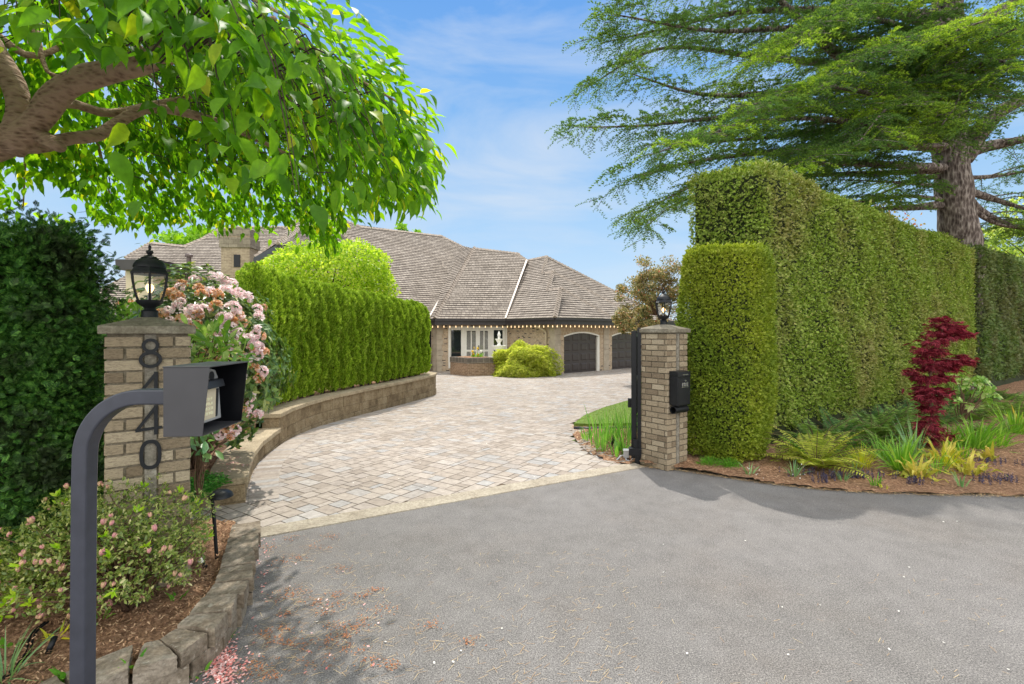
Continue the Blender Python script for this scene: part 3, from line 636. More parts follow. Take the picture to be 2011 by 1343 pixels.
# ---- old block edging at lower left: each block a part
BW = thing('block_edging', 'weathered grey block edging two courses high round the azalea bed', 'wall', (-1.9, 3.0, 0))
bl = smoothline(blk_top, 0.02); barc = np.r_[0, np.cumsum(np.linalg.norm(np.diff(bl, axis=0), axis=1))]
Tb = nrows(np.gradient(bl, axis=0)); Nb = np.stack([Tb[:, 1], -Tb[:, 0]], 1)
def bat(s, off):
    i = int(np.clip(np.searchsorted(barc, s), 0, len(bl) - 1)); return bl[i] + Nb[i] * off
s = 0.0; cnt = 0; lens = [0.30, 0.30, 0.26, 0.24, 0.2, 0.2, 0.19, 0.17, 0.2, 0.2, 0.2, 0.2, 0.2, 0.2, .2, .2]
def lump(c4b, c4t, name):
    """a rough-faced block: subdivided box pushed about"""
    b = np.array(c4b); t = np.array(c4t); n_ = 7; mb = MB(); V = []; F = []
    def face(q):
        base = len(V)
        for i in range(n_ + 1):
            for j in range(n_ + 1):
                a, c = i / n_, j / n_; V.append(q[0] * (1 - a) * (1 - c) + q[1] * a * (1 - c) + q[2] * a * c + q[3] * (1 - a) * c)
        for i in range(n_):
            for j in range(n_): k = base + i * (n_ + 1) + j; F.append((k, k + n_ + 1, k + n_ + 2, k + 1))
    face([t[0], t[1], t[2], t[3]]); face([b[3], b[2], b[1], b[0]])
    for i in range(4): j = (i + 1) % 4; face([b[i], b[j], t[j], t[i]])
    V = np.array(V); key = np.round(V, 4); u, inv = np.unique(key, axis=0, return_inverse=True); inv = inv.ravel()
    cen = V.mean(0); h1 = rng.normal(0, 0.0013, u.shape)
    ph = rng.uniform(0, 6, 3); low = 0.0015 * np.sin(u * 31 + ph)
    u2 = u + h1 + low
    ext = (np.abs(u - u.mean(0)) > (np.ptp(u, axis=0) * 0.47)).sum(1)          # pull the corners in
    u2 = u2 + (u.mean(0) - u) * (np.clip(ext - 1, 0, 2) * 0.02)[:, None]
    mb.add(u2, [tuple(inv[list(f)]) for f in F])
    return mb.build(name, M['oldblock'], BW)
for course, (z0, z1, sh, off) in enumerate([(-0.06, 0.098, 0.12, 0.012), (0.10, 0.20, 0.0, 0.0)]):
    s = -sh; i = 0
    while s < barc[-1] - 0.05:
        Lb = lens[min(i, len(lens) - 1)] if course else 0.24
        a, b = max(0, s) + .007, min(s + Lb, barc[-1]) - 0.013; s += Lb; i += 1
        if b - a < 0.06: continue
        jj = rng.uniform(-0.02, 0.02); tl = rng.uniform(-.014, .012)
        st_ = rng.uniform(.0, .03); P0, P1, P2, P3 = bat(a, off + jj * .5 + st_ - 0.005), bat(b, off + jj * .5 - 0.012), bat(b, 0.215), bat(a, 0.215)
        if np.linalg.norm(P2 - P3) < 0.05:
            m_ = (P2 + P3) / 2; tt = nrm(P1 - P0) * 0.04; P2, P3 = m_ + tt, m_ - tt
        lump([(p[0], p[1], z0) for p in (P0, P1, P2, P3)], [(p[0], p[1], z1 + tl) for p in (P0, P1, P2, P3)], 'block')

# ================================================================ GATE PILLARS
def pillar(corner, name_label, digits=None):
    c2 = np.array([corner[0], corner[1], 0.0]); S = 0.44; H = 1.815
    ctr = c2 + U * S / 2 - NF * S / 2
    T = thing('gate_pillar', name_label, 'pillar', ctr)
    core = MB(); core.box(ctr + Z * (H / 2 - .1), (S - .02, S - .02, H + .2), U, None); core.build('mortar_core', M['mortar'], T)
    mb = MB(); row = 0; z = 0.004; rh = 0.0752
    faces = [(c2, U, NF, True), (c2 - NF * S, NF, -U, False), (c2 + U * S, -NF, U, False), (c2 + U * S - NF * S, -U, -NF, False)]
    while z + 0.06 < H:
        for o, e, nn, front in faces:
            segs = []
            if front:
                lw, r0 = 0.188, 0.268
                segs += [(0, lw)] if row % 2 else [(0, .092), (.104, lw)]
                segs += [(r0, .348), (.36, S)] if row % 2 else [(r0, S)]
            else:
                s0 = -0.05 - (0.1 if row % 2 else 0)
                s0 = 0.0; cuts = [0, .092, .296, S] if row % 2 else [0, .194, .398, S]
                segs = [(cuts[k] + (.006 if k else 0), cuts[k + 1] - (.006 if k < len(cuts) - 2 else 0)) for k in range(len(cuts) - 1)]
            for a, b in segs:
                if b - a < .02: continue
                pr = 0.003 + rng.uniform(-.0015, .003); dep = 0.03
                if a < .001 : a -= 0.0
                a2, b2 = a + rng.uniform(0, .002), b - rng.uniform(0, .002)
                cc = o + e * (a2 + b2) / 2 + nn * (pr - dep / 2) + Z * (z + 0.0315)
                mb.box(cc, (b2 - a2, dep, 0.0625 + rng.uniform(-.002, .002)), e, nn)
        z += rh; row += 1
    mb.build('brick_facing', M['pbrick'], T, bevel=0.003)
    st = MB(); st.box(c2 + U * 0.228 + NF * (-.01) + Z * (H / 2), (0.062, 0.022, H - .002), U, None); st.build('concrete_strip', M['strip'], T)
    cp = MB(); hw = S / 2 + .033
    b = [ctr + U * hw * a + NF * hw * d for a, d in ((-1, -1), (1, -1), (1, 1), (-1, 1))]
    cp.hexa([p + Z * H for p in b], [p + Z * (H + .052) for p in b])
    tq = [ctr + U * .05 * a + NF * .05 * d + Z * (H + .112) for a, d in ((-1, -1), (1, -1), (1, 1), (-1, 1))]
    cp.hexa([p + Z * (H + .0521) for p in b], tq); cp.build('cap', M['pcap'], T, bevel=0.006)
    if digits:
        W = Z; of = 0.008
        def emit(fn, zc): fn(c2 + U * 0.228 + NF * of + Z * zc)
        el = lambda rx, rz, cx, cz, n=40: [(cx + rx * math.cos(2 * math.pi * k / n), cz + rz * math.sin(2 * math.pi * k / n)) for k in range(n)]
        se = lambda rx, rz, n=44, p=2.5: [(rx * math.copysign(abs(math.cos(2 * math.pi * k / n)) ** (2 / p), math.cos(2 * math.pi * k / n)), rz * math.copysign(abs(math.sin(2 * math.pi * k / n)) ** (2 / p), math.sin(2 * math.pi * k / n))) for k in range(n)]
        def d8(o):
            m_ = MB(); m_.ring(el(.046, .0455, 0, .0495), el(.027, .027, 0, .0495), o, U, W, NF, .009)
            m_.ring(el(.061, .0545, 0, -.0405), el(.041, .035, 0, -.0405), o + NF * .0004, U, W, NF, .0094); return m_
        def d4(o):
            m_ = MB(); w_ = .0098
            m_.prism([(.018, -.095), (.038, -.095), (.038, .095), (.018, .095)], o, U, W, NF, .009)
            m_.prism([(-.078, -.07), (.06, -.058), (.06, -.042), (-.078, -.051)], o + NF * .0003, U, W, NF, .009)
            m_.prism([(-.078, -.055), (-.056, -.055), (.036, .08), (.036, .095), (.024, .095)], o + NF * .0006, U, W, NF, .009); return m_
        def d0(o):
            m_ = MB(); m_.ring(se(.0575, .095), se(.037, .073), o, U, W, NF, .009); return m_
        for fn, zc in ((d8, 1.690), (d4, 1.474), (d4, 1.258), (d0, 1.036)):
            o_ = c2 + U * 0.228 + NF * of + Z * zc; fn(o_).build('house_number', M['lampblack'], T)
    return T, ctr
LP, lctr = pillar((-2.526, 3.0), 'brick gate pillar carrying the black house number 8440 beside the dark hedge', True)
RP, rctr = pillar((2.03, 6.33), 'brick gate pillar with letter box beside the rounded clipped topiary')

def lantern(ctr, label, turn):
    z0 = 1.815 + .106; b = np.array([ctr[0], ctr[1], z0])
    T = thing('post_lantern', label, 'lantern', b, 'lanterns on the gate pillars')
    mb = MB(); mb.lathe([(.047, 0), (.048, .006), (.047, .012), (.047, .046), (.050, .05), (.036, .058), (.030, .066), (.034, .074), (.052, .084), (.070, .100), (.076, .112), (.078, .122), (.070, .123)], b, 28)
    mb.build('base', M['lampblack'], T, True, angle=35)
    def hexr(z):  # cage profile
        t = (z - .12) / .18; return .073 + .036 * math.sin(min(1, max(0, t)) * 1.9) / math.sin(1.9) * 1.0 if t < 1 else .109
    zs = [.120, .15, .18, .21, .24, .27, .302]
    rs = [.074, .084, .092, .099, .104, .108, .109]
    for k in range(6):
        a = turn + k * math.pi / 3; rb = MB()
        rb.tube([b + np.array([r * math.cos(a), r * math.sin(a), z]) for r, z in zip(rs, zs)], .0072, 6); rb.build('rib', M['lampblack'], T)
        g = MB(); a2 = a + math.pi / 3; V = []
        for r, z in zip(rs, zs):
            r_ = r - .004
            for aa in (a + .06, a2 - .06): V.append(b + np.array([r_ * math.cos(aa), r_ * math.sin(aa), z]))
        g.add(V, [(2 * i, 2 * i + 1, 2 * i + 3, 2 * i + 2) for i in range(len(zs) - 1)]); g.build('glass_pane', M['glass'], T)
    rf = MB(); rf.lathe([(.098, .296), (.121, .298), (.122, .308), (.112, .314)], b, 6, turn); 
    rf.lathe([(.111, .3138), (.106, .325), (.100, .336), (.097, .345)], b, 6, turn)
    rf.lathe([(.094, .3445), (.093, .356), (.086, .374), (.074, .390), (.060, .401), (.050, .405), (.052, .409), (.040, .418), (.030, .424), (.015, .428), (.013, .436)], b, 28)
    rf.build('roof', M['lampblack'], T, True, angle=30)
    fn = MB(); fn.lathe([(.012, .435), (.020, .446), (.022, .454), (.017, .462), (.008, .467), (.007, .474), (.010, .484), (.009, .490), (.0045, .500), (.001, .506)], b, 16); fn.build('finial', M['lampblack'], T, True)
    bu = MB(); bu.lathe([(.008, .172), (.016, .186), (.023, .200), (.024, .212), (.019, .226), (.009, .234), (.001, .236)], b, 16); bu.build('bulb', M['bulb'], T, True)
    so = MB(); so.lathe([(.014, .118), (.014, .150), (.011, .152), (.011, .172)], b, 14); so.build('socket', M['silver'], T, True, angle=35)
    return T
lantern(lctr, 'lit black lantern standing on the pillar with the house number', math.atan2(-lctr[1], -lctr[0]))
lantern(rctr, 'lit black lantern standing on the pillar next to the tall topiary', math.atan2(-rctr[1], -rctr[0]) + .12)

o = MB().box(P(374.5, 649, 3.62), (.03, .05, .05), U).build('sensor_box', M['black'], bevel=.004); tag(o, 'small black sensor box fixed behind the cap of the numbered pillar', 'sensor')

# ================================================================ INTERCOM PEDESTAL
T = thing('intercom_post', 'charcoal gooseneck post of square tube carrying the keypad hood', 'post', (-1.58, 1.79, 0))
arc_pts = [(-1.590, 1.79, -.1), (-1.588, 1.79, .6), (-1.583, 1.79, 1.25), (-1.580, 1.79, 1.37)]
for k in range(1, 13):
    a = k / 12 * math.pi / 2; arc_pts.append((-1.36 - .22 * math.cos(a), 1.79, 1.37 + .22 * math.sin(a)))
arc_pts += [(-1.28, 1.79, 1.59), (-1.20, 1.79, 1.59)]
mb = MB(); mb.tube(arc_pts, .0278 * math.sqrt(2), 4, True, True); mb.build('gooseneck_tube', M['postgrey'], T, bevel=.006)
pl = MB(); pl.box((-1.588, 1.79, -.002), (.18, .18, .012)); pl.build('base_plate', M['postgrey'], T)
HB = thing('keypad_hood', 'open-fronted charcoal sheet metal hood held by the gooseneck post', 'intercom', (-1.19, 1.65, 1.47))
ca, sa = math.cos(R(4.7)), math.sin(R(4.7)); HU = np.array([ca, sa, 0]); HV = np.array([-sa, ca, 0]); HO = np.array([-1.190, 1.65, 0])
def hp(a, b, z): return HO + HU * a + HV * b + Z * z
WD, ZB, ZT, XT, XB, t_ = .285, 1.4705, 1.7065, .152, .127, .003
def slab(mb, q, n, th): q = [np.array(p) for p in q]; mb.hexa(q, [p + n * th for p in q])
for nm, b0 in (('side_panel', 0.0), ('side_panel', WD - t_)):
    mb = MB(); slab(mb, [hp(0, b0, ZB), hp(XB, b0, ZB), hp(XT, b0, ZT), hp(0, b0, ZT)], HV, t_); mb.build(nm, M['boxgrey' if b0 == 0 else 'gateblack'], HB, bevel=.001)  # far panel in black: shade inside the hood put into its colour
mb = MB(); slab(mb, [hp(-.002, -.002, ZT), hp(XT + .002, -.002, ZT), hp(XT + .002, WD + .002, ZT), hp(-.002, WD + .002, ZT)], Z, .004); mb.build('top_panel', M['boxgrey'], HB, bevel=.0015)
mb = MB(); slab(mb, [hp(0, t_, ZB - .001), hp(XB, t_, ZB - .001), hp(XB, WD - t_, ZB - .001), hp(0, WD - t_, ZB - .001)], Z, .003); mb.build('bottom_panel', M['boxgrey'], HB)
mb = MB(); slab(mb, [hp(0, t_, ZB + .003), hp(0, WD - t_, ZB + .003), hp(0, WD - t_, ZT - .001), hp(0, t_, ZT - .001)], HU, .003); mb.build('back_panel', M['boxgrey'], HB)
KP = thing('entry_keypad', 'silver entry keypad with pale keys inside the charcoal hood', 'keypad', hp(.005, .14, 1.50))
k0, k1 = .062, .218
mb = MB(); mb.hexa([hp(.004, k0, 1.497), hp(.082, k0, 1.497), hp(.082, k1, 1.497), hp(.004, k1, 1.497)], [hp(.004, k0, 1.628), hp(.074, k0, 1.628), hp(.074, k1, 1.628), hp(.004, k1, 1.628)]); mb.build('body', M['silver'], KP, bevel=.003)
mb = MB(); mb.prism([(k0, 1.630), (k1, 1.630), (k1, 1.655), (k1 - .02, 1.683), (k1 - .05, 1.69), (k0 + .05, 1.69), (k0 + .02, 1.683), (k0, 1.655)], HO + HU * .004, HV, Z, HU, .066); mb.build('speaker_housing', M['silver'], KP, bevel=.002)
mb = MB(); mb.prism([(.14 + .018 * math.cos(a) + .03, 1.662 + .018 * math.sin(a)) for a in np.linspace(0, 2 * math.pi, 18, endpoint=False)], HO + HU * .0701, HV, Z, HU, .002); mb.build('speaker', M['darkplastic'], KP)
mb = MB(); mb.hexa([hp(.060, k0 - .003, 1.626), hp(.096, k0 - .003, 1.620), hp(.096, k1 + .003, 1.620), hp(.060, k1 + .003, 1.626)], [hp(.060, k0 - .003, 1.652), hp(.088, k0 - .003, 1.648), hp(.088, k1 + .003, 1.648), hp(.060, k1 + .003, 1.652)]); mb.build('visor', M['darkplastic'], KP, bevel=.002)
def kx(z): return .082 - (z - 1.497) / .131 * .008
mb = MB(); mb.hexa([hp(kx(1.508) + .001, k0 + .012, 1.508), hp(kx(1.508) + .003, k0 + .012, 1.508), hp(kx(1.508) + .003, k1 - .048, 1.508), hp(kx(1.508) + .001, k1 - .048, 1.508)],
               [hp(kx(1.615) + .001, k0 + .012, 1.615), hp(kx(1.615) + .003, k0 + .012, 1.615), hp(kx(1.615) + .003, k1 - .03, 1.615), hp(kx(1.615) + .001, k1 - .03, 1.615)]); mb.build('key_panel', M['beige'], KP)
mb = MB(); mb.hexa([hp(kx(1.510) + .001, k1 - .047, 1.510), hp(kx(1.510) + .004, k1 - .047, 1.510), hp(kx(1.510) + .004, k1 - .034, 1.510), hp(kx(1.510) + .001, k1 - .034, 1.510)],
               [hp(kx(1.612) + .001, k1 - .026, 1.612), hp(kx(1.612) + .004, k1 - .026, 1.612), hp(kx(1.612) + .004, k1 - .012, 1.612), hp(kx(1.612) + .001, k1 - .012, 1.612)]); mb.build('trim_strip', M['darkplastic'], KP)
for r_ in range(4):
    for c_ in range(4):
        zc = 1.528 + r_ * .0175; bc = k0 + .030 + c_ * .0185
        mb = MB(); mb.box(hp(kx(zc) + .0035, bc, zc), (.004, .0125, .0105), HU, HV); mb.build('key', M['key'], KP, bevel=.001)

# ================================================================ LETTER BOX, GATE, OPERATOR BOX
pc = np.array([2.03, 6.33, 0.0]); bo = pc + U * .035 + NF * .006
T = thing('letter_box', 'black locking letter box with four combination dials on the brick pillar', 'letter box', bo + U * .13 + Z * .87)
mb = MB(); mb.box(bo + U * .135 + NF * .065 + Z * 1.055, (.27, .13, .37), U, NF); mb.build('box_body', M['black'], T, bevel=.004)
mb = MB(); mb.prism([(.0, 1.241), (.138, 1.241), (.133, 1.305), (.0, 1.312)], bo, NF, Z, U, .272); mb.build('lid', M['black'], T, bevel=.004)
mb = MB(); mb.box(bo + U * .135 + NF * .131 + Z * 1.045, (.25, .005, .335), U, NF); mb.build('door', M['black'], T, bevel=.002)
mb = MB(); mb.box(bo + U * .15 + NF * .14 + Z * 1.268, (.12, .006, .008), U, NF); mb.build('pull_handle', M['chrome'], T)
mb = MB(); mb.box(bo + U * .15 + NF * .1365 + Z * 1.105, (.155, .006, .006), U, NF); mb.build('ledge', M['chrome'], T)
mb = MB(); mb.prism([(.15 + .012 * math.cos(a), 1.188 + .012 * math.sin(a)) for a in np.linspace(0, 6.28, 14, endpoint=False)], bo + NF * .134, U, Z, NF, .012); mb.build('knob', M['chrome'], T)
for k in range(4):
    mb = MB(); cx_ = .098 + k * .036; mb.box(bo + U * cx_ + NF * .1365 + Z * 1.138, (.022, .006, .048), U, NF); d_ = mb.build('dial', M['chrome'], T, bevel=.002)
    mb = MB(); mb.box(bo + U * cx_ + NF * .1405 + Z * 1.138, (.010, .002, .010), U, NF); mb.build('dial_mark', M['darkplastic'], d_)
T = thing('newspaper_tube', 'open black paper tube fixed under the letter box', 'tube', bo + U * .13 + NF * .07 + Z * .81)
tc0 = bo + U * -.005 + NF * .062 + Z * .808; mb = MB(); ro, ri, Lt, n_ = .05, .043, .275, 28; V = []
for s_, r_ in ((0, ro), (Lt, ro), (Lt, ri), (0, ri)):
    for k in range(n_): a = 2 * math.pi * k / n_; V.append(tc0 + U * s_ + NF * r_ * math.cos(a) + Z * r_ * math.sin(a))
mb.add(V, [(i * n_ + k, i * n_ + (k + 1) % n_, ((i + 1) % 4) * n_ + (k + 1) % n_, ((i + 1) % 4) * n_ + k) for i in range(4) for k in range(n_)]); mb.build('tube_shell', M['black'], T, True, angle=35)
mb = MB(); mb.box(tc0 + U * .14 + NF * -.0 + Z * .055, (.2, .09, .012), U, NF); mb.build('bracket', M['black'], T)

GD = nrm([.262, .98, 0]); GP = np.array([1.700, 6.74, 0]); GN = np.array([GD[1], -GD[0], 0])
T = thing('driveway_gate', 'black metal swing gate folded open beside the letter box pillar', 'gate', GP)
def bar(nm, a0, a1, z0, z1, th, off=0.0):
    mb = MB(); mb.box(GP + GD * (a0 + a1) / 2 + GN * off + Z * (z0 + z1) / 2, (a1 - a0, th, z1 - z0), GD, GN); mb.build(nm, M['gateblack'], T, bevel=.004)
bar('hinge_stile', 0, .075, .06, 1.84, .075); bar('latch_stile', 2.55, 2.62, .06, 1.84, .06)
for z0 in (.16, .95, 1.74): bar('rail', .076, 2.549, z0, z0 + .06, .045)
for k in range(17): bar('picket', .20 + k * .139, .22 + k * .139, .221, 1.739, .02)
mb = MB(); mb.box(GP + GD * -.02 + GN * .07 + Z * .98, (.09, .05, 1.80), GD, GN); mb.build('gate_post', M['gateblack'], T, bevel=.004)
mb = MB(); mb.box(GP + GD * -.03 + GN * .015 + Z * .17, (.11, .17, .10), GD, GN); mb.box(GP + GD * -.02 + GN * .05 + Z * .06, (.08, .07, .12), GD, GN); mb.box(GP + GD * -.055 + GN * .03 + Z * .26, (.02, .075, .16), GD, GN); mb.build('hinge_bracket', M['gateblack'], T, bevel=.004)
mb = MB(); mb.box(GP + GD * .25 + GN * -.065 + Z * .80, (.06, .05, .13), GD, GN); mb.build('latch_box', M['gateblack'], T, bevel=.004)
ob_ = G(1229, 905); T = thing('junction_box', 'small grey electrical box with conduit at the foot of the gate', 'electrical box', ob_)
mb = MB(); mb.box(ob_ + np.array([.02, .05, .09]), (.10, .08, .10), GD, GN); mb.build('box_body', M['silver'], T, bevel=.006)
mb = MB(); mb.box(ob_ + np.array([.02, .05, .145]), (.112, .092, .012), GD, GN); mb.build('cover', M['silver'], T, bevel=.004)
mb = MB(); a_ = ob_ + np.array([-.03, .03, .07]); mb.tube([a_, a_ + np.array([-.04, -.01, -.005]), a_ + np.array([-.09, -.03, -.05]), a_ + np.array([-.12, -.05, -.075])], .011, 8); mb.build('conduit', M['silver'], T, True)
mb = MB(); a_ = ob_ + np.array([.0, 0, .04]); mb.tube([a_, a_ + np.array([.0, -.03, -.025]), a_ + np.array([.05, -.04, -.03]), a_ + np.array([.10, -.01, -.01])], .012, 8); mb.build('cable', M['silver'], T, True)

# ---- path light, small spots, cable and pipe in the azalea bed
b0 = G(427, 1095, .15); T = thing('path_light', 'black mushroom-hooded path light standing by the azalea', 'path light', b0)
tp = P(416, 968, b0[1]); 
mb = MB(); mb.tube([b0 - Z * .1, (b0 + tp) / 2, tp], .0125, 10); mb.build('stem', M['black'], T, True, angle=40)
hc = P(433, 975, b0[1]); mb = MB(); prof = [(.086, 0), (.084, .010), (.074, .026), (.056, .040), (.032, .050), (.001, .054)]
mb.lathe(prof, hc, 28); mb.lathe([(.001, .048), (.054, .036), (.072, .022), (.086, .0005)], hc, 28, cap=False); mb.build('hood', M['black'], T, True, angle=45)
b1 = G(397, 1112, .15); T = thing('spot_light', 'tiny white and black spot light lying beside the azalea', 'spot light', b1)
mb = MB(); mb.tube([b1 + np.array([-.02, 0, .05]), b1 + np.array([.0, 0, .025])], .016, 12); mb.build('lamp_head', M['white'], T, True, angle=40)
mb = MB(); mb.tube([b1 + np.array([.0, 0, .024]), b1 + np.array([.018, -.005, .006]), b1 + np.array([.035, -.01, .0])], .014, 10); mb.build('stake', M['black'], T, True)
b2 = G(1203, 876, .02); T = thing('spot_light', 'black stake spot light among the iris leaves by the gate', 'spot light', b2)
mb = MB(); mb.tube([b2 + np.array([-.01, 0, .03]), b2 + np.array([.035, 0, .17])], [.02, .034], 12); mb.build('lamp_head', M['black'], T, True, angle=40)
mb = MB(); mb.tube([b2 + np.array([-.01, 0, -.03]), b2 + np.array([-.008, 0, .035])], .012, 8); mb.build('stake', M['black'], T, True)
for k, (lb, off) in enumerate((('thin black cable looping over the soil at the left edge', 0),)):
    pts = [G(88, 1222, .19), G(62, 1245, .18), G(48, 1285, .165), G(20, 1318, .165), G(-30, 1360, .16)]
    mb = MB(); mb.tube(smoothline(pts, .02), .006, 6); mb.tube(smoothline([p + np.array([.012, .01, 0]) for p in pts], .02), .006, 6); tag(mb.build('garden_cable', M['black'], smooth=True), lb, 'cable')
mb = MB(); mb.tube([G(94, 1282, .16), G(100, 1268, .19), G(108, 1250, .22)], .014, 10); tag(mb.build('pipe_stub', M['black'], smooth=True), 'short black pipe end sticking out of the bed at lower left', 'pipe')
# ================================================================ THE HOUSE
HX = thing('brick_house', 'long tan brick house with steep shake roofs and dark garage doors', 'house', (-2, 28, -.36))
GZ = -.36; EA, EB_ = 2.19, 2.51
K = np.array([2.17, 24.65, 0]); gd = nrm([.755, .656, 0]); gn = np.array([gd[1], -gd[0], 0])
cd = nrm([-.66, .755, 0]); cn = np.array([-cd[1], cd[0], 0]); cn = cn if cn[0] < 0 else -cn
I0 = np.array([-.127, 27.3, 0]); B0 = np.array([-4.1, 26.5, 0]); bd = nrm(I0 - B0); bn = np.array([bd[1], -bd[0], 0])
bd_len = np.linalg.norm(I0 - B0)
def wpoly(mb, o, u, n, poly, th=.25): mb.prism([(a, b) for a, b in poly], o, u, Z, -n, th)
# wall beside the garage (seen obliquely), wall with the french doors, entry return
mb = MB(); L_c = np.linalg.norm(I0 - K)
wpoly(mb, K + np.zeros(3), cd, cn, [(0, GZ - .1), (L_c, GZ - .1), (L_c, 2.4), (0, 2.4)])
w0, w1 = .70, 3.80
wpoly(mb, B0, bd, bn, [(0, GZ - .1), (w0, GZ - .1), (w0, 2.4), (0, 2.4)])
wpoly(mb, B0, bd, bn, [(w1, GZ - .1), (bd_len - .003, GZ - .1), (bd_len - .003, 2.4), (w1, 2.4)])
wpoly(mb, B0, bd, bn, [(w0, 2.02), (w1, 2.02), (w1, 2.398), (w0, 2.398)]); wpoly(mb, B0, bd, bn, [(w0, GZ - .1), (w1, GZ - .1), (w1, -.17), (w0, -.17)])
dd_ = nrm([-.80, .60, 0]); dn = np.array([-dd_[1], dd_[0], 0]); dn = dn if dn[1] < 0 else -dn
wpoly(mb, B0 + dd_ * .004, dd_, dn, [(0, GZ - .1), (.45, GZ - .1), (.45, 2.4), (0, 2.4)]); wpoly(mb, B0, dd_, dn, [(2.1, GZ - .1), (9, GZ - .1), (9, 2.4), (2.1, 2.4)]); wpoly(mb, B0, dd_, dn, [(.45, 1.98), (2.1, 1.98), (2.1, 2.4), (.45, 2.4)])
mb.build('brick_wall', M['hbrick'], HX)
# garage wall with segmental arches
def arch(a, b, z, rise, n=16): return [(a + (b - a) * k / n, z + rise * (1 - (2 * k / n - 1) ** 2)) for k in range(n + 1)]
D1, D2 = (.70, 3.42), (4.72, 7.5); OFF = -.0
mb = MB(); zs_, rise = 1.62, .20
for a_, b_ in ((0, D1[0]), (D1[1] + .19, D2[0]), (D2[1] + .19, 12)):
    mb = MB(); wpoly(mb, K, gd, gn, [(a_, GZ - .1), (b_, GZ - .1), (b_, zs_), (a_, zs_)]); mb.build('brick_pier', M['hbrick'], HX)
mb = MB(); top = 2.4
pts = [(0, zs_ + .001)] + arch(D1[0], D1[1] + .19, zs_ + .001, rise) + arch(D2[0], D2[1] + .19, zs_ + .001, rise) + [(12, zs_ + .001), (12, top), (0, top)]
wpoly(mb, K, gd, gn, pts); mb.build('brick_lintel', M['soldier'], HX)
for a, b in (D1, D2):
    dr = MB(); back = K - gn * .12
    dr.prism([(a - .05, GZ), (b + .05, GZ), (b + .05, zs_ + .25), (a - .05, zs_ + .25)], back, gd, Z, -gn, .06); D = dr.build('garage_door', M['garage'], HX)
    w_ = (b - a) / 4; hh = (zs_ + .17 - GZ) / 4
    for r_ in range(4):
        z0 = GZ + .02 + r_ * hh
        gr = MB(); gr.box(back + gd * (a + b) / 2 + gn * .002 + Z * (z0 + hh - .01), (b - a, .008, .012), gd, gn); 
        for c_ in range(4):
            x0 = a + c_ * w_
            pn = MB(); o_ = back + gd * (x0 + w_ / 2) + Z * (z0 + hh / 2)
            iw, ih = w_ - .16, hh - .15
            b4 = [o_ + gd * iw / 2 * s - (-Z) * ih / 2 * t for s, t in ((-1, -1), (1, -1), (1, 1), (-1, 1))]
            t4 = [o_ + gn * .028 + gd * (iw / 2 - .05) * s + Z * (ih / 2 - .05) * t for s, t in ((-1, -1), (1, -1), (1, 1), (-1, 1))]
            pn.hexa(b4, t4); pn.build('door_panel', M['garage'], D)
        gr.build('door_seam', M['fascia'], D)
    cs = MB(); n_ = 16; ao = arch(a - .0, b + .19, zs_, rise); ai = arch(a, b + .19, zs_ - .075, rise)
    for i in range(n_): cs.prism([ai[i], ai[i + 1], ao[i + 1], ao[i]], K - gn * .005, gd, Z, -gn, .112)
    cs.prism([(b, GZ), (b + .19, GZ), (b + .19, zs_ - .076), (b, zs_ - .076)], K - gn * .006, gd, Z, -gn, .112)
    cs.prism([(b + .06, GZ), (b + .075, GZ), (b + .075, zs_ - .08), (b + .06, zs_ - .08)], K + gn * .006, gd, Z, -gn, .012)
    cs.build('door_casing', M['white'], HX)
# stone quoins
def quoin(o, u, n, s0, s1):
    z = GZ; i = 0; mb = MB()
    while z < 2.1:
        e = .06 if i % 2 else 0
        mb.box(o + u * (s0 + s1 + e) / 2 + n * .012 + Z * (z + .145), (s1 - s0 + e, .05, .284), u, n); z += .292; i += 1
    mb.build('quoin', M['quoin'], HX, bevel=.01)
quoin(K, gd, gn, -.02, .40); quoin(K, cd, cn, -.0, .30); quoin(B0, bd, bn, -.02, .26); quoin(K, gd, gn, 3.95, 4.40); quoin(B0, dd_, dn, 0.02, .3)
# french doors with side lights
zb, zt = -.168, 2.018; Wd = w1 - w0
def fx(f): return w0 + f * Wd
mb = MB(); FO = B0 - bn * .06
mb.prism([(fx(0), zb), (fx(1), zb), (fx(1), zt), (fx(0), zt)], FO - bn * .05, bd, Z, -bn, .05); WN = mb.build('french_window', M['white'], HX)
def pane(f0, f1, z0, z1, shutters):
    g = MB(); g.prism([(fx(f0), z0), (fx(f1), z0), (fx(f1), z1), (fx(f0), z1)], FO - bn * .03, bd, Z, bn, .0 + .008); g.build('pane', M['winglass'], WN)
    if shutters:
        s_ = MB(); zz = z0 + .06
        while zz < z1 - .05:
            for a, b in ((f0 + .004, (f0 + f1) / 2 - .010), ((f0 + f1) / 2 + .010, f1 - .004)):
                s_.box(FO + bd * (fx(a) + fx(b)) / 2 - bn * .012 + Z * zz, (fx(b) - fx(a), .012, .016), bd, bn)
            zz += .055
        s_.box(FO + bd * fx((f0 + f1) / 2) - bn * .010 + Z * (z0 + z1) / 2, (.06, .014, z1 - z0), bd, bn)
        s_.build('shutter', M['white'], WN)
fr_ = MB()
for a, b in ((0, .022), (.198, .30), (.462, .54), (.684, .79), (.955, 1.0)): fr_.prism([(fx(a), zb), (fx(b), zb), (fx(b), zt), (fx(a), zt)], FO, bd, Z, -bn, .045)
for a, b in ((.0221, .1979), (.301, .461), (.541, .683), (.791, .954)):
    fr_.prism([(fx(a), zt - (.10 if a not in (.301, .541) else .15)), (fx(b), zt - (.10 if a not in (.301, .541) else .15)), (fx(b), zt), (fx(a), zt)], FO - bn * .001, bd, Z, -bn, .043); fr_.prism([(fx(a), zb), (fx(b), zb), (fx(b), zb + .12), (fx(a), zb + .12)], FO - bn * .001, bd, Z, -bn, .043)
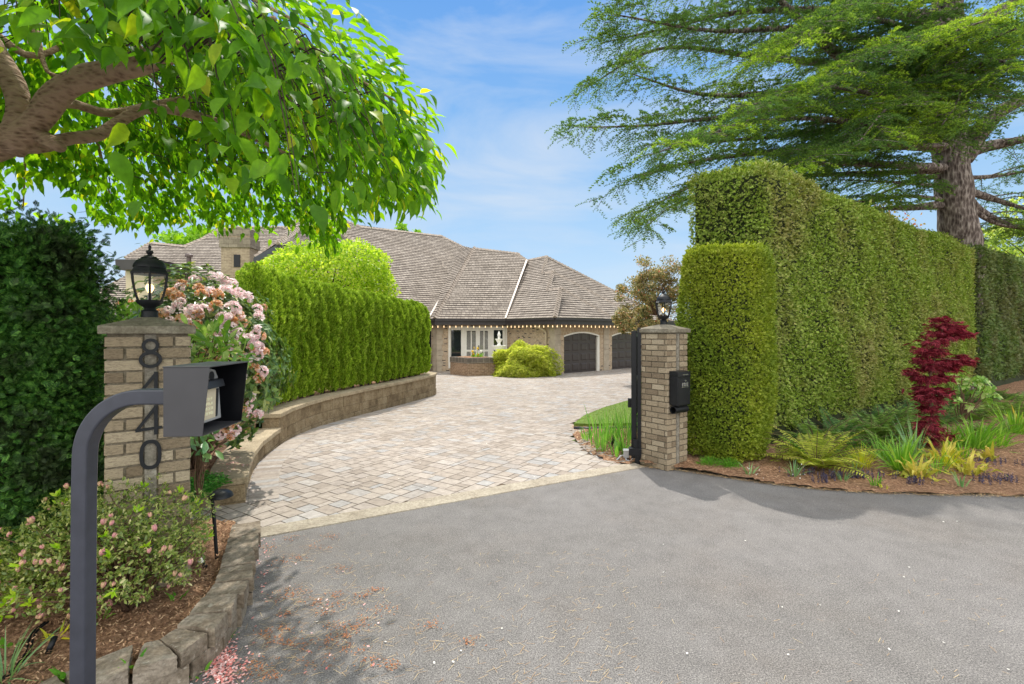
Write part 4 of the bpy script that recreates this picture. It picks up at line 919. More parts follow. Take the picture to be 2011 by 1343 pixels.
fr_.prism([(fx(.301), .72), (fx(.461), .72), (fx(.461), .82), (fx(.301), .82)], FO - bn * .001, bd, Z, -bn, .043); fr_.prism([(fx(.541), .72), (fx(.683), .72), (fx(.683), .82), (fx(.541), .82)], FO - bn * .001, bd, Z, -bn, .043)
fr_.build('frame', M['white'], WN, bevel=.004)
pane(.022, .198, zb + .1, zt - .09, False); pane(.30, .462, zb + .1, zt - .14, True); pane(.54, .684, zb + .1, zt - .14, True); pane(.79, .955, zb + .1, zt - .09, False)
hd = MB(); hd.box(FO + bd * fx(.515) + bn * .03 + Z * .93, (.05, .05, .26), bd, bn); hd.build('handle', M['black'], WN)
tr = MB(); tr.prism([(w0 - .09, zb - .02), (w0 - .001, zb - .02), (w0 - .001, zt + .09), (w0 - .09, zt + .09)], B0 + bn * .03, bd, Z, -bn, .03); tr.prism([(w1 + .001, zb - .02), (w1 + .09, zb - .02), (w1 + .09, zt + .09), (w1 + .001, zt + .09)], B0 + bn * .03, bd, Z, -bn, .03)
tr.prism([(w0, zt + .002), (w1, zt + .002), (w1, zt + .088), (w0, zt + .088)], B0 + bn * .03, bd, Z, -bn, .03); tr.build('window_trim', M['white'], HX)
# entry door in the return
mb = MB(); EO = B0 - dn * .15
mb.prism([(.45, GZ), (2.1, GZ), (2.1, 1.98), (.45, 1.98)], EO, dd_, Z, -dn, .05); ed = mb.build('entry_door', M['white'], HX)
mb = MB(); mb.prism([(.62, .85), (.98, .85), (.98, 1.85), (.62, 1.85)], EO + dn * .004, dd_, Z, dn, .004); mb.build('pane', M['winglass'], ed)
mb = MB(); mb.box(B0 + dd_ * .75 + dn * .35 + Z * .20, (.9, .25, 1.12), dd_, dn); mb.build('low_brick_pier', M['planterbrick'], HX)
# downspout
dp = K + cd * .55 + cn * .07; mb = MB(); mb.tube([dp + Z * 2.15 + cn * .4 + cd * .35, dp + Z * 2.10 + cn * .36 + cd * .3, dp + Z * 1.86 + cn * .05 + cd * .02, dp + Z * 1.75, dp + Z * (GZ + .02)], .05, 10); mb.build('downspout', M['beigepipe'], HX, True, angle=50)
# fascia + gutter + soffit along the eaves
EB0 = B0 + bn * .6 - bd * .15; EB1 = np.array([-.353, 26.64, 0]); EK = K + gn * .6 + cn * .6; EG = EK + gd * 13; ED = EB0 + dd_ * 8
def fas(nm, p, q):
    e = nrm(q - p); n_ = np.array([e[1], -e[0], 0]); n_ = n_ if n_[1] < 0 else -n_
    m_ = MB(); Lx = np.linalg.norm(q - p); mid = (p + q) / 2
    m_.box(mid + Z * 2.34 - n_ * .02, (Lx, .05, .30), e, n_); m_.box(mid + Z * 2.455 + n_ * .045, (Lx, .09, .11), e, n_); m_.build(nm, M['fascia'], HX)
for p, q in ((ED, EB0), (EB0, EB1), (EB1, EK), (EK, EG)): fas('fascia_gutter', p, q)
mb = MB(); sf = [ED, EB0, EB1, EK, EG, EG - gn * .8, K - gn * .1, I0 - bn * .1, B0 - bn * .1, ED + np.array([.3, .7, 0])]
mb.add([p + Z * 2.205 for p in sf], [tuple(range(len(sf)))]); mb.build('soffit', M['soffit'], HX)

# ---- roofs: stepped courses of shakes on true planes
def plane_from(o, e, pitch):
    e = nrm(e); q = np.array([-e[1], e[0], 0]); q = q if q[1] > 0 else -q
    return np.asarray(o, float), e, q, nrm(-q * math.sin(pitch) + Z * math.cos(pitch))
def clip(poly, v0, v1):
    def half(p, sgn, c):
        out = []
        for i in range(len(p)):
            a, b = p[i], p[(i + 1) % len(p)]; fa, fb = sgn * (a[1] - c), sgn * (b[1] - c)
            if fa >= 0: out.append(a)
            if fa * fb < 0: t = fa / (fa - fb); out.append((a[0] + (b[0] - a[0]) * t, a[1] + (b[1] - a[1]) * t))
        return out
    p = half(poly, 1, v0); return half(p, -1, v1) if len(p) > 2 else []
HROW = .2
def shakes(mb, pts, o, e, n, th=.03):
    s = nrm(np.cross(n, e)); s = s if s[2] > 0 else -s
    p2 = [((p - o) @ e, (p - o) @ s) for p in pts]
    v0 = min(p[1] for p in p2); v1 = max(p[1] for p in p2); k0 = math.floor(v0 / HROW)
    jr = np.random.default_rng(int(abs(v1) * 1000))
    for k in range(k0, int(v1 / HROW) + 1):
        row = clip(p2, k * HROW, (k + 1) * HROW - 1e-4)
        if len(row) < 3: continue
        t = th * jr.uniform(.8, 1.2); sh = jr.uniform(0, 1)
        V = [o + e * a + s * b + n * (t * (1 - (b - k * HROW) / HROW)) for a, b in row]
        mb.add(V, [tuple(range(len(V)))], [[(a + sh, b) for a, b in row]])
        lo = [a for a, b in row if b < k * HROW + 1e-3]
        if len(lo) >= 2:
            a0, a1 = min(lo), max(lo); bb = o + s * k * HROW
            mb.add([bb + e * a0 - n * .01, bb + e * a1 - n * .01, bb + e * a1 + n * t, bb + e * a0 + n * t], [(0, 1, 2, 3)], [[(0, 0), (0, 0), (0, 0), (0, 0)]])
def roof(nm, pts, o, e, n, back=True, name='roof_slope'):
    mb = MB(); shakes(mb, pts, o, e, n); ob = mb.build(name, M['shingle'], HX)
    return ob
def hipcap(line, w=.26, nm='hip_cap'):
    a, b = map(np.asarray, line); d = nrm(b - a); L_ = np.linalg.norm(b - a); r_ = nrm(np.cross(d, Z)); up = np.cross(r_, d); mb = MB(); k = 0
    while k * .22 < L_:
        c = a + d * (k * .22 + .12); t = .05
        q = [c - d * .13 + r_ * w / 2 - up * .03, c + d * .13 + r_ * w / 2 - up * .055, c + d * .13 - r_ * w / 2 - up * .055, c - d * .13 - r_ * w / 2 - up * .03]
        tq = [c - d * .13 + up * (.06 + t), c + d * .13 + up * .06, c + d * .13 + up * .0599, c - d * .13 + up * (.0599 + t)]
        mb.hexa(q, tq); k += 1
    return mb.build(nm, M['hipcap'], HX)
def flash(a, b, w=.10):
    d = nrm(b - a); r_ = nrm(np.cross(d, Z)); mb = MB(); up = np.cross(r_, d)
    mb.box((a + b) / 2 + up * .06, (np.linalg.norm(b - a), w, .05), d, r_, up); mb.build('valley_flashing', M['flash'], HX)
PT = R(40); E3 = lambda p: np.array([p[0], p[1], 2.51])
# plane B (over the french doors), plane C and G (garage wing), plane M (main)
oB, eB, qB, nB = plane_from(E3(EB0), bd, PT); hB = lambda x, y: plane_hit(x, y, oB, nB)
b1, b2_, b3 = hB(930, 488), hB(1015, 498), hB(1035, 512)
roof('B', [E3(EB0), E3(EB1), b3, b2_, b1], oB, eB, nB)
oM, eM, qM, nM = plane_from(P(710, 446, 31.8), (.79, .61, 0), PT); hM = lambda x, y: plane_hit(x, y, oM, nM)
mpts = [hM(x, y) for x, y in ((560, 642), (842, 627), (918, 495), (921, 491), (867, 464), (710, 446), (670, 431), (636, 418), (600, 418), (560, 446))]
roof('M', mpts, oM, eM, nM)
v0, v1 = hM(842, 627), hM(918, 495)
# narrow hip slope between the valley and the wing's left hip
n_ = nrm(np.cross(b1 - E3(EB0), v0 - E3(EB0))); n_ = n_ if n_[2] > 0 else -n_
e_ = nrm(np.cross(Z, n_)); roof('Bh', [E3(EB0), b1, v1, v0], E3(EB0), e_, n_)
hipcap((E3(EB0) + Z * .05, b1 + Z * .03)); fsh = lambda p, k: p + nrm(np.array([0, 0, EYE]) - p) * k
flash(fsh(v0, .2), fsh(v1, .35))
hipcap((b1, b2_), .24, 'ridge_cap'); hipcap((b2_, b3), .24, 'ridge_cap')
oC, eC, qC, nC = plane_from(E3(EK), cd, PT)
qC2 = np.array([-cn[0], -cn[1], 0]); nC = nrm(cn * math.sin(PT) + Z * math.cos(PT)); hC = lambda x, y: plane_hit(x, y, oC, nC)
cpts = [E3(EK), E3(EB1), hC(1035, 512), hC(1073, 504), hC(1066, 537), hC(1085, 534), hC(1075, 571), hC(1101, 567)]
roof('C', cpts, oC, eC, nC)
flash(fsh(E3(EB1), .05), fsh(hB(1035, 512), .35))
nG = nrm(gn * math.sin(PT) + Z * math.cos(PT)); oG = E3(EK); hG = lambda x, y, off=0: plane_hit(x, y, oG - nG * off, nG)
G0 = [E3(EK), hC(1101, 567), hG(1205, 626)]
roof('G', [E3(EK), hG(1101, 567), hG(1206, 626)], oG, gd, nG)
roof('G', [hG(1076, 571, .22), hG(1085, 534, .22), hG(1218, 604, .22), hG(1250, 626, .22), hG(1180, 626, .22), hG(1095, 571, .22)], oG - nG * .22, gd, nG)
roof('G', [hG(1066, 537, .44), hG(1073, 504, .44), hG(1240, 590, .44), hG(1345, 643, .44), hG(1235, 626, .44), hG(1090, 540, .44)], oG - nG * .44, gd, nG)
hipcap((E3(EK) + Z * .04, hC(1101, 567))); hipcap((hC(1075, 571), hC(1085, 534))); hipcap((hC(1066, 537), hC(1073, 504)))
for p, q, of in (((1101, 567), (1206, 626), 0), ((1085, 534), (1218, 604), .22), ((1073, 504), (1345, 643), .44)): hipcap((hG(*p, of), hG(*q, of)), .2)
hipcap((hC(1066, 537), hC(1085, 534)), .2, 'ridge_cap'); hipcap((hC(1075, 571), hC(1101, 567)), .2, 'ridge_cap'); hipcap((hC(1036, 512), hC(1073, 504)), .22, 'ridge_cap')
for i in range(3, 9): hipcap((mpts[i], mpts[i + 1]), .26, 'ridge_cap')
# left wing
oL, eL, qL, nL = plane_from((-12, 24.2, 2.4), (1, 0, 0), R(38)); hL = lambda x, y: plane_hit(x, y, oL, nL)
lpts_px = [(130, 650), (150, 600), (192, 573), (246, 545), (246, 506), (295, 477), (361, 484), (395, 470), (431, 449), (470, 446), (560, 446), (600, 424), (640, 424), (640, 650)]
lpts = [hL(*p) for p in lpts_px]; roof('L', lpts, oL, eL, nL)
for i in (1, 2): hipcap((lpts[i], lpts[i + 1]), .3)
for i in range(4, 11): hipcap((lpts[i], lpts[i + 1]), .3)
# far slopes so that the roofs are closed volumes behind their ridges
mb = MB()
for seq, rows in ((mpts[3:9], None), (lpts[1:13], None), ([b1, b2_, b3], None), ([hC(1035, 512), hC(1073, 504), hG(1345, 643, .44)], None)):
    for a, b in zip(seq[:-1], seq[1:]):
        bk = lambda p: np.array([p[0] + 2.0, p[1] + max(.6, (p[2] - 2.3) / .8), 2.3]); mb.add([a - Z * .03, b - Z * .03, bk(b), bk(a)], [(0, 1, 2, 3)])
mb.build('rear_slope', M['hipcap'], HX)
# upper wing with its own eave behind the round maple
A_, B_, C_ = np.array([-12.0, 22.6, 5.28]), np.array([-9.3, 19.25, 5.28]), np.array([-5.9, 21.85, 5.28]); AP = np.array([-10.0, 24.3, 7.45])
for tri in ((B_, C_, AP), (A_, B_, AP)):
    e_ = nrm(tri[1] - tri[0]); n_ = nrm(np.cross(tri[1] - tri[0], tri[2] - tri[0])); n_ = n_ if n_[2] > 0 else -n_
    roof('W', list(tri), tri[0], e_, n_)
for a, b in ((B_, AP), (C_, AP), (A_, AP)): hipcap((a + Z * .04, b + Z * .04), .22)
for p, q in ((A_, B_), (B_, C_)):
    e = nrm(q - p); nn = np.array([e[1], -e[0], 0]); nn = nn if nn[1] < 0 else -nn; m_ = MB(); m_.box((p + q) / 2 - Z * .14 + nn * .03, (np.linalg.norm(q - p), .08, .26), e, nn); m_.build('fascia_gutter', M['fascia'], HX)
mb = MB(); ins = [A_ + np.array([.75, .25, 0]), B_ + np.array([.0, .75, 0]), C_ + np.array([-.6, .35, 0]), C_ + np.array([-2.6, 5, 0]), A_ + np.array([.8, 5, 0])]
mb.add([p * np.array([1, 1, 0]) + Z * GZ for p in ins] + [p - Z * .22 for p in ins], [(0, 1, 6, 5), (1, 2, 7, 6), (2, 3, 8, 7), (3, 4, 9, 8), (4, 0, 5, 9), (5, 6, 7, 8, 9)]); mb.build('brick_wall', M['hbrick'], HX)
# dormer eave of the left wing
dz = 24.6; p0, p1 = P(226, 509, dz), P(304, 509, dz); p1b = P(306, 509, dz)
mb = MB(); mb.hexa([p0 + np.array([.03, .0, -.52]), p1b + np.array([0, 0, -.52]), p1b + np.array([0, 2.5, -.52]), p0 + np.array([.5, 2.5, -.52])], [p0, p1b, p1b + np.array([0, 2.5, 0]), p0 + np.array([.3, 2.5, 0])]); mb.build('dormer_fascia', M['fascia'], HX)
mb = MB(); q0, q1 = P(247, 531, dz + .5), P(300, 531, dz + .5); mb.hexa([q0 - Z * 1.6, q1 - Z * 1.6, q1 + np.array([0, 2.4, -1.6]), q0 + np.array([0, 2.4, -1.6])], [q0 + Z * .15, q1 + Z * .15, q1 + np.array([0, 2.4, .15]), q0 + np.array([0, 2.4, .15])]); mb.build('dormer_wall', M['beigepipe'], HX)
# chimney
cb, ct = P(463, 640, 24.5), P(463, 452, 24.5); ch = MB(); cw, cdp = 1.40, .95
zt_ = ct[2]; o_ = np.array([cb[0] - .05, 24.5 + cdp / 2, 0])
ch.box(o_ + Z * (zt_ / 2 + .0), (cw, cdp, zt_ - .2), (1, .06, 0)); CH = ch.build('chimney', M['chimbrick'], HX)
m_ = MB(); m_.box(o_ + Z * (zt_ - .62), (cw + .13, cdp + .13, .5), (1, .06, 0)); m_.box(o_ + Z * (zt_ - .10), (cw + .06, cdp + .06, .35), (1, .06, 0)); m_.build('stone_collar', M['collar'], CH)
m_ = MB(); m_.box(o_ + np.array([.12, -cdp / 2 - .01, zt_ - 1.55]), (.30, .05, .62), (1, .06, 0)); m_.build('flue_slot', M['black'], CH)
# vent pipes on the left slope
def vent(px, ytop, ybot, w, mat, hood):
    d = hL(px, ybot)[1]; b_, t_2 = P(px, ybot, d), P(px, ytop, d); r_ = w / 2 / FPX * d; m_ = MB(); m_.tube([b_ - Z * .2, t_2], r_, 14)
    if hood: m_.tube([t_2 - Z * .02, t_2 + Z * .10], r_ * 1.7, 14); m_.tube([t_2 + Z * .099, t_2 + Z * .16], [r_ * 1.75, r_ * 1.2], 14)
    m_.lathe([(r_ * 2.0, -.12), (r_ * 1.2, .12)], b_, 14); m_.build('vent_pipe', mat, HX, True, angle=40)
vent(371, 504, 548, 8, M['brownpipe'], True); vent(343, 519, 547, 4, M['flash'], False); vent(204, 598, 630, 13, M['black'], True)
m_ = MB(); p_ = hM(870, 524); m_.tube([p_, p_ + Z * .34], .035, 8); m_.build('vent_pipe', M['flash'], HX)
# bodies of the house behind the facades
mb = MB(); mb.box((-11, 31, 1.0), (16, 8, 2.6), (1, .25, 0)); mb.box((-14.5, 29.3, 1.0), (9, 8, 2.5)); mb.build('rear_wall', M['hbrick'], HX)

# ---- string lights under the eaves
SL = thing('string_lights', 'warm bulbs strung along the eave of the garage wing', 'string lights', EK + Z * 2.16)
cab = MB(); bulb0 = None
for p, q in ((EB0 + dd_ * .7, EB0), (EB0, EB1), (EB1, EK), (EK, EK + gd * 6.2)):
    Ls = np.linalg.norm(q - p); nb_ = int(Ls / .31); cab.tube([p + Z * 2.165, q + Z * 2.165], .008, 4)
    for k in range(nb_):
        c = p + (q - p) * ((k + .5) / nb_) + Z * (2.085 + rng.uniform(-.012, .012))
        if bulb0 is None:
            m_ = MB(); m_.lathe([(.012, .07), (.014, .03), (.025, .0), (.023, -.022), (.010, -.04)], c, 10); bulb0 = m_.build('bulb', M['bulbhot'], SL, True); bc0 = c
        else:
            d_ = bulb0.copy(); COL.objects.link(d_); d_.location = Vector(c - bc0)
cab.build('cable', M['black'], SL)
m_s = MB()
A2, B2 = A_ - Z * .32, B_ - Z * .32; SL2 = thing('string_lights', 'warm bulbs strung under the upper eave beside the chimney', 'string lights', A2); m_s.tube([A2, B2], .008, 4); m_s.build('cable', M['black'], SL2)
for k in range(11):
    c = A2 + (B2 - A2) * (k + .5) / 11 - Z * .07; d_ = bulb0.copy(); COL.objects.link(d_); d_.parent = SL2; d_.location = Vector(c - bc0 + np.array(SL.location) - np.array(SL2.location))

# ---- brick planter, fountain, tulips
pa, pb, pcx, pd = np.array([-3.15, 24.7, 0]), np.array([-2.155, 23.4, 0]), np.array([-.75, 24.05, 0]), np.array([-1.9, 25.6, 0])
T = thing('brick_planter', 'raised angular brick planter with grey coping before the french doors', 'planter', pb + Z * GZ)
ce = (pa + pb + pcx + pd) / 4; mb = MB(); q = [pb, pcx, pd, pa]; mb.hexa([p + Z * (GZ - .05) for p in q], [p + Z * .27 for p in q]); mb.build('brick_body', M['planterbrick'], T)
q = [ce + (p - ce) * 1.03 for p in q]; mb = MB(); mb.hexa([p + Z * .2702 for p in q], [p + Z * .545 for p in q]); mb.build('coping', M['darkstone'], T, bevel=.015)
q = [ce + (p - ce) * .72 for p in q]; mb = MB(); mb.hexa([p + Z * .50 for p in q], [p + Z * .556 for p in q]); mb.build('soil', M['soil'], T)
fc = np.array([P(980, 650, 25.4)[0], 25.4, 0]); T = thing('garden_fountain', 'white three-tier stone fountain with pointed finial near the french doors', 'fountain', fc + Z * GZ)
mb = MB(); mb.lathe([(.62, GZ), (.62, .34), (.72, .36), (.74, .46), (.66, .50), (.60, .46)], fc, 32); mb.build('basin', M['offwhite'], T, True, angle=35)
mb = MB(); mb.lathe([(.24, .45), (.18, .55), (.11, .65), (.13, .78), (.24, .86), (.36, .98), (.40, 1.06), (.41, 1.10), (.37, 1.09), (.2, 1.0)], fc, 32); mb.build('large_bowl', M['offwhite'], T, True, angle=40)
mb = MB(); mb.lathe([(.11, 1.02), (.12, 1.10), (.07, 1.20), (.085, 1.27), (.15, 1.34), (.20, 1.42), (.205, 1.45), (.17, 1.44)], fc, 28); mb.build('small_bowl', M['offwhite'], T, True, angle=40)
mb = MB(); mb.lathe([(.05, 1.42), (.07, 1.50), (.045, 1.54), (.085, 1.60), (.09, 1.66), (.06, 1.75), (.025, 1.83), (.001, 1.87)], fc, 18); mb.build('finial', M['offwhite'], T, True)
tul = [(928, 692, 'tulipy'), (938, 686, 'tulipy'), (944.5, 692, 'tulipw'), (930, 698, 'tulipo'), (939, 699, 'tulipo'), (931, 685, 'tulipy')]
nmz = {'tulipy': 'yellow', 'tulipw': 'white', 'tulipo': 'orange'}
lab = ['pale yellow tulip standing left in the brick planter', 'tall bright yellow tulip in front of the door handle', 'white tulip at the right of the planter clump', 'low orange tulip left at the planter rim', 'low orange tulip right at the planter rim', 'small yellow tulip bud highest in the planter']
for (px, py, mk_), lb in zip(tul, lab):
    d_ = 24.35; h_ = P(px, py, d_); b_ = np.array([h_[0], d_, .55]); T = thing('tulip', lb, 'tulip', b_, 'tulips in the brick planter')
    m_ = MB(); m_.tube([b_, h_], .008, 5); m_.build('stem', M['strap'], T)
    s_ = .35 if lb.startswith('small') else 1.0
    m_ = MB(); m_.lathe([(.015 * s_, -.02), (.05 * s_, .02), (.062 * s_, .06), (.05 * s_, .10), (.02 * s_, .12)], h_, 10); m_.build('flower', M[mk_], T, True)
    n_ = 9; a_ = rng.uniform(0, 6.28, n_); dv = np.stack([np.cos(a_) * .4, np.sin(a_) * .4, np.ones(n_)], 1)
    foliage('leaf', scatter([(-.5, 0, 0), (.5, 0, 0), (.35, .6, 0), (0, 1, 0), (-.35, .6, 0)], [(0, 1, 2, 3, 4)], np.repeat(b_[None], n_, 0) + rng.normal(0, .04, (n_, 3)) * np.array([1, 1, 0]), dv, rdir(n_), rng.uniform(.15, .28, n_), .05), M['strap'], T)
# ================================================================ VEGETATION
# leaf templates: x across, y along, z out of the leaf
T_DIA = [(0, 0, 0), (.5, .45, .06), (0, 1, -.05), (-.5, .45, .06)]; F_DIA = [(0, 1, 2, 3)]
T_OVAL = [(0, 0, 0), (.34, .22, .05), (.5, .52, .05), (.3, .82, .0), (0, 1, -.08), (-.3, .82, .0), (-.5, .52, .05), (-.34, .22, .05), (0, .25, 0), (0, .52, -.01), (0, .8, -.03)]
F_OVAL = [(0, 1, 8, 8), (1, 2, 9, 8), (2, 3, 10, 9), (3, 4, 10, 10), (4, 5, 10, 10), (5, 6, 9, 10), (6, 7, 8, 9), (7, 0, 8, 8)]
def tri4(F): return F
T_CH = [(0, -.12, 0), (.0, 0, 0), (.42, .20, .10), (.5, .45, .10), (.34, .70, .03), (.10, .90, -.08), (0, 1.08, -.18), (-.10, .90, -.08), (-.34, .70, .03), (-.5, .45, .10), (-.42, .20, .10), (0, .2, .0), (0, .45, .01), (0, .70, -.05), (.014, -.12, 0)]
F_CH = [(1, 2, 11), (2, 3, 12), (2, 12, 11), (3, 4, 13), (3, 13, 12), (4, 5, 13), (5, 6, 13), (6, 7, 13), (7, 8, 13), (8, 9, 12), (8, 12, 13), (9, 10, 11), (9, 11, 12), (10, 1, 11), (0, 14, 1)]
def quad2tri(F):
    out = []
    for f in F:
        f = list(dict.fromkeys(f))
        for k in range(1, len(f) - 1): out.append((f[0], f[k], f[k + 1]))
    return out
F_OVAL = quad2tri(F_OVAL); F_DIA = quad2tri(F_DIA)
def frond_template(nl=4, w=.10, spread=.62, curve=-.12):
    """flat cypress spray: a spine with alternate lobes"""
    V = []; F = []
    def blade(x0, y0, x1, y1, ww, z0, z1):
        d = np.array([x1 - x0, y1 - y0]); L_ = np.linalg.norm(d); p = np.array([-d[1], d[0]]) / L_ * ww; m = np.array([x0, y0]) + d * .55; b = len(V)
        V.extend([(x0, y0, z0), (m[0] + p[0], m[1] + p[1], (z0 + z1) / 2 + .015), (x1, y1, z1), (m[0] - p[0], m[1] - p[1], (z0 + z1) / 2 + .015)]); F.append((b, b + 1, b + 2, b + 3))
    blade(0, 0, 0, 1, w * .75, 0, curve)
    for k in range(nl):
        y = .12 + .68 * k / nl; L_ = .46 * (1 - .5 * k / nl)
        for sgn in (-1, 1):
            yy = y + (.07 if sgn > 0 else 0); blade(0, yy, sgn * L_ * spread, yy + L_ * .8, w, curve * yy * yy, curve * (yy + L_) ** 2)
    return V, quad2tri(F)
FR4 = frond_template(4, .062); FR3 = frond_template(3, .10); FR2 = frond_template(2, .13)
def sub(o): return o
def hull_pts(n, o, u, v, Lu, Lv, zt):  # points on a vertical face
    pass

def clipped_box(name, label, cat, o, u, Lu, Lv, z0, ztop, mat, dens, size, tmpl, rcorner=.15, faces=('front', 'left', 'right', 'top'), wob=.06, group=None, coremat='core', jit=.07, gap=0.0, topd=None):
    """a clipped hedge: solid dark core with sprays over its faces. o is the front-left ground corner"""
    u = nrm(u); v = np.array([-u[1], u[0], 0]); T = thing(name, label, cat, o, group)
    o = np.asarray(o, float); zt = ztop if callable(ztop) else (lambda a, b: ztop)
    core = MB(); ins = .10; nseg = 8; A = [(ins, ins), (Lu - ins, ins), (Lu - ins, Lv - ins), (ins, Lv - ins)]
    for k in range(nseg):
        a0, a1 = ins + (Lu - 2 * ins) * k / nseg, ins + (Lu - 2 * ins) * (k + 1) / nseg
        q = [(a0, ins), (a1, ins), (a1, Lv - ins), (a0, Lv - ins)]
        core.hexa([o + u * a + v * b + Z * (-.1) for a, b in q], [o + u * a + v * b + Z * (zt(a, b) - ins - .04) for a, b in q])
    core.build('trunk', M[coremat], T)  # solid core, no real trunk; dark to the ground as painted shade under the hedge
    fr_ = []
    def wobf(a, z, s): return wob * (np.sin(a * 2.1 + s) * .5 + np.sin(z * 2.7 + a * .7 + s * 2) * .5 + .4 * np.sin(a * 5.3 + z * 4.1 + s))
    def face(kind):
        if kind in ('front', 'back'): n = int(Lu * 4.0 * dens); a = rng.uniform(0, Lu, n); b = np.zeros(n) if kind == 'front' else np.full(n, Lv); nn = -v if kind == 'front' else v
        elif kind in ('left', 'right'): n = int(Lv * 4.0 * dens); b = rng.uniform(0, Lv, n); a = np.zeros(n) if kind == 'left' else np.full(n, Lu); nn = -u if kind == 'left' else u
        else: n = int(Lu * Lv * (topd or dens)); a = rng.uniform(0, Lu, n); b = rng.uniform(0, Lv, n); nn = Z
        H = np.array([zt(x, y) for x, y in zip(a, b)])
        z = H.copy() if kind == 'top' else z0 + rng.uniform(0, 1, n) * (H - z0)
        # ragged lower edge
        if kind != 'top': z = np.where(z < z0 + .35, z0 + np.abs(rng.normal(0, .25, n)) + .15 * np.sin(a * 3) ** 2, z)
        P_ = o + a[:, None] * u + b[:, None] * v + z[:, None] * Z
        N_ = np.repeat(np.asarray(nn, float)[None], n, 0)
        # rounded arrises
        ea = np.minimum(a, Lu - a) if kind in ('front', 'back', 'top') else np.minimum(b, Lv - b)
        if kind != 'top':
            k = np.clip(1 - (H - z) / rcorner, 0, 1); P_ -= N_ * (k ** 2)[:, None] * rcorner * .55; N_ = N_ + Z * k[:, None]
            k2 = np.clip(1 - ea / rcorner, 0, 1); P_ -= N_ * (k2 ** 2)[:, None] * rcorner * .5
            kb = np.clip(1 - (z - z0) / .5, 0, 1); P_ -= nn * (kb ** 2)[:, None] * .10
        else:
            eb = np.minimum(np.minimum(a, Lu - a), np.minimum(b, Lv - b)); k = np.clip(1 - eb / rcorner, 0, 1); P_ -= Z * (k ** 2)[:, None] * rcorner * .6
        P_ += N_ * (wobf(a + b, z, 1.0) + rng.normal(0, jit * .5, n) - abs(jit) * .5 + np.where(rng.random(n) < .02, rng.uniform(.02, .10, n), 0))[:, None]
        d = N_ * .9 + rdir(n) * .95 + Z * (.25 if kind != 'top' else .3)
        s = rng.uniform(.7, 1.3, n) * size; t_, f_ = tmpl
        fr_.append(scatter(t_, f_, P_, d, N_ + rdir(n) * .8 + Z * .5, s, s * rng.uniform(.8, 1.2, n)))
    for f in faces: face(f)
    foliage('foliage', joinVF(fr_), M[mat], T); return T

# ---- right-hand tall hedges
u2 = nrm([.826, .564, 0]); N1 = np.array([3.79, 7.27, 0])
clipped_box('tall_hedge', 'very tall clipped hedge wall running right behind the ferns and red maple', 'hedge', N1, u2, 11.1, 1.35, .22, lambda a, b: 4.36 - .018 * a + .16 * max(0, b) / 1.35 * max(0, 1 - a / 3) + .05 * math.sin(a * 1.7), 'hedge', 1500, .062, FR2, .16, wob=.05, jit=.06)
N2 = np.array([13.68, 14.12, 0])
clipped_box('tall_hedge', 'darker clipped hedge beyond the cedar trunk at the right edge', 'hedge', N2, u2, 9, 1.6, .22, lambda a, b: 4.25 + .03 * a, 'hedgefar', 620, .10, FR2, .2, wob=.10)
# ---- left dark hedge
cl = np.array([-3.04, 3.36, 0]); Lh = 2.6
clipped_box('dark_hedge', 'dark green untrimmed hedge left of the numbered pillar', 'hedge', cl - U * Lh, U, Lh, .85, .12, lambda a, b: 2.60 - .10 * max(0, a - Lh + .5) + .03 * math.sin(a * 5), 'yew', 5200, .062, FR4, .22, faces=('front', 'right', 'top'), wob=.09, jit=.2)

# ---- rounded topiary column
def topiary():
    c = np.array([3.06, 6.93, 0]); T = thing('clipped_topiary', 'squat column of yellow-green clipped cypress with rounded top beside the letter box', 'topiary', c)
    rx, ry, H, zb = .57, .54, 3.03, .10; core = MB(); core.lathe([(.22, -.05), (.38, zb + .1), (.46, .6), (.47, 2.5), (.42, 2.85), (.2, 2.92)], c, 24); core.build('trunk', M['core'], T)
    n = 52000; z = rng.uniform(zb, H, n); a = rng.uniform(0, 2 * math.pi, n); top = rng.random(n) < .14
    ex = 3.2
    ca_, sa_ = np.cos(a), np.sin(a); rr = 1 / (np.abs(ca_) ** ex + np.abs(sa_) ** ex) ** (1 / ex)
    prof = np.interp(z, [zb, .35, .8, 1.6, 2.4, 2.75, 2.9, 3.0, H], [.80, .93, 1.0, 1.03, 1.0, .96, .90, .80, .6])
    k = np.where(top, np.sqrt(rng.random(n)) * .9, 1.0); z = np.where(top, H - .03 - .14 * k ** 3, z); prof = np.where(top, 1.0, prof)
    ang = PHI; lx, ly = ca_ * rr * rx * prof * k, sa_ * rr * ry * prof * k
    X = np.stack([c[0] + lx * math.cos(ang) - ly * math.sin(ang), c[1] + lx * math.sin(ang) + ly * math.cos(ang), z], 1)
    N_ = np.stack([lx * math.cos(ang) - ly * math.sin(ang), lx * math.sin(ang) + ly * math.cos(ang), np.zeros(n)], 1); N_ = nrows(N_)
    N_ = np.where(top[:, None], Z[None] + N_ * .2 * k[:, None], N_ + Z * np.clip((z - 2.7) / .3, 0, 1)[:, None])
    X += N_ * (rng.normal(0, .016, n) - .02 + .018 * np.sin(a * 3 + z * 4))[:, None]
    foliage('foliage', scatter(*FR2, X, N_ * 1.0 + rdir(n) * .9 + Z * .3, N_ + rdir(n) * .8, rng.uniform(.034, .058, n)), M['topiary'], T)
topiary()

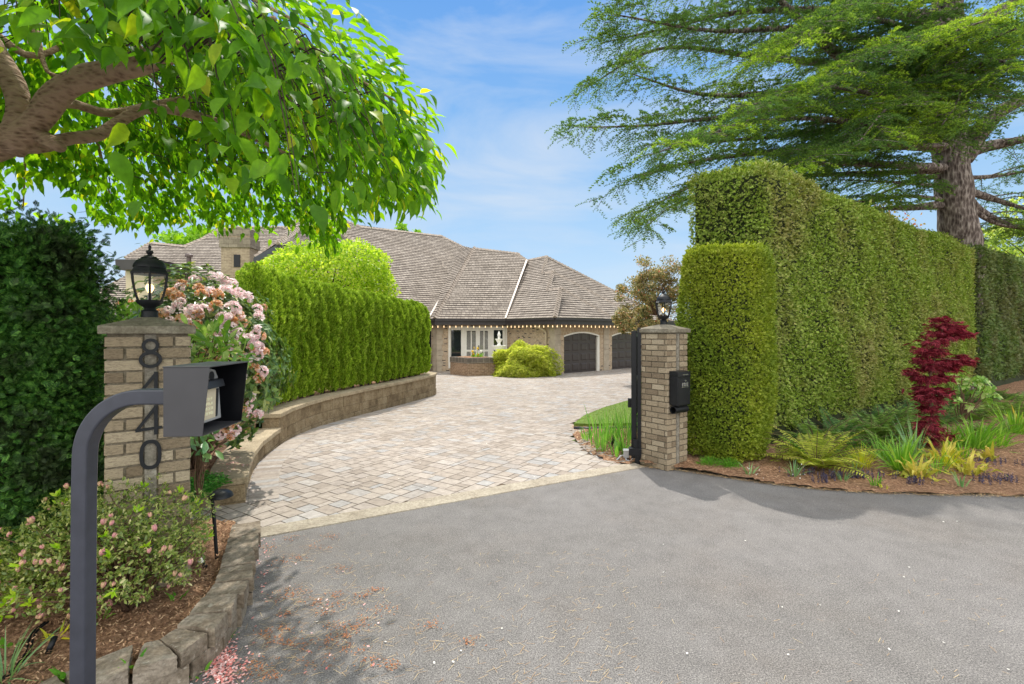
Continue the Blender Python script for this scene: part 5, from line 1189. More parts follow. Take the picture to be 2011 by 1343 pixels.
# ---- arborvitae row on the wall: separate trees
def arborvitae(name, label, loc, H):
    T = thing('columnar_arborvitae', label, 'arborvitae', loc, 'row of columnar arborvitae on the retaining wall'); c = np.array(loc, float)
    m_ = MB(); m_.tube([c - Z * .05, c + Z * H * .55, c + Z * H * .93], [.05, .03, .008], 6); m_.build('trunk', M['darktwig'], T)
    n = 3600; z = rng.uniform(.0, 1, n) ** .9; a = rng.uniform(0, 2 * math.pi, n)
    r = .275 * np.interp(z, [0, .06, .3, .75, .92, 1.0], [.7, .92, 1.05, .98, .72, .15]) * (1 + .16 * np.sin(a * 3 + z * 9) + .08 * np.sin(z * 31 + a * 2)) * np.where(rng.random(n) < .72, 1, rng.uniform(.4, .95, n))
    X = np.stack([c[0] + r * np.cos(a), c[1] + r * np.sin(a), c[2] + .06 + z * (H - .14)], 1); out = np.stack([np.cos(a), np.sin(a), np.zeros(n)], 1)
    tang = np.stack([-np.sin(a), np.cos(a), np.zeros(n)], 1)
    d = out * .55 + Z * 1.0 + rdir(n) * .45
    foliage('foliage', scatter(*FR3, X, d, tang * .9 + out * .6 + rdir(n) * .5, rng.uniform(.06, .115, n)), M['arbor'], T); return T
hline = smoothline([(p[0] - .48, p[1] + .06) for p in rw[3:11]] + [(-2.95, 15.25)], .02)
hline = hline[hline[:, 1] > 7.95]; hl = resample(hline, .37)
protos = []
ordw = ['first', 'second', 'third', 'fourth', 'fifth', 'sixth', 'seventh', 'eighth', 'ninth', 'tenth', 'eleventh', 'twelfth', 'thirteenth', 'fourteenth', 'fifteenth', 'sixteenth', 'seventeenth', 'eighteenth', 'nineteenth', 'twentieth', 'twenty-first', 'twenty-second', 'twenty-third', 'twenty-fourth', 'twenty-fifth', 'twenty-sixth']
NA = len(hl)
for i, p in enumerate(hl):
    z0 = .46; zt_ = float(np.interp(p[1], [8, 15.3], [2.99, 2.74])) + random.uniform(-.035, .035); Hh = zt_ - z0
    if i == 0: lb = 'nearest and tallest-looking arborvitae column, beside the pink rhododendron'
    elif i == NA - 1: lb = 'farthest arborvitae column, at the driveway end of the row'
    elif i <= NA // 2: lb = 'green arborvitae column, %s counting from the rhododendron end of the row' % ordw[i]
    else: lb = 'green arborvitae column, %s counting back from the house end of the row' % ordw[NA - 1 - i]
    if i < 4: t_ = arborvitae('a', lb, (p[0], p[1], z0), Hh); protos.append((t_, Hh))
    else:
        s_, h0 = protos[i % 4]; dup(s_, (p[0], p[1], z0), random.uniform(0, 6.28), lb, (random.uniform(.95, 1.12), random.uniform(.95, 1.12), Hh / h0))

# ---- generic bushes and trees
def shell_points(n, c, rad, lo=-.9, power=.35, squash=None):
    d = rdir(n * 2); d = d[d[:, 2] > lo][:n]; n = len(d)
    r = rng.uniform(0, 1, n) ** power
    return c + d * r[:, None] * np.asarray(rad), d
def lump_noise(d, seed, amp=.14):
    r = np.random.default_rng(seed); out = np.zeros(len(d))
    for f in (2.5, 4.5, 8): 
        k = r.normal(size=(3, 3)) * f; ph = r.uniform(0, 6, 3); out += (np.sin(d @ k.T + ph).mean(1)) * amp * 2.0 / f ** .35
    return out
def branches(T, base, tips, r0, mat, sag=.0, n=5, mid=.4, name='stem', r1=.004):
    m_ = MB(); base = np.asarray(base, float)
    for t in tips:
        t = np.asarray(t, float); m = base + (t - base) * mid + Z * .12 * np.linalg.norm(t - base) + rng.normal(0, .05, 3) * np.linalg.norm(t - base)
        ln = smoothline([base, m, t], np.linalg.norm(t - base) / n); m_.tube(ln, np.linspace(r0, r1, len(ln)), 5)
    return m_.build(name, M[mat], T, True)

# rhododendron with pink trusses
RC = np.array([-3.74, 5.65, 1.30]); RR = np.array([1.06, .95, 1.14])
RT = thing('rhododendron', 'large rhododendron covered in pale pink and fading orange flower heads', 'shrub', (RC[0], RC[1], .22))
n = 1900; d = rdir(n * 2); d = d[(d[:, 2] > -.8) & ((d[:, 0] < .35) | (d[:, 2] > -.35))][:n]; rr = (1 + lump_noise(d, 3, .10)) * np.where(rng.random(len(d)) < .75, rng.uniform(.86, 1.0, len(d)), rng.uniform(.45, .9, len(d)))
X = RC + d * RR * rr[:, None]; kp = ~((X[:, 0] < -4.15) & (X[:, 2] > 1.95)); X, d = X[kp], d[kp]
LV = []
for k in range(7):      # whorls of leaves
    a = k * 2 * math.pi / 7 + rng.uniform(0, .5, len(X)); t1 = nrows(np.cross(d, rdir(len(X)))); t2 = np.cross(d, t1)
    ld = t1 * np.cos(a)[:, None] + t2 * np.sin(a)[:, None] + d * rng.uniform(-.15, .45, len(X))[:, None] - Z * .02
    LV.append(scatter(T_OVAL, F_OVAL, X, ld, d + Z * .3 + rdir(len(X)) * .3, rng.uniform(.075, .12, len(X)), rng.uniform(.030, .042, len(X))))
branches(RT, (RC[0], RC[1], .2), X[::14], .016, 'twig', name='branch')
foliage('leaves', joinVF(LV), M['rhodo'], RT)
def truss(c, out, r, mat, nm, parent, nf=17):
    out = nrm(out); V = []
    dd = rdir(nf * 3); dd = dd[(dd @ out) > -.15][:nf]; pts = c + dd * r * .62
    for k in range(5):
        a = 2 * math.pi * k / 5 + rng.uniform(0, .4, len(dd)); t1 = nrows(np.cross(dd, rdir(len(dd)))); t2 = np.cross(dd, t1)
        ld = (t1 * np.cos(a)[:, None] + t2 * np.sin(a)[:, None]) * .9 + dd * .75
        V.append(scatter([(0, 0, 0), (.42, .5, .06), (.25, .95, -.05), (-.25, .95, -.05), (-.42, .5, .06)], quad2tri([(0, 1, 2, 3, 4)]), pts, ld, dd - ld * .1, r * rng.uniform(.42, .58, len(dd)), r * .55))
    return foliage(nm, joinVF(V), mat, parent)
tp_px = [(424, 546, 1, 1.2), (390, 566, 0, .8), (357, 559, 0, .8), (440, 572, 1, 1.0), (452, 571, 1, .9), (425, 580, 0, 1.0), (484, 584, 1, 1.05), (470, 582, 1, .7), (457, 606, 1, 1.15), (443, 627, 1, 1.1), (375, 611, 1, 1.0), (398, 611, 1, 1.0), (388, 618, 0, .9), (338, 577, 0, .9), (350, 585, 0, .9), (412, 575, 1, .9), (330, 612, 1, .8), (318, 618, 0, .9), (360, 628, 0, 1.0), (348, 600, 1, .7), (306, 622, 0, .7), (333, 630, 1, .7),
    (505, 607, 1, .8), (516, 604, 0, .7), (428, 638, 1, .9), (455, 645, 1, .9), (440, 655, 1, .9), (410, 655, 0, .8), (470, 618, 0, .7), (478, 634, 0, .7), (504, 648, 1, .8), (417, 668, 1, 1.1), (432, 665, 1, .9), (400, 670, 1, .8), (470, 668, 1, 1.1), (460, 678, 1, .9), (490, 665, 1, .8), (505, 682, 1, 1.0), (518, 692, 0, .8), (470, 696, 0, .7), (485, 703, 1, .8), (514, 730, 1, .9), (500, 722, 0, .7), (508, 743, 0, .8), (495, 778, 1, .7), (490, 795, 1, .6), (506, 812, 1, .8), (485, 808, 1, .7), (478, 806, 0, .6), (460, 846, 1, .9), (446, 838, 0, .9), (432, 853, 1, .8), (452, 856, 0, .7), (424, 849, 1, .6), (385, 640, 0, .9), (390, 655, 1, .7), (300, 640, 0, .7), (236, 601, 0, .7), (256, 594, 0, .5), (500, 690, 1, .7), (440, 700, 1, .6), (475, 740, 1, .7), (468, 722, 0, .6)]
rq = random.Random(5)
for _ in range(40):
    t_ = rq.uniform(0, 6.28); q_ = rq.uniform(.15, .96) ** .6; tp_px.append((410 + 112 * q_ * math.cos(t_), 660 - 118 * q_ * math.sin(t_) * (1 if math.sin(t_) > 0 else .8), int(rq.random() < .72), rq.uniform(.7, 1.0)))
for px, py, fresh, sc_ in tp_px:
    # nearest point of the bush surface along the sight line, kept on the shrub's own envelope
    dirv = np.array([(px - CX) / FPX, 1, -(py - HOR) / FPX]); oc = (np.array([0, 0, EYE]) - RC) / RR; dv = dirv / RR
    A_2, B_2, C_2 = dv @ dv, 2 * oc @ dv, oc @ oc - 1.0; disc = B_2 * B_2 - 4 * A_2 * C_2
    if disc < 0: t_ = -B_2 / (2 * A_2); 
    else: t_ = (-B_2 - math.sqrt(disc)) / (2 * A_2)
    c = np.array([0, 0, EYE]) + dirv * t_; out = (c - RC) / RR ** 2
    truss(c, out + Z * .4, .078 * sc_, M['petal'] if fresh else M['wilted'], 'flower_head' if fresh else 'faded_flower_head', RT)

def leafy_shrub(name, label, cat, base, c, rad, n, mat, size, w, tmpl=(T_OVAL, F_OVAL), stem='twig', whorl=1, seed=1, up=.3, power=.4, lump=.12, lo=-.9, nst=14, group=None, r0=.006):
    T = thing(name, label, cat, base, group); d = rdir(int(n * 1.6)); d = d[d[:, 2] > lo][:n]
    r = rng.uniform(0, 1, len(d)) ** power * (1 + lump_noise(d, seed, lump)); X = np.asarray(c) + d * np.asarray(rad) * r[:, None]
    V = []
    for k in range(whorl):
        ld = d * .4 + rdir(len(d)) * .9 + Z * up; V.append(scatter(*tmpl, X, ld, d * .5 + Z + rdir(len(d)) * .7, rng.uniform(.7, 1.25, len(d)) * size, rng.uniform(.8, 1.2, len(d)) * w))
    branches(T, base, X[::max(1, len(X) // nst)][:nst], r0, stem, name='stem'); foliage('foliage', joinVF(V), M[mat], T); return T, X, d
leafy_shrub('broadleaf_shrub', 'pale green broad-leaved shrub beside the numbered pillar under the pink flowers', 'shrub', G(392, 900, .2), P(418, 690, 4.25), (.33, .3, .22), 170, 'brightleaf', .13, .045, seed=2, up=.5)
leafy_shrub('broadleaf_shrub', 'bright leafed shrub peeping over the pillar cap next to the dark hedge', 'shrub', (-3.55, 4.3, .2), P(226, 632, 4.3), (.30, .3, .16), 130, 'brightleaf', .12, .045, seed=4, up=.6)
leafy_shrub('broadleaf_shrub', 'low shrub with a few long grey-green leaves beside the clover', 'shrub', (-2.95, 4.55, .22), P(398, 872, 4.55), (.12, .12, .12), 26, 'bulbleaf', .15, .055, seed=9, up=.2)
# clover ground cover behind the pillar
q = rng.uniform((-3.35, 4.0), (-2.55, 6.2), (5200, 2)); keep = (q[:, 0] < np.interp(q[:, 1], [4.0, 5.1, 5.2, 6.2], [-2.9, -2.95, -3.28, -3.72])); q = q[keep]
bs = np.stack([q[:, 0], q[:, 1], .24 + rng.uniform(0, .09, len(q))], 1); V = []
for k in range(3):
    a = k * 2.094 + rng.uniform(0, .3, len(q)); V.append(scatter([(0, 0, 0), (.5, .55, .05), (0, 1, 0), (-.5, .55, .05)], F_DIA, bs, np.stack([np.cos(a), np.sin(a), rng.uniform(-.1, .5, len(q))], 1), Z[None] + rdir(len(q)) * .3, rng.uniform(.018, .032, len(q)), .03))
o = foliage('clover', joinVF(V), M['clover'], None); struct(o, 'stuff'); tag(o, 'bright green clover ground cover between the pillar and the low wall', 'ground cover')

# azalea with pink buds
AC = np.array([-2.45, 2.95, .53]); AR = np.array([.57, .42, .36]); AT = thing('azalea', 'low azalea bush with pink buds in the block-edged bed', 'shrub', (-2.33, 2.95, .15))
n = 3000; d = rdir(n * 2); d = d[d[:, 2] > -.8][:n]; r = rng.uniform(0, 1, len(d)) ** .33 * (1 + lump_noise(d, 11, .16)); X = AC + d * AR * r[:, None]
# an outlying branch to the left
X2 = np.array([-2.86, 2.78, .44]) + rdir(620) * np.array([.30, .22, .17]) * rng.uniform(.2, 1, (620, 1)); d2 = nrows(X2 - np.array([-2.4, 2.9, .2])); X = np.vstack([X, X2]); d = np.vstack([d, d2])
V = []
for k in range(4):
    ld = d * .5 + rdir(len(X)) * .9 + Z * .35; V.append(scatter(T_OVAL, F_OVAL, X + rng.normal(0, .008, X.shape), ld, d * .4 + Z * .8 + rdir(len(X)) * .7, rng.uniform(.016, .034, len(X)), rng.uniform(.009, .015, len(X))))
branches(AT, (-2.33, 2.95, .12), X[::26], .012, 'twig', name='branch', r1=.0022); foliage('leaves', joinVF(V), M['azalea'], AT)
surf = np.where((r[:len(d) - 620] > .88))[0]; selN = rng.choice(surf, 40, replace=False); V = []
for k in range(6):
    dd = d[selN] * .7 + rdir(len(selN)) * .8 + Z * .5; V.append(scatter(T_OVAL, F_OVAL, AC + (X[selN] - AC) * 1.03, dd, rdir(len(selN)), rng.uniform(.035, .055, len(selN)), .017))
struct(foliage('young_shoots', joinVF(V), M['newleaf'], AT), 'stuff')
cand = np.r_[surf, np.arange(len(X) - 620, len(X), 12)]; front = cand[((X[cand] - AC)[:, 1] < .12)]; sel = rng.choice(front, 88, replace=False)
b_ = MB(); bud_me = None
for i in sel:
    p = AC + (X[i] - AC) * 1.04 if i < len(X) - 620 else X[i]
    if bud_me is None:
        V = []; n5 = 5; dv = nrows(np.array([[.25, 0, 1], [-.2, .2, 1], [-.1, -.25, 1], [.05, .05, 1.1], [.22, -.2, .9]]))
        mm = MB()
        for q in dv:
            e = q * .004; mm.tube([e, e + q * .010, e + q * .020, e + q * .030], [.003, .0072, .0066, .0008], 6)
        bo_ = mm.build('bud_cluster', M['bud'], None, True); bo_.parent = AT; bo_.location = Vector(p - np.array(AT.location)); bud_me = bo_.data
    else:
        bo_ = bpy.data.objects.new('bud_cluster', bud_me); COL.objects.link(bo_); bo_.parent = AT; bo_.location = Vector(p - np.array(AT.location))
    s_ = random.uniform(.8, 1.35); bo_.scale = (s_, s_, s_); bo_.rotation_euler = (random.uniform(-.5, .5), random.uniform(-.5, .5), random.uniform(0, 6))

# chartreuse round maple behind the hedge
def round_tree(name, label, cat, base, c, rad, n, mat, size, w, seed, lump=.08, power=.22, lo=-.55, stem='darktwig', r0=.12, template=(T_DIA, F_DIA), squash=1.0, nb=40, tr_name='trunk', droop=.0, group=None, ncl=0):
    T = thing(name, label, cat, base, group); c = np.asarray(c, float); rad = np.asarray(rad, float)
    if ncl:   # leaf clumps spread through the volume
        dc = rdir(ncl * 2); dc = dc[dc[:, 2] > lo][:ncl]; rc = rng.uniform(.25, 1, len(dc)) ** .5 * (1 + lump_noise(dc, seed, lump)); C_ = c + dc * rad * rc[:, None]
        which = rng.integers(0, len(C_), n); loc = rdir(n) * rng.uniform(0, 1, (n, 1)) ** .5; X = C_[which] + loc * rad.mean() * .25 * rng.uniform(.7, 1.3, len(C_))[which][:, None] * np.array([1, 1, .6]); d = nrows((X - c) / rad)
    else:
        d = rdir(n * 2); d = d[d[:, 2] > lo][:n]; r = rng.uniform(0, 1, len(d)) ** power * (1 + lump_noise(d, seed, lump))
        sq = (np.abs(d) ** 2.6).sum(1) ** (-1 / 2.6) if squash != 1 else 1.0; X = c + d * rad * (r * sq)[:, None]; C_ = X
    n = len(X); dd = d * .5 + rdir(n) * .8 - Z * droop
    m_ = MB(); hgt = c[2] - base[2]; ln_ = smoothline([np.asarray(base) - Z * .1, np.asarray(base) + (c - base) * .5 + rng.normal(0, .03, 3) * hgt, c], hgt / 6); m_.tube(ln_, np.linspace(r0, r0 * .5, len(ln_)), 8)
    tk = m_.build(tr_name, M[stem], T, True); branches(T, np.asarray(base) + (c - base) * .75, C_[rng.choice(len(C_), min(nb, len(C_)), replace=False)], r0 * .3, stem, name='limb', r1=r0 * .05)
    foliage('crown', scatter(*template, X, dd, d * .6 + Z * .6 + rdir(n) * .7, rng.uniform(.7, 1.3, n) * size, rng.uniform(.8, 1.2, n) * w), M[mat], T); return T
round_tree('round_maple', 'round clipped lime-yellow maple rising behind the arborvitae row', 'tree', (-6.2, 16.4, -.2), (-6.15, 16.4, 3.55), (2.05, 1.8, 1.28), 16000, 'chart', .11, .075, 21, lump=.07, power=.16, lo=-.8, squash=2, nb=30)
# lime laceleaf mound before the house
FING = []; FF = []
for k, a in enumerate(np.linspace(-1.25, 1.25, 7)):
    b = len(FING); L_ = 1 - .25 * abs(a); FING += [(0, 0, 0), (math.sin(a) * L_ * .5 + .05 * math.cos(a), math.cos(a) * L_ * .5 - .05 * math.sin(a), .04), (math.sin(a) * L_, math.cos(a) * L_, -.1), (math.sin(a) * L_ * .5 - .05 * math.cos(a), math.cos(a) * L_ * .5 + .05 * math.sin(a), .04)]; FF.append((b, b + 1, b + 2, b + 3))
FING = [tuple(p) for p in FING]; FF = quad2tri(FF)
def lace_mound():
    c0 = np.array([.33, 23.75, GZ]); T = thing('laceleaf_maple', 'weeping lime-yellow laceleaf maple mounded beside the brick planter', 'tree', c0)
    n = 9500; d = rdir(n * 2); d = d[d[:, 2] > -.02][:n]; n = len(d)
    lay = lump_noise(d, 31, .2); r = rng.uniform(0, 1, n) ** .16 * (1 + lay); X = c0 + d * np.array([1.42, 1.2, 1.5]) * r[:, None]; X[:, 2] = np.maximum(X[:, 2], GZ + .05)
    branches(T, c0, X[::240], .06, 'twig', name='limb'); m_ = MB(); m_.tube([c0 - Z * .1, c0 + np.array([.05, 0, .5]), c0 + np.array([-.05, 0, 1.0])], [.09, .07, .04], 8); m_.build('trunk', M['twig'], T, True)
    foliage('crown', scatter(FING, FF, X, d * np.array([1, 1, .3]) + rdir(n) * .6 - Z * .45, d + Z * .8, rng.uniform(.11, .19, n)), M['lace'], T)
lace_mound()
# trees behind the house, beyond the hedge and beside the garage
round_tree('background_tree', 'bright green tree rising behind the left roof beside the chimney', 'tree', (-28, 44, 0), (-27.5, 44, 8.6), (4.6, 3.5, 3.6), 6500, 'bgtree', .42, .3, 41, lump=.2, power=.3, lo=-.7, nb=30, r0=.3, ncl=70)
round_tree('background_tree', 'small tuft of bright green treetop showing over the main roof ridge', 'tree', (-10.5, 48, 0), (-11.2, 48, 10.7), (2.0, 1.6, 1.75), 1500, 'bgtree', .40, .28, 43, lump=.2, power=.4, lo=-.7, nb=20, r0=.25, ncl=24)
round_tree('background_tree', 'pale yellow-green tree beyond the darker hedge at the right edge', 'tree', (28.6, 26, 0), (29, 26, 6.0), (4.0, 3, 2.9), 4600, 'paletree', .26, .2, 47, lump=.2, power=.4, lo=-.8, nb=30, r0=.2, ncl=60)
round_tree('tan_leaved_tree', 'thin tan and olive small tree with red tips beside the garage', 'tree', (6.3, 20, -.3), (5.85, 20, 3.45), (1.35, 1.2, 1.45), 9500, 'pieris', .095, .05, 51, lump=.2, power=.5, lo=-.75, stem='twig', nb=60, r0=.09, template=(T_OVAL, F_OVAL), ncl=80)
round_tree('tan_leaved_tree', 'low tan bushy tree crowding the garage eave behind the brick pillar', 'tree', (4.95, 19, -.3), (4.9, 19, 2.25), (.95, .9, .62), 6500, 'pieris', .085, .045, 53, lump=.2, power=.5, lo=-.75, stem='twig', nb=40, r0=.06, template=(T_OVAL, F_OVAL), ncl=36)
round_tree('young_maple', 'sparse young tree with yellow and red leaves behind the tall hedge', 'tree', (12.2, 16.2, 0), (12.4, 16.2, 5.6), (1.2, .7, .75), 300, 'autumn', .10, .08, 57, lump=.2, power=.8, lo=-.9, stem='darktwig', nb=22, r0=.05)
# ================================================================ CHERRY (umbrella crown, upper left)
CT = thing('cherry_tree', 'weeping cherry with an umbrella crown of large green leaves at upper left', 'tree', (-3.85, 2.75, .1))
m_ = MB()
def limb(m_, pts, r, n=9, step=.07):
    ln = smoothline(pts, step); r = np.interp(np.linspace(0, 1, len(ln)), np.linspace(0, 1, len(r)), r); 
    r = r * (1 + .05 * np.sin(np.arange(len(ln)) * 1.3)); m_.tube(ln, r, n); return ln
fork = P(42, 262, 3.0)
limb(m_, [(-3.85, 2.75, 0), (-3.80, 2.80, 1.2), P(-210, 420, 3.0), P(-85, 325, 3.0), P(-5, 285, 3.0), fork], [.15, .11, .10, .098, .095, .085], 14)
limb(m_, [P(20, 290, 3.0), P(75, 235, 2.97), P(112, 185, 2.9), P(160, 155, 2.85), P(225, 138, 2.8), P(310, 112, 2.7), P(430, 70, 2.5), P(540, 36, 2.35)], [.075, .073, .068, .064, .06, .046, .03, .012], 14)
limb(m_, [P(25, 290, 3.0), P(38, 215, 3.0), P(20, 150, 3.0), P(-20, 80, 3.0), P(-60, 10, 3.05)], [.072, .064, .058, .052, .046], 12)
limb(m_, [P(40, 285, 3.0), P(85, 285, 3.1), P(135, 272, 3.2), P(190, 266, 3.3), P(232, 240, 3.4), P(300, 212, 3.5), P(430, 240, 3.7), P(560, 300, 3.8)], [.05, .042, .038, .038, .034, .03, .022, .01], 10)
limb(m_, [P(100, 200, 2.95), P(150, 205, 3.2), P(215, 222, 3.4), P(300, 205, 3.6), P(420, 180, 3.8)], [.035, .03, .026, .02, .01], 8)
limb(m_, [P(75, 265, 3.0), P(118, 288, 2.95)], [.045, .038], 10)
limb(m_, [P(70, 60, 3.2), P(90, 135, 3.2), P(115, 150, 3.1)], [.018, .014, .01], 6); limb(m_, [P(-20, 60, 3.3), P(60, 110, 3.4), P(135, 85, 3.5)], [.03, .024, .016], 8)
CC = np.array([-3.0, 3.05, 0])
def ztop(r): return 4.2 - .175 * r * r
tips = []
for k in range(22):
    a = k * 2 * math.pi / 22 + .1; rr_ = 2.45; t = CC + np.array([math.cos(a) * rr_, math.sin(a) * rr_, ztop(rr_) - .1])
    mid = CC + np.array([math.cos(a) * 1.2, math.sin(a) * 1.2, ztop(1.2) - .12])
    limb(m_, [CC + (mid - CC) * np.array([.45, .45, 1]) + Z * .15, mid, t], [.02, .016, .005], 6, .2)
m_.build('trunk', M['barkcherry'], CT, True)
CH_MASK = [(-4000, -4000), (800, -4000), (780, -40), (772, 0), (742, 55), (785, 105), (818, 150), (866, 203), (832, 270), (872, 284), (850, 345), (832, 398), (745, 402), (700, 415), (668, 440), (650, 486), (640, 490), (600, 455), (560, 436), (430, 440), (330, 428), (290, 448), (235, 438), (200, 436), (170, 425), (130, 440), (80, 436), (80, 425), (190, 425), (150, 380), (110, 352), (60, 345), (40, 370), (30, 415), (0, 408), (-4000, 408)]
CH_OPEN = [(-10, 125), (120, 118), (215, 95), (300, 100), (310, 150), (310, 235), (200, 300), (70, 300), (40, 345), (-10, 345)]
def proj(X): return CX + FPX * X[:, 0] / X[:, 1], HOR - FPX * (X[:, 2] - EYE) / X[:, 1]
ns = 2500; a = rng.uniform(0, 2 * math.pi, ns); rr_ = 2.62 * np.sqrt(rng.uniform(.02, 1, ns))
an = np.stack([CC[0] + rr_ * np.cos(a), CC[1] + rr_ * np.sin(a), ztop(rr_) - np.abs(rng.normal(0, .2, ns)) - .12], 1)
outw = np.stack([np.cos(a), np.sin(a), np.zeros(ns)], 1); Ls = np.where(rr_ > 1.7, rng.uniform(.2, .75, ns), rng.uniform(.12, .35, ns))
LVX, LVD, LVN = [], [], []; tw = MB()
for j in range(10):
    t = (j + rng.uniform(0, 1, ns)) / 10
    X = an + outw * (t * .22)[:, None] - Z * (Ls * t ** 1.5)[:, None] + rng.normal(0, .045, (ns, 3))
    sd_ = np.cross(outw, Z) * (1 if j % 2 else -1)
    LVX.append(X); LVD.append(outw * .35 + sd_ * .35 - Z * .75 + rdir(ns) * .45); LVN.append(outw * .6 + Z * .7 + rdir(ns) * .55)
nt = 6000; a = rng.uniform(0, 2 * math.pi, nt); rr_ = 2.66 * np.sqrt(rng.uniform(0, 1, nt)); o_ = np.stack([np.cos(a), np.sin(a), np.zeros(nt)], 1)
X = np.stack([CC[0] + rr_ * np.cos(a), CC[1] + rr_ * np.sin(a), ztop(rr_) + rng.normal(0, .07, nt)], 1)
LVX.append(X); LVD.append(o_ * .8 - Z * .35 + rdir(nt) * .5); LVN.append(Z * 1.0 + o_ * .25 + rdir(nt) * .4)
X, Dv, Nv = map(np.concatenate, (LVX, LVD, LVN))
px, py = proj(X); jx = np.where(rng.random(len(px)) < .3, 16, 5); okm = pip(px + rng.normal(0, 1, len(px)) * jx, py + rng.normal(0, 1, len(px)) * jx, CH_MASK) & (X[:, 1] > 1.45)
inopen = pip(px, py, CH_OPEN) & (X[:, 1] < 3.15); okm &= ~(inopen & (rng.random(len(X)) < .93))
behind = X[:, 1] < 1.05; okm |= (behind & (X[:, 1] > .2) & (np.abs(px) < 0))
X, Dv, Nv = X[okm], Dv[okm], Nv[okm]
gx, gy = proj(an)
endp = an + outw * .2 - Z * (Ls * .8)[:, None]; ex_, ey_ = proj(endp + 0); e2x, e2y = proj(endp + outw * .1 - Z * .05)
for i in np.where(pip(gx, gy, CH_MASK) & pip(ex_, ey_, CH_MASK) & pip(e2x, e2y, CH_MASK) & (an[:, 1] > 1.6) & ~pip(ex_, ey_, CH_OPEN))[0]:
    t_ = np.array([0, .35, .7, 1.0])[:, None]; q = an[i] + outw[i] * (t_ * .2) - Z * (Ls[i] * .8 * t_ ** 1.5); q2 = np.vstack([an[i] - outw[i] * .22 - Z * .02, q]); tw.tube(q2, [.004, .0035, .003, .002, .0012], 4, cap=False)
tw.build('twigs', M['darktwig'], CT)
s = rng.uniform(.055, .12, len(X)); foliage('crown', scatter(T_CH, F_CH, X, Dv, Nv, s, s * rng.uniform(.42, .52, len(X))), M['cherry'], CT, smooth=True)

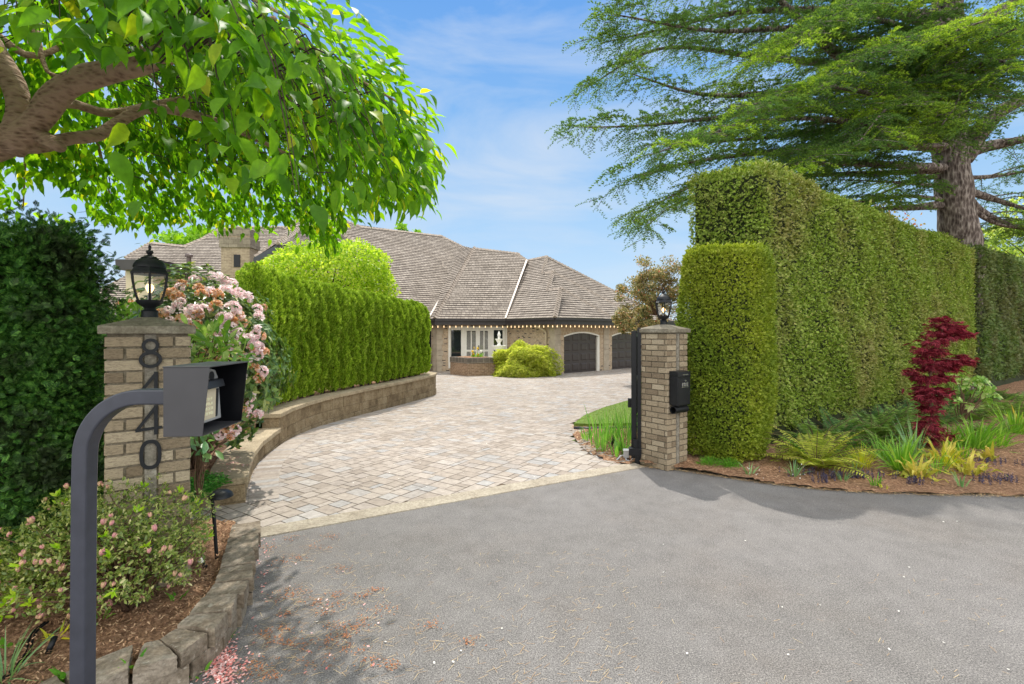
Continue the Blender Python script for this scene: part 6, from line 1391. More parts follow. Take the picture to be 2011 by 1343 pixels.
# ================================================================ CEDAR (upper right)
CB = np.array([13.75, 14.8, 0]); CD = thing('cedar_tree', 'huge cedar with layered drooping branches and furrowed trunk behind the tall hedge', 'tree', CB)
m_ = MB(); tl = [(13.50, 14.85, -.1), (13.52, 14.82, .8), P(1893, 500, 14.8), P(1882, 450, 14.8), P(1871, 350, 14.8), P(1865, 250, 14.8), P(1862, 100, 14.8), P(1860, -100, 14.8), P(1858, -330, 14.8)]
limb(m_, tl, [.55, .51, .48, .45, .42, .40, .36, .30, .18], 22, .25); m_.build('trunk', M['barkcedar'], CD, True)
LIMBS = [([(1868, 200, 14.8), (1680, 128, 13.6), (1560, 28, 12.5), (1450, -90, 11.5)], .26), ([(1866, 245, 14.8), (1700, 175, 13.5), (1540, 182, 12.6), (1380, 185, 11.8), (1240, 145, 11.4)], .2),
 ([(1868, 262, 14.8), (1600, 215, 13), (1400, 232, 12), (1270, 246, 11.6), (1150, 250, 11.2)], .16), ([(1868, 120, 14.8), (1600, 60, 13), (1400, 60, 12), (1205, 28, 11.3)], .16),
 ([(1870, 290, 14.8), (1700, 285, 13.5), (1500, 300, 12.5), (1360, 318, 11.8), (1245, 350, 11.4)], .16), ([(1872, 330, 14.8), (1600, 320, 13), (1400, 352, 12.2), (1260, 415, 12)], .14),
 ([(1866, 60, 14.8), (1600, -20, 13), (1350, -30, 12), (1220, 0, 11.6)], .16), ([(1868, 272, 14.8), (1720, 245, 12.5), (1560, 232, 10.8), (1420, 255, 9.6), (1290, 300, 9.0)], .12),
 ([(1868, 232, 14.8), (1740, 190, 12), (1600, 170, 10.2), (1480, 205, 9.2)], .11), ([(1866, 180, 14.8), (1780, 100, 12), (1700, 105, 10), (1600, 180, 9.1)], .1),
 ([(1870, 150, 14.8), (1860, 80, 11.5), (1880, 60, 9.8), (1985, 25, 8.8)], .1), ([(1885, 312, 14.8), (1960, 222, 14), (2090, 165, 13.5)], .34),
 ([(1888, 300, 14.8), (1960, 283, 14.5), (2090, 262, 14)], .22), ([(1890, 372, 14.8), (1955, 392, 15), (2060, 425, 15)], .14), ([(1895, 385, 14.8), (1945, 425, 15), (2060, 470, 15.5)], .12),
 ([(1850, 402, 14.8), (1780, 408, 15), (1690, 410, 15.2)], .14), ([(1850, 345, 14.8), (1790, 355, 15), (1705, 392, 15)], .09), ([(1865, 90, 14.8), (1960, 20, 14), (2090, -40, 14)], .2),
 ([(1864, -20, 14.8), (1600, -120, 13), (1300, -110, 12)], .18), ([(1862, 150, 14.8), (1500, 112, 14.5), (1300, 95, 14), (1150, 172, 13.6)], .16), ([(1864, 205, 14.8), (1620, 255, 14), (1440, 275, 13.4), (1265, 285, 13)], .14),
 ([(1862, 30, 14.8), (1500, 20, 13.5), (1290, 60, 12.8), (1180, 85, 12.5)], .16), ([(1870, 240, 14.8), (1920, 130, 11.5), (2000, 130, 10.2), (2080, 170, 9.6)], .1), ([(1862, -100, 14.8), (1950, -100, 12), (2050, -20, 11)], .16),
 ([(1868, 275, 14.8), (1760, 265, 13), (1640, 275, 11.4), (1540, 305, 10.6)], .1), ([(1872, 335, 14.8), (1500, 350, 14.2), (1340, 395, 13.4), (1268, 445, 13)], .1), ([(1862, 0, 14.8), (1750, -30, 12), (1640, 20, 10.4), (1560, 90, 9.8)], .12),
 ([(1862, 110, 14.8), (1872, 120, 13.6), (1868, 160, 12.6), (1850, 210, 11.8)], .06), ([(1862, 60, 14.8), (1890, 60, 13.4), (1885, 110, 12.4), (1875, 160, 11.6)], .06), ([(1864, 170, 14.8), (1850, 190, 13.5), (1855, 225, 12.6), (1880, 255, 12.2)], .06), ([(1862, 0, 14.8), (1840, 0, 13), (1850, 50, 12), (1860, 100, 11.2)], .06),
 ([(1866, 90, 14.8), (1730, 40, 12.4), (1600, 50, 11), (1500, 110, 10.2)], .1), ([(1868, 285, 14.8), (1740, 285, 12), (1640, 290, 10.4), (1560, 325, 9.8)], .09), ([(1866, 215, 14.8), (1800, 180, 12), (1740, 215, 10.4), (1690, 275, 9.7)], .09), ([(1855, 392, 14.8), (1780, 385, 14.6), (1700, 396, 14.3), (1610, 385, 14)], .07), ([(1858, 366, 14.8), (1760, 358, 14.4), (1640, 352, 14)], .06), ([(1885, 350, 14.8), (1960, 345, 14.8), (2050, 330, 15)], .08), ([(1888, 396, 14.8), (1960, 440, 15), (2060, 452, 15)], .09),
 ([(1866, 120, 14.8), (1900, 90, 12), (1950, 75, 10.2), (2030, 40, 9.2)], .09), ([(1868, 180, 14.8), (1890, 150, 12.6), (1880, 200, 11), (1850, 245, 10.2)], .06)]
sX, sD, sN, sK = [], [], [], []; lm = MB(); LITG = False
def add_sprays(ln, dens, size, droop):
    T_ = nrows(np.gradient(ln, axis=0)); arc_ = np.r_[0, np.cumsum(np.linalg.norm(np.diff(ln, axis=0), axis=1))]; L_ = arc_[-1]; n = max(2, int(L_ * dens))
    s_ = np.linspace(L_ * .12, L_, n); p = np.stack([np.interp(s_, arc_, ln[:, k]) for k in range(3)], 1); t = np.stack([np.interp(s_, arc_, T_[:, k]) for k in range(3)], 1)
    side = nrows(np.cross(t, Z)) * np.where(np.arange(n) % 2, 1, -1)[:, None]
    sX.append(p); sD.append(t * .7 + side * rng.uniform(.3, .9, n)[:, None] - Z * droop + rdir(n) * .3); sN.append(Z + rdir(n) * .35); sK.append(np.full(n, LITG))
for pts, r0 in LIMBS:
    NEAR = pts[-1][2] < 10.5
    ln = limb(lm, [P(*p) for p in pts], [r0, r0 * .72, r0 * .4, .012], 8, .16); L_ = np.linalg.norm(np.diff(ln, axis=0), axis=1).sum(); arc_ = np.r_[0, np.cumsum(np.linalg.norm(np.diff(ln, axis=0), axis=1))]; T_ = nrows(np.gradient(ln, axis=0))
    sp = .23; n = int(L_ * .82 / sp)
    for k in range(n):
        s_ = L_ * .20 + k * sp + rng.uniform(-.08, .08); i = int(np.clip(np.searchsorted(arc_, s_), 0, len(ln) - 1)); t = T_[i]; f = s_ / L_
        sidev = nrm(np.cross(t, Z)) * (1 if k % 2 else -1); ln2 = rng.uniform(.7, 1.5) * (1.15 - .55 * f) * (1.25 if f < .5 else 1.0)
        d2 = nrm(t * .75 + sidev * rng.uniform(.5, 1.0) + Z * rng.uniform(-.1, .18)); e = ln[i] + d2 * ln2 - Z * ln2 * ln2 * rng.uniform(.05, .22)
        q = smoothline([ln[i], ln[i] + d2 * ln2 * .5 + Z * .04, e], .15); lm.tube(q, np.linspace(.022 * (1.2 - f), .004, len(q)), 4, cap=False)
        LITG = rng.random() < (.36 if NEAR else .0)
        add_sprays(q, 8.8, .3, .12)
        for kk in range(3):
            i3 = rng.integers(len(q) // 3, len(q)); d3 = nrm(d2 * .6 + np.cross(d2, Z) * rng.choice([-1, 1]) * .8); e3 = q[i3] + d3 * .45 - Z * .08; q3 = smoothline([q[i3], (q[i3] + e3) / 2 + Z * .02, e3], .15); lm.tube(q3, [.006] * len(q3), 3, cap=False); add_sprays(q3, 8.8, .3, .12)
    add_sprays(ln[len(ln) // 2:], 5, .3, .1)
lm.build('limbs', M['barkcedar'], CD, True)
def spray_template(nt=8, nn=7):
    r = np.random.default_rng(4); V = []; F = []
    V += [(-.006, 0, 0), (.006, 0, 0), (.003, 1, -.12), (-.003, 1, -.12)]; F += [(0, 1, 2), (0, 2, 3)]
    for k in range(nt):
        y = .12 + .88 * k / (nt - 1); x = .085 * (1 if k % 2 else -1) * (1 - .5 * k / nt); z = -.12 * y * y + .02
        for j in range(nn):
            a = r.uniform(0, 2 * math.pi); d = np.array([math.cos(a) * .8, r.uniform(.2, 1.0), abs(math.sin(a)) * .9 - .25]); d = d / np.linalg.norm(d) * r.uniform(.10, .19); p = np.cross(d, r.normal(size=3)); p = p / np.linalg.norm(p) * .027
            b = len(V); c = np.array([x, y, z]); V += [tuple(c - p), tuple(c + p), tuple(c + d)]; F.append((b, b + 1, b + 2))
    return V, F
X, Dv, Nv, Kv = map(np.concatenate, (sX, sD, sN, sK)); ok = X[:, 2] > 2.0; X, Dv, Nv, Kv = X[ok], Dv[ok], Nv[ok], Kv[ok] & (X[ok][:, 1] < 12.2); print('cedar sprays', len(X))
foliage('crown', scatter(*spray_template(), X[~Kv], Dv[~Kv], Nv[~Kv], rng.uniform(.22, .42, (~Kv).sum())), M['cedar'], CD)
foliage('sunlit_new_growth', scatter(*spray_template(), X[Kv], Dv[Kv], Nv[Kv], rng.uniform(.22, .40, Kv.sum())), M['cedarlitnew'], CD)

# ================================================================ RED LACELEAF MAPLE
RB = G(1832, 884, .05); dR = RB[1]; T = thing('red_maple', 'slender dark red laceleaf maple with tiered branches in front of the tall hedge', 'tree', RB)
rp = lambda px, py, o=0: P(px, py, dR + o)
m_ = MB(); tr_ = [RB - Z * .1, rp(1834, 850), rp(1828, 800), rp(1822, 760), rp(1832, 720), rp(1838, 690), rp(1850, 650), rp(1862, 632)]
ln = smoothline(tr_, .06); m_.tube(ln, np.linspace(.03, .006, len(ln)), 8)
for q in ([rp(1836, 700), rp(1865, 705, -.1), rp(1908, 708, -.15)], [rp(1826, 750), rp(1805, 738), rp(1780, 732)], [rp(1856, 645), rp(1880, 648), rp(1908, 657)], [rp(1830, 850), rp(1848, 862), rp(1864, 860)], [rp(1832, 730), rp(1850, 735, .1), rp(1862, 745, .1)]):
    l_ = smoothline(q, .06); m_.tube(l_, np.linspace(.012, .004, len(l_)), 6)
m_.build('trunk', M['twig'], T, True)
CLs = [(1845, 628, 22, 8, 30), (1856, 640, 32, 10, 50), (1880, 648, 24, 9, 45), (1898, 656, 16, 8, 30), (1868, 660, 26, 9, 45), (1842, 655, 26, 10, 45), (1835, 672, 26, 12, 50), (1818, 690, 24, 14, 45), (1838, 690, 22, 12, 40), (1812, 708, 20, 12, 40), (1822, 722, 22, 12, 45),
       (1850, 712, 30, 12, 55), (1876, 710, 28, 12, 55), (1898, 708, 18, 9, 35), (1890, 700, 16, 6, 20), (1862, 724, 26, 10, 45), (1790, 732, 18, 8, 30), (1806, 742, 16, 9, 30), (1825, 745, 24, 12, 50), (1848, 740, 22, 10, 40), (1818, 765, 26, 13, 60), (1842, 770, 24, 14, 55), (1830, 785, 28, 13, 60), (1810, 778, 16, 9, 30), (1828, 802, 22, 9, 40), (1825, 818, 16, 8, 28),
       (1816, 832, 20, 10, 40), (1830, 838, 18, 12, 35), (1812, 848, 18, 10, 40), (1832, 856, 24, 10, 50), (1855, 856, 18, 8, 35), (1825, 866, 20, 9, 35)]
X = []
for px, py, rx, ry, k in CLs:
    k = int(k * 1.7); w = rng.normal(0, .5, (k, 3)) * np.array([1, 1, .62]); X.append(rp(1835 + (px - 1835) * .95, py) + w * np.array([rx * .78, rx * .7, ry]) / FPX * dR)
X = np.concatenate(X); ax = np.array([RB[0], RB[1], 0]); od = X - ax; od[:, 2] = 0; od = nrows(od)
foliage('crown', scatter(FING, FF, X, od * .6 + rdir(len(X)) * .6 - Z * .30, Z + rdir(len(X)) * .35, rng.uniform(.065, .115, len(X))), M['redmaple'], T)

# ================================================================ FERNS, STRAP-LEAVED CLUMPS, BULBS
def fern(label, base, nf, Ls, mat, elev=(.5, 1.1), az=None, pin=.16, group='ferns under the tall hedge', name='fern'):
    T = thing(name, label, 'fern', base, group); base = np.asarray(base, float); V = []; st = MB()
    for k in range(nf):
        a = (k + rng.uniform(-.4, .4)) * 2 * math.pi / nf if az is None else rng.uniform(*az); L_ = Ls * rng.uniform(.7, 1.1); e = rng.uniform(*elev)
        h = np.array([math.cos(a), math.sin(a), 0]); t = np.linspace(0, 1, 15); bend = rng.uniform(.35, .85)
        ang = e - bend * t * 1.3; dx = np.cumsum(np.cos(ang)) / 15 * L_; dz = np.cumsum(np.sin(ang)) / 15 * L_
        ln = base + np.outer(dx, h) + np.outer(dz, Z); ln[:, 2] = np.maximum(ln[:, 2], base[2] + .02)
        st.tube(ln, np.linspace(.006, .0015, 15), 4, cap=False); ln = resample(ln, L_ / 26); T_ = nrows(np.gradient(ln, axis=0)); s_ = np.cross(h, Z); n = len(ln)
        f = np.linspace(0, 1, n); pl_ = 1.25 * pin * L_ / .9 * np.sin(np.clip(f * 1.08 + .10, 0, 1) ** .62 * math.pi) ** .75 + .004
        for sg in (-1, 1):
            dd = s_[None] * sg + T_ * .35 - Z * .12; V.append(scatter(T_DIA, F_DIA, ln, dd + rdir(n) * .08, np.cross(np.broadcast_to(s_, T_.shape), T_) * 1.0, pl_, np.full(n, L_ / 26 * .62)))
    st.build('stalks', M['twig'], T); foliage('fronds', joinVF(V), M[mat], T); return T
def clump(name, label, cat, base, n, L_, w, mat, spread=.35, arch=.8, rad=.08, seg=6, group=None, taper=1.0, lean=None, wav=0):
    T = thing(name, label, cat, base, group); base = np.asarray(base, float); V = []; F = []
    for k in range(n):
        a = rng.uniform(0, 2 * math.pi); h = np.array([math.cos(a), math.sin(a), 0]); h2 = h + (np.asarray(lean) if lean is not None else 0); l_ = L_ * rng.uniform(.55, 1.1); e = math.pi / 2 - abs(rng.normal(0, spread)); bd_ = rng.uniform(.3, 1.2) * arch
        p = base + h * rad * math.sqrt(rng.random()); s_ = np.array([-h[1], h[0], 0]) + rng.normal(0, .3, 3); s_ = nrm(s_); b = len(V)
        for i in range(seg + 1):
            t = i / seg; ww = w * (1 - t ** 2.2 * taper) * (.55 + .45 * min(1, t * 4)) * .5; off = Z * (wav * math.sin(t * 11 + k))
            V += [p - s_ * ww + off, p + s_ * ww + off * .5]; ang = e - bd_ * t; d_ = nrm(h2) * math.cos(ang) + Z * math.sin(ang); p = p + d_ * l_ / seg
            if p[2] < base[2] + .01: p[2] = base[2] + .01
        for i in range(seg): F.append((b + 2 * i, b + 2 * i + 1, b + 2 * i + 3, b + 2 * i + 2))
    foliage('leaves', (np.array(V), np.array(F)), M[mat], T); return T
g0 = .05
fern('golden-green fern with one tall bright frond nearest the topiary', G(1603, 918, g0), 26, .88, 'ferngold', (.45, 1.25))
T = fern('single tall lime frond standing up from the golden fern', G(1598, 915, g0), 2, .92, 'feather', (1.1, 1.3), (2.5, 2.9))
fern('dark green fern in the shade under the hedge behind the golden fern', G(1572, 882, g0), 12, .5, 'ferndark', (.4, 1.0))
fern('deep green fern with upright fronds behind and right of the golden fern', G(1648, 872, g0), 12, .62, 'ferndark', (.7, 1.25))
fern('broad mid-green fern spreading left of the red maple', G(1712, 866, g0), 18, .85, 'fern', (.45, 1.1))
fern('mid-green fern touching the red maple trunk on its left', G(1765, 872, g0), 14, .75, 'fern', (.4, 1.1))
fern('low green fern under the oak-leaved hydrangea', G(1905, 830, g0), 14, .8, 'fern', (.3, .9))
fern('mid-green fern in front of the darker hedge at the right edge', G(1975, 808, g0), 16, .9, 'fern', (.4, 1.0))
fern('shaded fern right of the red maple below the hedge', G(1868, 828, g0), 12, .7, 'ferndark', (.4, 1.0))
u2h = nrm([.826, .564, 0]); v2h = np.array([-.564, .826, 0])
for k in range(13):
    p_ = np.array([3.79, 7.27, 0]) + u2h * (1.0 + k * .78 + rng.uniform(-.15, .15)) - v2h * rng.uniform(.2, .6)
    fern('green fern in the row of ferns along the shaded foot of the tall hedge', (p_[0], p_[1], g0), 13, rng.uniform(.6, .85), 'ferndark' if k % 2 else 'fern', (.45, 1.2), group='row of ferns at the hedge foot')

gs = 'strap-leaved clumps in the bed'
clump('lily_clump', 'dense green strap-leaved clump left of the red maple base', 'plant', G(1768, 922, g0), 95, .52, .022, 'strap', .55, .9, .12, group=gs)
clump('lily_clump', 'taller thin grey-green strap leaves rising behind the left clump', 'plant', G(1795, 900, g0), 40, .62, .014, 'bulbleaf', .35, .6, .1, group=gs)
clump('lily_clump', 'largest green strap-leaved clump right of the red maple', 'plant', G(1915, 882, g0), 130, .58, .022, 'strap', .55, .9, .16, group=gs)
clump('lily_clump', 'green strap-leaved clump at the right edge of the photo', 'plant', G(1992, 855, g0), 90, .62, .022, 'strap', .5, .8, .14, group=gs)
clump('lily_clump', 'green strap leaves just right of the red maple trunk', 'plant', G(1862, 880, g0), 50, .48, .02, 'strap', .5, .9, .12, group=gs)
for (px, py, nf, l_, mt), lb in zip([(1640, 905, 14, .55, 'fern'), (1690, 888, 14, .6, 'ferndark'), (1745, 890, 14, .62, 'fern'), (1535, 905, 9, .38, 'ferngold'), (1800, 860, 12, .6, 'ferndark'), (1935, 858, 14, .6, 'fern'), (1950, 822, 16, .8, 'fern'), (2000, 822, 16, .85, 'fern'), (1990, 795, 16, .9, 'ferndark'), (1925, 800, 14, .75, 'ferndark'), (1840, 838, 14, .7, 'ferndark'), (1780, 836, 14, .75, 'fern'), (1735, 842, 12, .7, 'ferndark'), (1670, 856, 12, .6, 'ferndark')],
    ['green fern crowding the golden fern on its right', 'dark fern between the yellow grass tuft and the hedge', 'green fern behind the left strap-leaved clump', 'low golden fern fronds against the foot of the topiary', 'dark fern right behind the red maple base', 'green fern behind the largest strap-leaved clump', 'green fern below the hydrangea leaves on the right', 'green fern at the right edge in front of the darker hedge', 'dark fern tucked under the darker hedge at far right', 'dark fern under the gap between the two tall hedges', 'dark fern under the hedge directly behind the red maple', 'green fern under the hedge left of the red maple', 'dark fern deep under the hedge behind the broad fern', 'small dark fern at the hedge foot behind the deep green fern']):
    fern(lb, G(px, py, g0), nf, l_, mt, (.4, 1.1))
for (px, py, n_, l_, w_, mt), lb in zip([(1735, 905, 50, .42, .016, 'strap'), (1835, 925, 40, .36, .014, 'strap'), (1960, 878, 60, .46, .018, 'strap'), (1890, 900, 46, .40, .016, 'strap')],
    ['medium strap leaves left of the dense left clump', 'thin green leaves between the two nearest yellow clumps', 'green strap leaves between the large clump and the right edge', 'bright strap leaves in front of the large right clump']):
    clump('lily_clump', lb, 'plant', G(px, py, g0), n_, l_, w_, mt, .55, .9, .12, group=gs)
gy = 'yellowing broad-leaved clumps in the bed'
clump('yellow_clump', 'yellow-brown broad-leaved clump at the bed edge below the left strap leaves', 'plant', G(1803, 936, g0), 30, .34, .05, 'yellowbroad', .8, 1.5, .08, group=gy, wav=.03)
clump('yellow_clump', 'yellow broad leaves sprawling beneath the red maple', 'plant', G(1852, 905, g0), 30, .42, .048, 'yellowbroad', .8, 1.4, .09, group=gy, wav=.03)
clump('yellow_clump', 'yellow broad-leaved clump with brown tips nearest the road on the right', 'plant', G(1900, 930, g0), 30, .34, .05, 'yellowbroad', .85, 1.5, .09, group=gy, wav=.03)
clump('yellow_clump', 'yellow upright leaves at the far right edge of the bed', 'plant', G(2003, 845, g0), 12, .5, .07, 'yellowbroad', .5, .8, .06, group=gy, wav=.03)
clump('yellow_clump', 'few yellow leaves among the large right strap clump', 'plant', G(1945, 905, g0), 9, .36, .06, 'yellowbroad', .7, 1.0, .06, group=gy, wav=.03)
clump('grass_tuft', 'fine bright yellow grass tuft right of the golden fern', 'grass tuft', G(1693, 918, g0), 90, .36, .009, 'yellowgrass', .6, 1.0, .08)
clump('grass_tuft', 'fine lime grass tuft in front of the red maple', 'grass tuft', G(1866, 915, g0), 90, .32, .009, 'yellowgrass', .6, 1.0, .09)
gb = 'small bulb clumps along the bed edge'
for (px, py, n, l_, w_, mt), lb in zip([(1473, 933, 16, .20, .016, 'bulbleaf'), (1560, 936, 22, .22, .016, 'bulbleaf'), (1655, 944, 18, .16, .012, 'bulbleaf'), (1679, 926, 18, .24, .014, 'bulbleaf'), (1719, 954, 16, .15, .018, 'feather'), (1888, 955, 10, .20, .016, 'bulbleaf'), (1738, 960, 6, .06, .02, 'yellowgrass')],
    ['small clump of white-flowered bulb leaves nearest the topiary', 'grey-green bulb clump directly in front of the golden fern', 'low bulb leaves among the purple spikes', 'upright grey-green bulb leaves beside the yellow grass tuft', 'small bright green rosette closest to the asphalt', 'lone bulb plant on bare mulch at the right by the road', 'tiny yellow seedling on the mulch edge']):
    clump('bulb_clump', lb, 'plant', G(px, py, .03), n, l_, w_, mt, .45, .9, .05, group=gb)
n = 5
for px, py, lb in ((1497, 925, 'left'), (1566, 924, 'right')):
    c = G(px - 14 if lb == 'left' else px, py, .2); V = scatter(T_DIA, F_DIA, c + rng.normal(0, .05, (9, 3)), -Z + rdir(9) * .5, rdir(9), .018, .014); o = foliage('bulb_flowers', V, M['tulipw'], None); tag(o, 'tiny white bell flowers over the bulb leaves %s' % ('nearest the topiary' if lb == 'left' else 'before the golden fern'), 'flowers')
for (px, py, n, rx, ry), lb in zip([(1585, 937, 18, .22, .08), (1612, 948, 12, .15, .06), (1690, 938, 40, .34, .08), (1640, 940, 14, .12, .06), (1800, 950, 14, .14, .06), (1958, 914, 26, .25, .12), (1962, 945, 22, .22, .10), (1925, 948, 8, .1, .05)],
    ['purple bugle spikes left of the bulb clump before the golden fern', 'few purple bugle spikes on bare mulch below the golden fern', 'widest band of purple bugle spikes behind the bright rosette', 'purple bugle spikes around the low bulb leaves', 'dark bugle spikes below the yellow-brown clump', 'purple bugle patch on the mulch slope at right, farther one', 'purple bugle patch on the mulch slope at right, nearer the road', 'tiny bugle group beside the nearest yellow clump']):
    b = G(px, py, .03); T = thing('bugle_patch', lb, 'flowers', b, 'purple bugle patches'); q = b + np.stack([rng.normal(0, rx, n) * .6, rng.normal(0, ry, n) * .8, np.zeros(n)], 1); V = []
    for l in range(7):
        m = n; V.append(scatter(T_DIA, F_DIA, np.repeat(q, 4, 0) + Z * (.012 + .013 * l), nrows(rdir(4 * n) * np.array([1, 1, .3])) + Z * .5, rdir(4 * n), .016 * (1.2 - l * .09), .012))
    struct(foliage('spikes', joinVF(V), M['ajuga'], T), 'stuff')
for px, py, lb in ((1393, 918, 'feathery bright green plant at the foot of the topiary, left one'), (1432, 921, 'feathery bright green plant at the foot of the topiary, right one'), (1412, 905, 'feathery green plant squeezed between topiary and pillar')):
    b = G(px, py, .02); T = thing('feathery_plant', lb, 'plant', b, 'feathery plants under the topiary'); n = 900; d = rdir(n); d[:, 2] = abs(d[:, 2]); X = b + d * rng.uniform(.02, .15, (n, 1)) * np.array([1.1, .8, .9])
    foliage('foliage', scatter([(-.5, 0, 0), (.5, 0, 0), (0, 1, 0)], [(0, 1, 2)], X, d + rdir(n) * .4 + Z * .2, rdir(n), rng.uniform(.04, .07, n), .006), M['feather'], T)
# oak-leaved hydrangea
b = G(1885, 838, .05); T = thing('hydrangea', 'open shrub with large lobed lime leaves right of the red maple', 'shrub', b); dH = b[1]
lp_ = [(1873, 735), (1889, 737), (1912, 742), (1925, 745), (1938, 748), (1885, 762), (1893, 764), (1920, 760), (1935, 766), (1928, 778), (1942, 786), (1918, 774), (1876, 785), (1894, 790), (1950, 765), (1905, 748), (1903, 826), (1870, 750), (1930, 756), (1955, 770)]
tips = [P(x, y, dH + rng.uniform(-.3, .3)) for x, y in lp_]; branches(T, b, tips, .014, 'twig')
LB = []; LF = []
for k, a in enumerate((-1.5, -.75, 0, .75, 1.5)):
    bb = len(LB); l_ = (1, .95, .8)[abs(k - 2)] if k != 2 else 1.15; dx, dy = math.sin(a) * l_, math.cos(a) * l_; LB += [(0, 0, 0), (dx * .6 + dy * .24, dy * .6 - dx * .24, .05), (dx, dy, -.08), (dx * .6 - dy * .24, dy * .6 + dx * .24, .05)]; LF.append((bb, bb + 1, bb + 2, bb + 3))
X = np.array([t + rng.normal(0, .04, 3) for t in tips for _ in range(4)]); foliage('leaves', scatter(LB, quad2tri(LF), X, rdir(len(X)) * .8 - Z * .3, Z * .7 - np.array([0, 1, 0]) * .6 + rdir(len(X)) * .5, rng.uniform(.07, .13, len(X))), M['brightleaf'], T)
# iris and daffodil leaves on the island
gi = 'iris and daffodil leaves on the island bed'
for (px, py, n, l_, w_, mt), lb in zip([(1176, 878, 26, .66, .022, 'irisleaf'), (1196, 868, 30, .58, .022, 'irisleaf'), (1226, 884, 34, .72, .024, 'irisleaf'), (1236, 864, 30, .66, .022, 'irisleaf'), (1156, 863, 14, .28, .035, 'irisleaf'), (1210, 893, 12, .30, .06, 'irisleaf'), (1186, 885, 14, .40, .022, 'irisleaf')],
    ['upright iris leaves at the left of the island bed', 'iris leaves in the middle of the island bed beside the black spot light', 'tallest iris clump right beside the black gate', 'iris leaves behind the gate edge', 'low broad green clump at the left tip of the island bed', 'broad-leaved green plant nearest the grey electrical box', 'short iris fan nearest the driveway border']):
    clump('iris_clump', lb, 'plant', G(px, py, .01), n, l_, w_, mt, .28, .45, .13, group=gi)
clump('iris_clump', 'bright green leaves showing left of the gate at mid height', 'plant', G(1239, 800, .02) + np.array([0.3, 0, 0]), 40, 1.15, .07, 'feather', .12, .3, .14, group=gi)

# ================================================================ LITTER
def litter(name, label, cat, X, mat, L_, w, tilt=.15, az=None, tmpl=([(-.5, 0, 0), (.5, 0, 0), (.5, 1, 0), (-.5, 1, 0)], [(0, 1, 2), (0, 2, 3)])):
    n = len(X); a = rng.uniform(0, 2 * math.pi, n) if az is None else rng.normal(az, .7, n) + math.pi * rng.integers(0, 2, n); d = np.stack([np.cos(a), np.sin(a), rng.uniform(0, tilt, n)], 1)
    o = foliage(name, scatter(*tmpl, X, d, Z[None] + rdir(n) * .2, rng.uniform(.6, 1.2, n) * L_, w), M[mat], None); struct(o, 'stuff'); tag(o, label, cat)
def onroad(pxy, h=.004):
    pxy = np.asarray(pxy, float); d = EYE * FPX / (pxy[:, 1] - HOR); return np.stack([(pxy[:, 0] - CX) / FPX * d, d, np.full(len(d), h)], 1)
def keep_road(X):
    return X[pip(X[:, 0], X[:, 1], asp)]
cl_px = [(663, 1170), (545, 1105), (588, 1098), (670, 1118), (712, 1172), (735, 1160), (655, 1190), (700, 1235), (680, 1250), (615, 1185), (560, 1175), (560, 1165), (590, 1165), (660, 1232), (565, 1265), (540, 1260), (600, 1270), (650, 1260), (770, 1310), (500, 1320), (495, 1310), (530, 1330), (650, 1055), (625, 1075), (745, 1200), (715, 1225), (560, 1240), (520, 1245), (920, 1262), (845, 1230), (735, 1300), (620, 1300), (530, 1075), (575, 1058), (560, 1208), (640, 1205), (690, 1280)]
cc = onroad(np.array(cl_px)); X = np.concatenate([c + rng.normal(0, 1, (28, 3)) * np.array([.045, .035, 0]) * rng.uniform(.5, 1.3) for c in cc]); X[:, 2] = .004 + rng.uniform(0, .012, len(X)); X = keep_road(X)
litter('catkin_litter', 'rust-brown clumps of fallen catkins on the asphalt beside the block edging', 'litter', X, 'catkin', .014, .005, .4)
X = np.concatenate([cc[rng.integers(0, len(cc), 560)] + rng.normal(0, 1, (560, 3)) * np.array([.10, .08, 0]), onroad(rng.uniform((480, 1080), (1250, 1343), (520, 2))), onroad(rng.uniform((1000, 1120), (1990, 1343), (120, 2)))]); X[:, 2] = .005; X = keep_road(X)
litter('pine_needles', 'straw-coloured pine needles scattered over the near asphalt', 'litter', X, 'needle', .05, .0016, .08, .5)
X = np.concatenate([onroad(rng.normal((432, 1305), (24, 28), (700, 2))), onroad(rng.normal((520, 1110), (8, 40), (40, 2))), onroad(rng.uniform((480, 1060), (760, 1340), (26, 2)))]); X[:, 2] = .005 + rng.uniform(0, .008, len(X)); X = keep_road(X)
litter('fallen_petals', 'drift of fallen pink petals at the foot of the block edging', 'litter', X, 'fallen', .014, .010, .5)
X = np.concatenate([G(x, y, .29)[None] + rng.normal(0, 1, (14, 3)) * np.array([.07, .05, 0]) for x, y in ((452, 898), (455, 908), (470, 912), (445, 922), (430, 935), (465, 880))]); X[:, 2] = .281
litter('fallen_petals', 'pale pink petals fallen on the low wall cap', 'litter', X, 'fallen', .022, .014, .3)
X = np.concatenate([onroad(rng.uniform((560, 950), (2000, 1340), (22, 2))), onroad(rng.uniform((560, 800), (1100, 960), (40, 2)))]); X[:, 2] = .009
litter('fallen_petals', 'stray white petals dotted across the drive and road', 'litter', X, 'tulipw', .012, .010, .3)
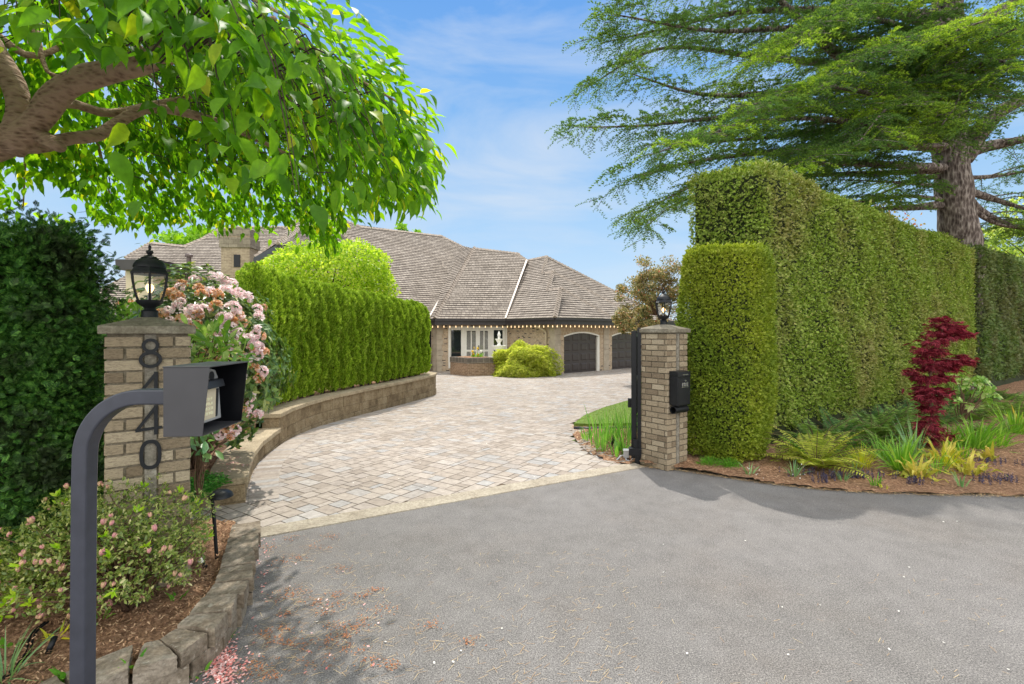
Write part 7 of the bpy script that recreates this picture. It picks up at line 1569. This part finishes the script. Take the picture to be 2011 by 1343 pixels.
# mulch chips and needles in the beds
def inpoly(poly, n):
    poly = np.array(poly); q = rng.uniform(poly.min(0), poly.max(0), (n * 3, 2)); q = q[pip(q[:, 0], q[:, 1], poly)]; return q[:n]
rb = [tuple(b) for b in bed_edge] + [(9, 5.25), (9, 9.5), (4, 7.2), (2.2, 7.0)]
q = inpoly(rb, 9000); X = np.stack([q[:, 0], q[:, 1], .02 + .05 * np.clip((q[:, 1] - 5.5) / 1.2, 0, 1) + rng.uniform(0, .015, len(q))], 1)
litter('needle_mulch', 'rust-coloured needle and chip mulch over the bed under the hedge', 'mulch', X, 'oldchip', .05, .005, .2)
q = rng.normal(0, 1, (2600, 1)); tt = rng.uniform(0, 1, 2600); be = np.array([tuple(b) for b in bed_edge] + [(9, 5.25)]); arcb = np.r_[0, np.cumsum(np.linalg.norm(np.diff(be, axis=0), axis=1))]; s_ = tt * arcb[-1]
X = np.stack([np.interp(s_, arcb, be[:, 0]), np.interp(s_, arcb, be[:, 1]) + np.abs(q[:, 0]) * .10 - .06, np.full(2600, .016)], 1); litter('needle_mulch', 'dry pine needles lining the asphalt edge of the bed', 'litter', X, 'needle', .05, .003, .15)
q = inpoly([(p[0] - .2, p[1]) for p in blk_top] + [(-3.6, 1.6), (-3.6, 4.2)], 9000); X = np.stack([q[:, 0], q[:, 1], .165 + rng.uniform(0, .02, len(q))], 1); litter('bark_mulch', 'brown bark chips covering the azalea bed', 'mulch', X, 'oldchip', .019, .006, .5)
q = inpoly(isl_bed, 1400); X = np.stack([q[:, 0], q[:, 1], np.vectorize(gz)(q[:, 0], q[:, 1]) + .025], 1); litter('bark_mulch', 'dry leaf litter on the island bed', 'mulch', X, 'oldchip', .04, .014, .4)
for (px, py, n, l_, w_, mt, h_), lb in zip([(22, 1130, 26, .12, .02, 'strap', .16), (195, 1215, 8, .08, .02, 'feather', .16), (262, 1310, 8, .07, .02, 'feather', .16), (10, 1335, 30, .30, .008, 'bulbleaf', .15), (110, 1255, 10, .08, .014, 'yellowgrass', .17), (350, 1100 + 75, 9, .07, .015, 'feather', .16), (440, 1262, 26, .08, .004, 'feather', .0), (395, 1325, 7, .06, .025, 'feather', .0), (20, 1270, 7, .06, .03, 'feather', .16), (130, 1332, 10, .09, .03, 'feather', .16)],
    ['green weed under the azalea at the left edge', 'small green weed right beside the gooseneck post', 'trailing weed in the gap between two edging blocks', 'long grass blades at the lower left corner', 'yellow mossy tuft beside the pipe stub', 'sparse seedling near the edging blocks', 'tuft of fine grass at the foot of the block edging', 'small weed on the asphalt by the pink petals', 'seedling on the soil by the black cable', 'green seedling at the lower left near the post']):
    clump('weed', lb, 'plant', G(px, py, h_), n, l_, w_, mt, .8, .8, .04)
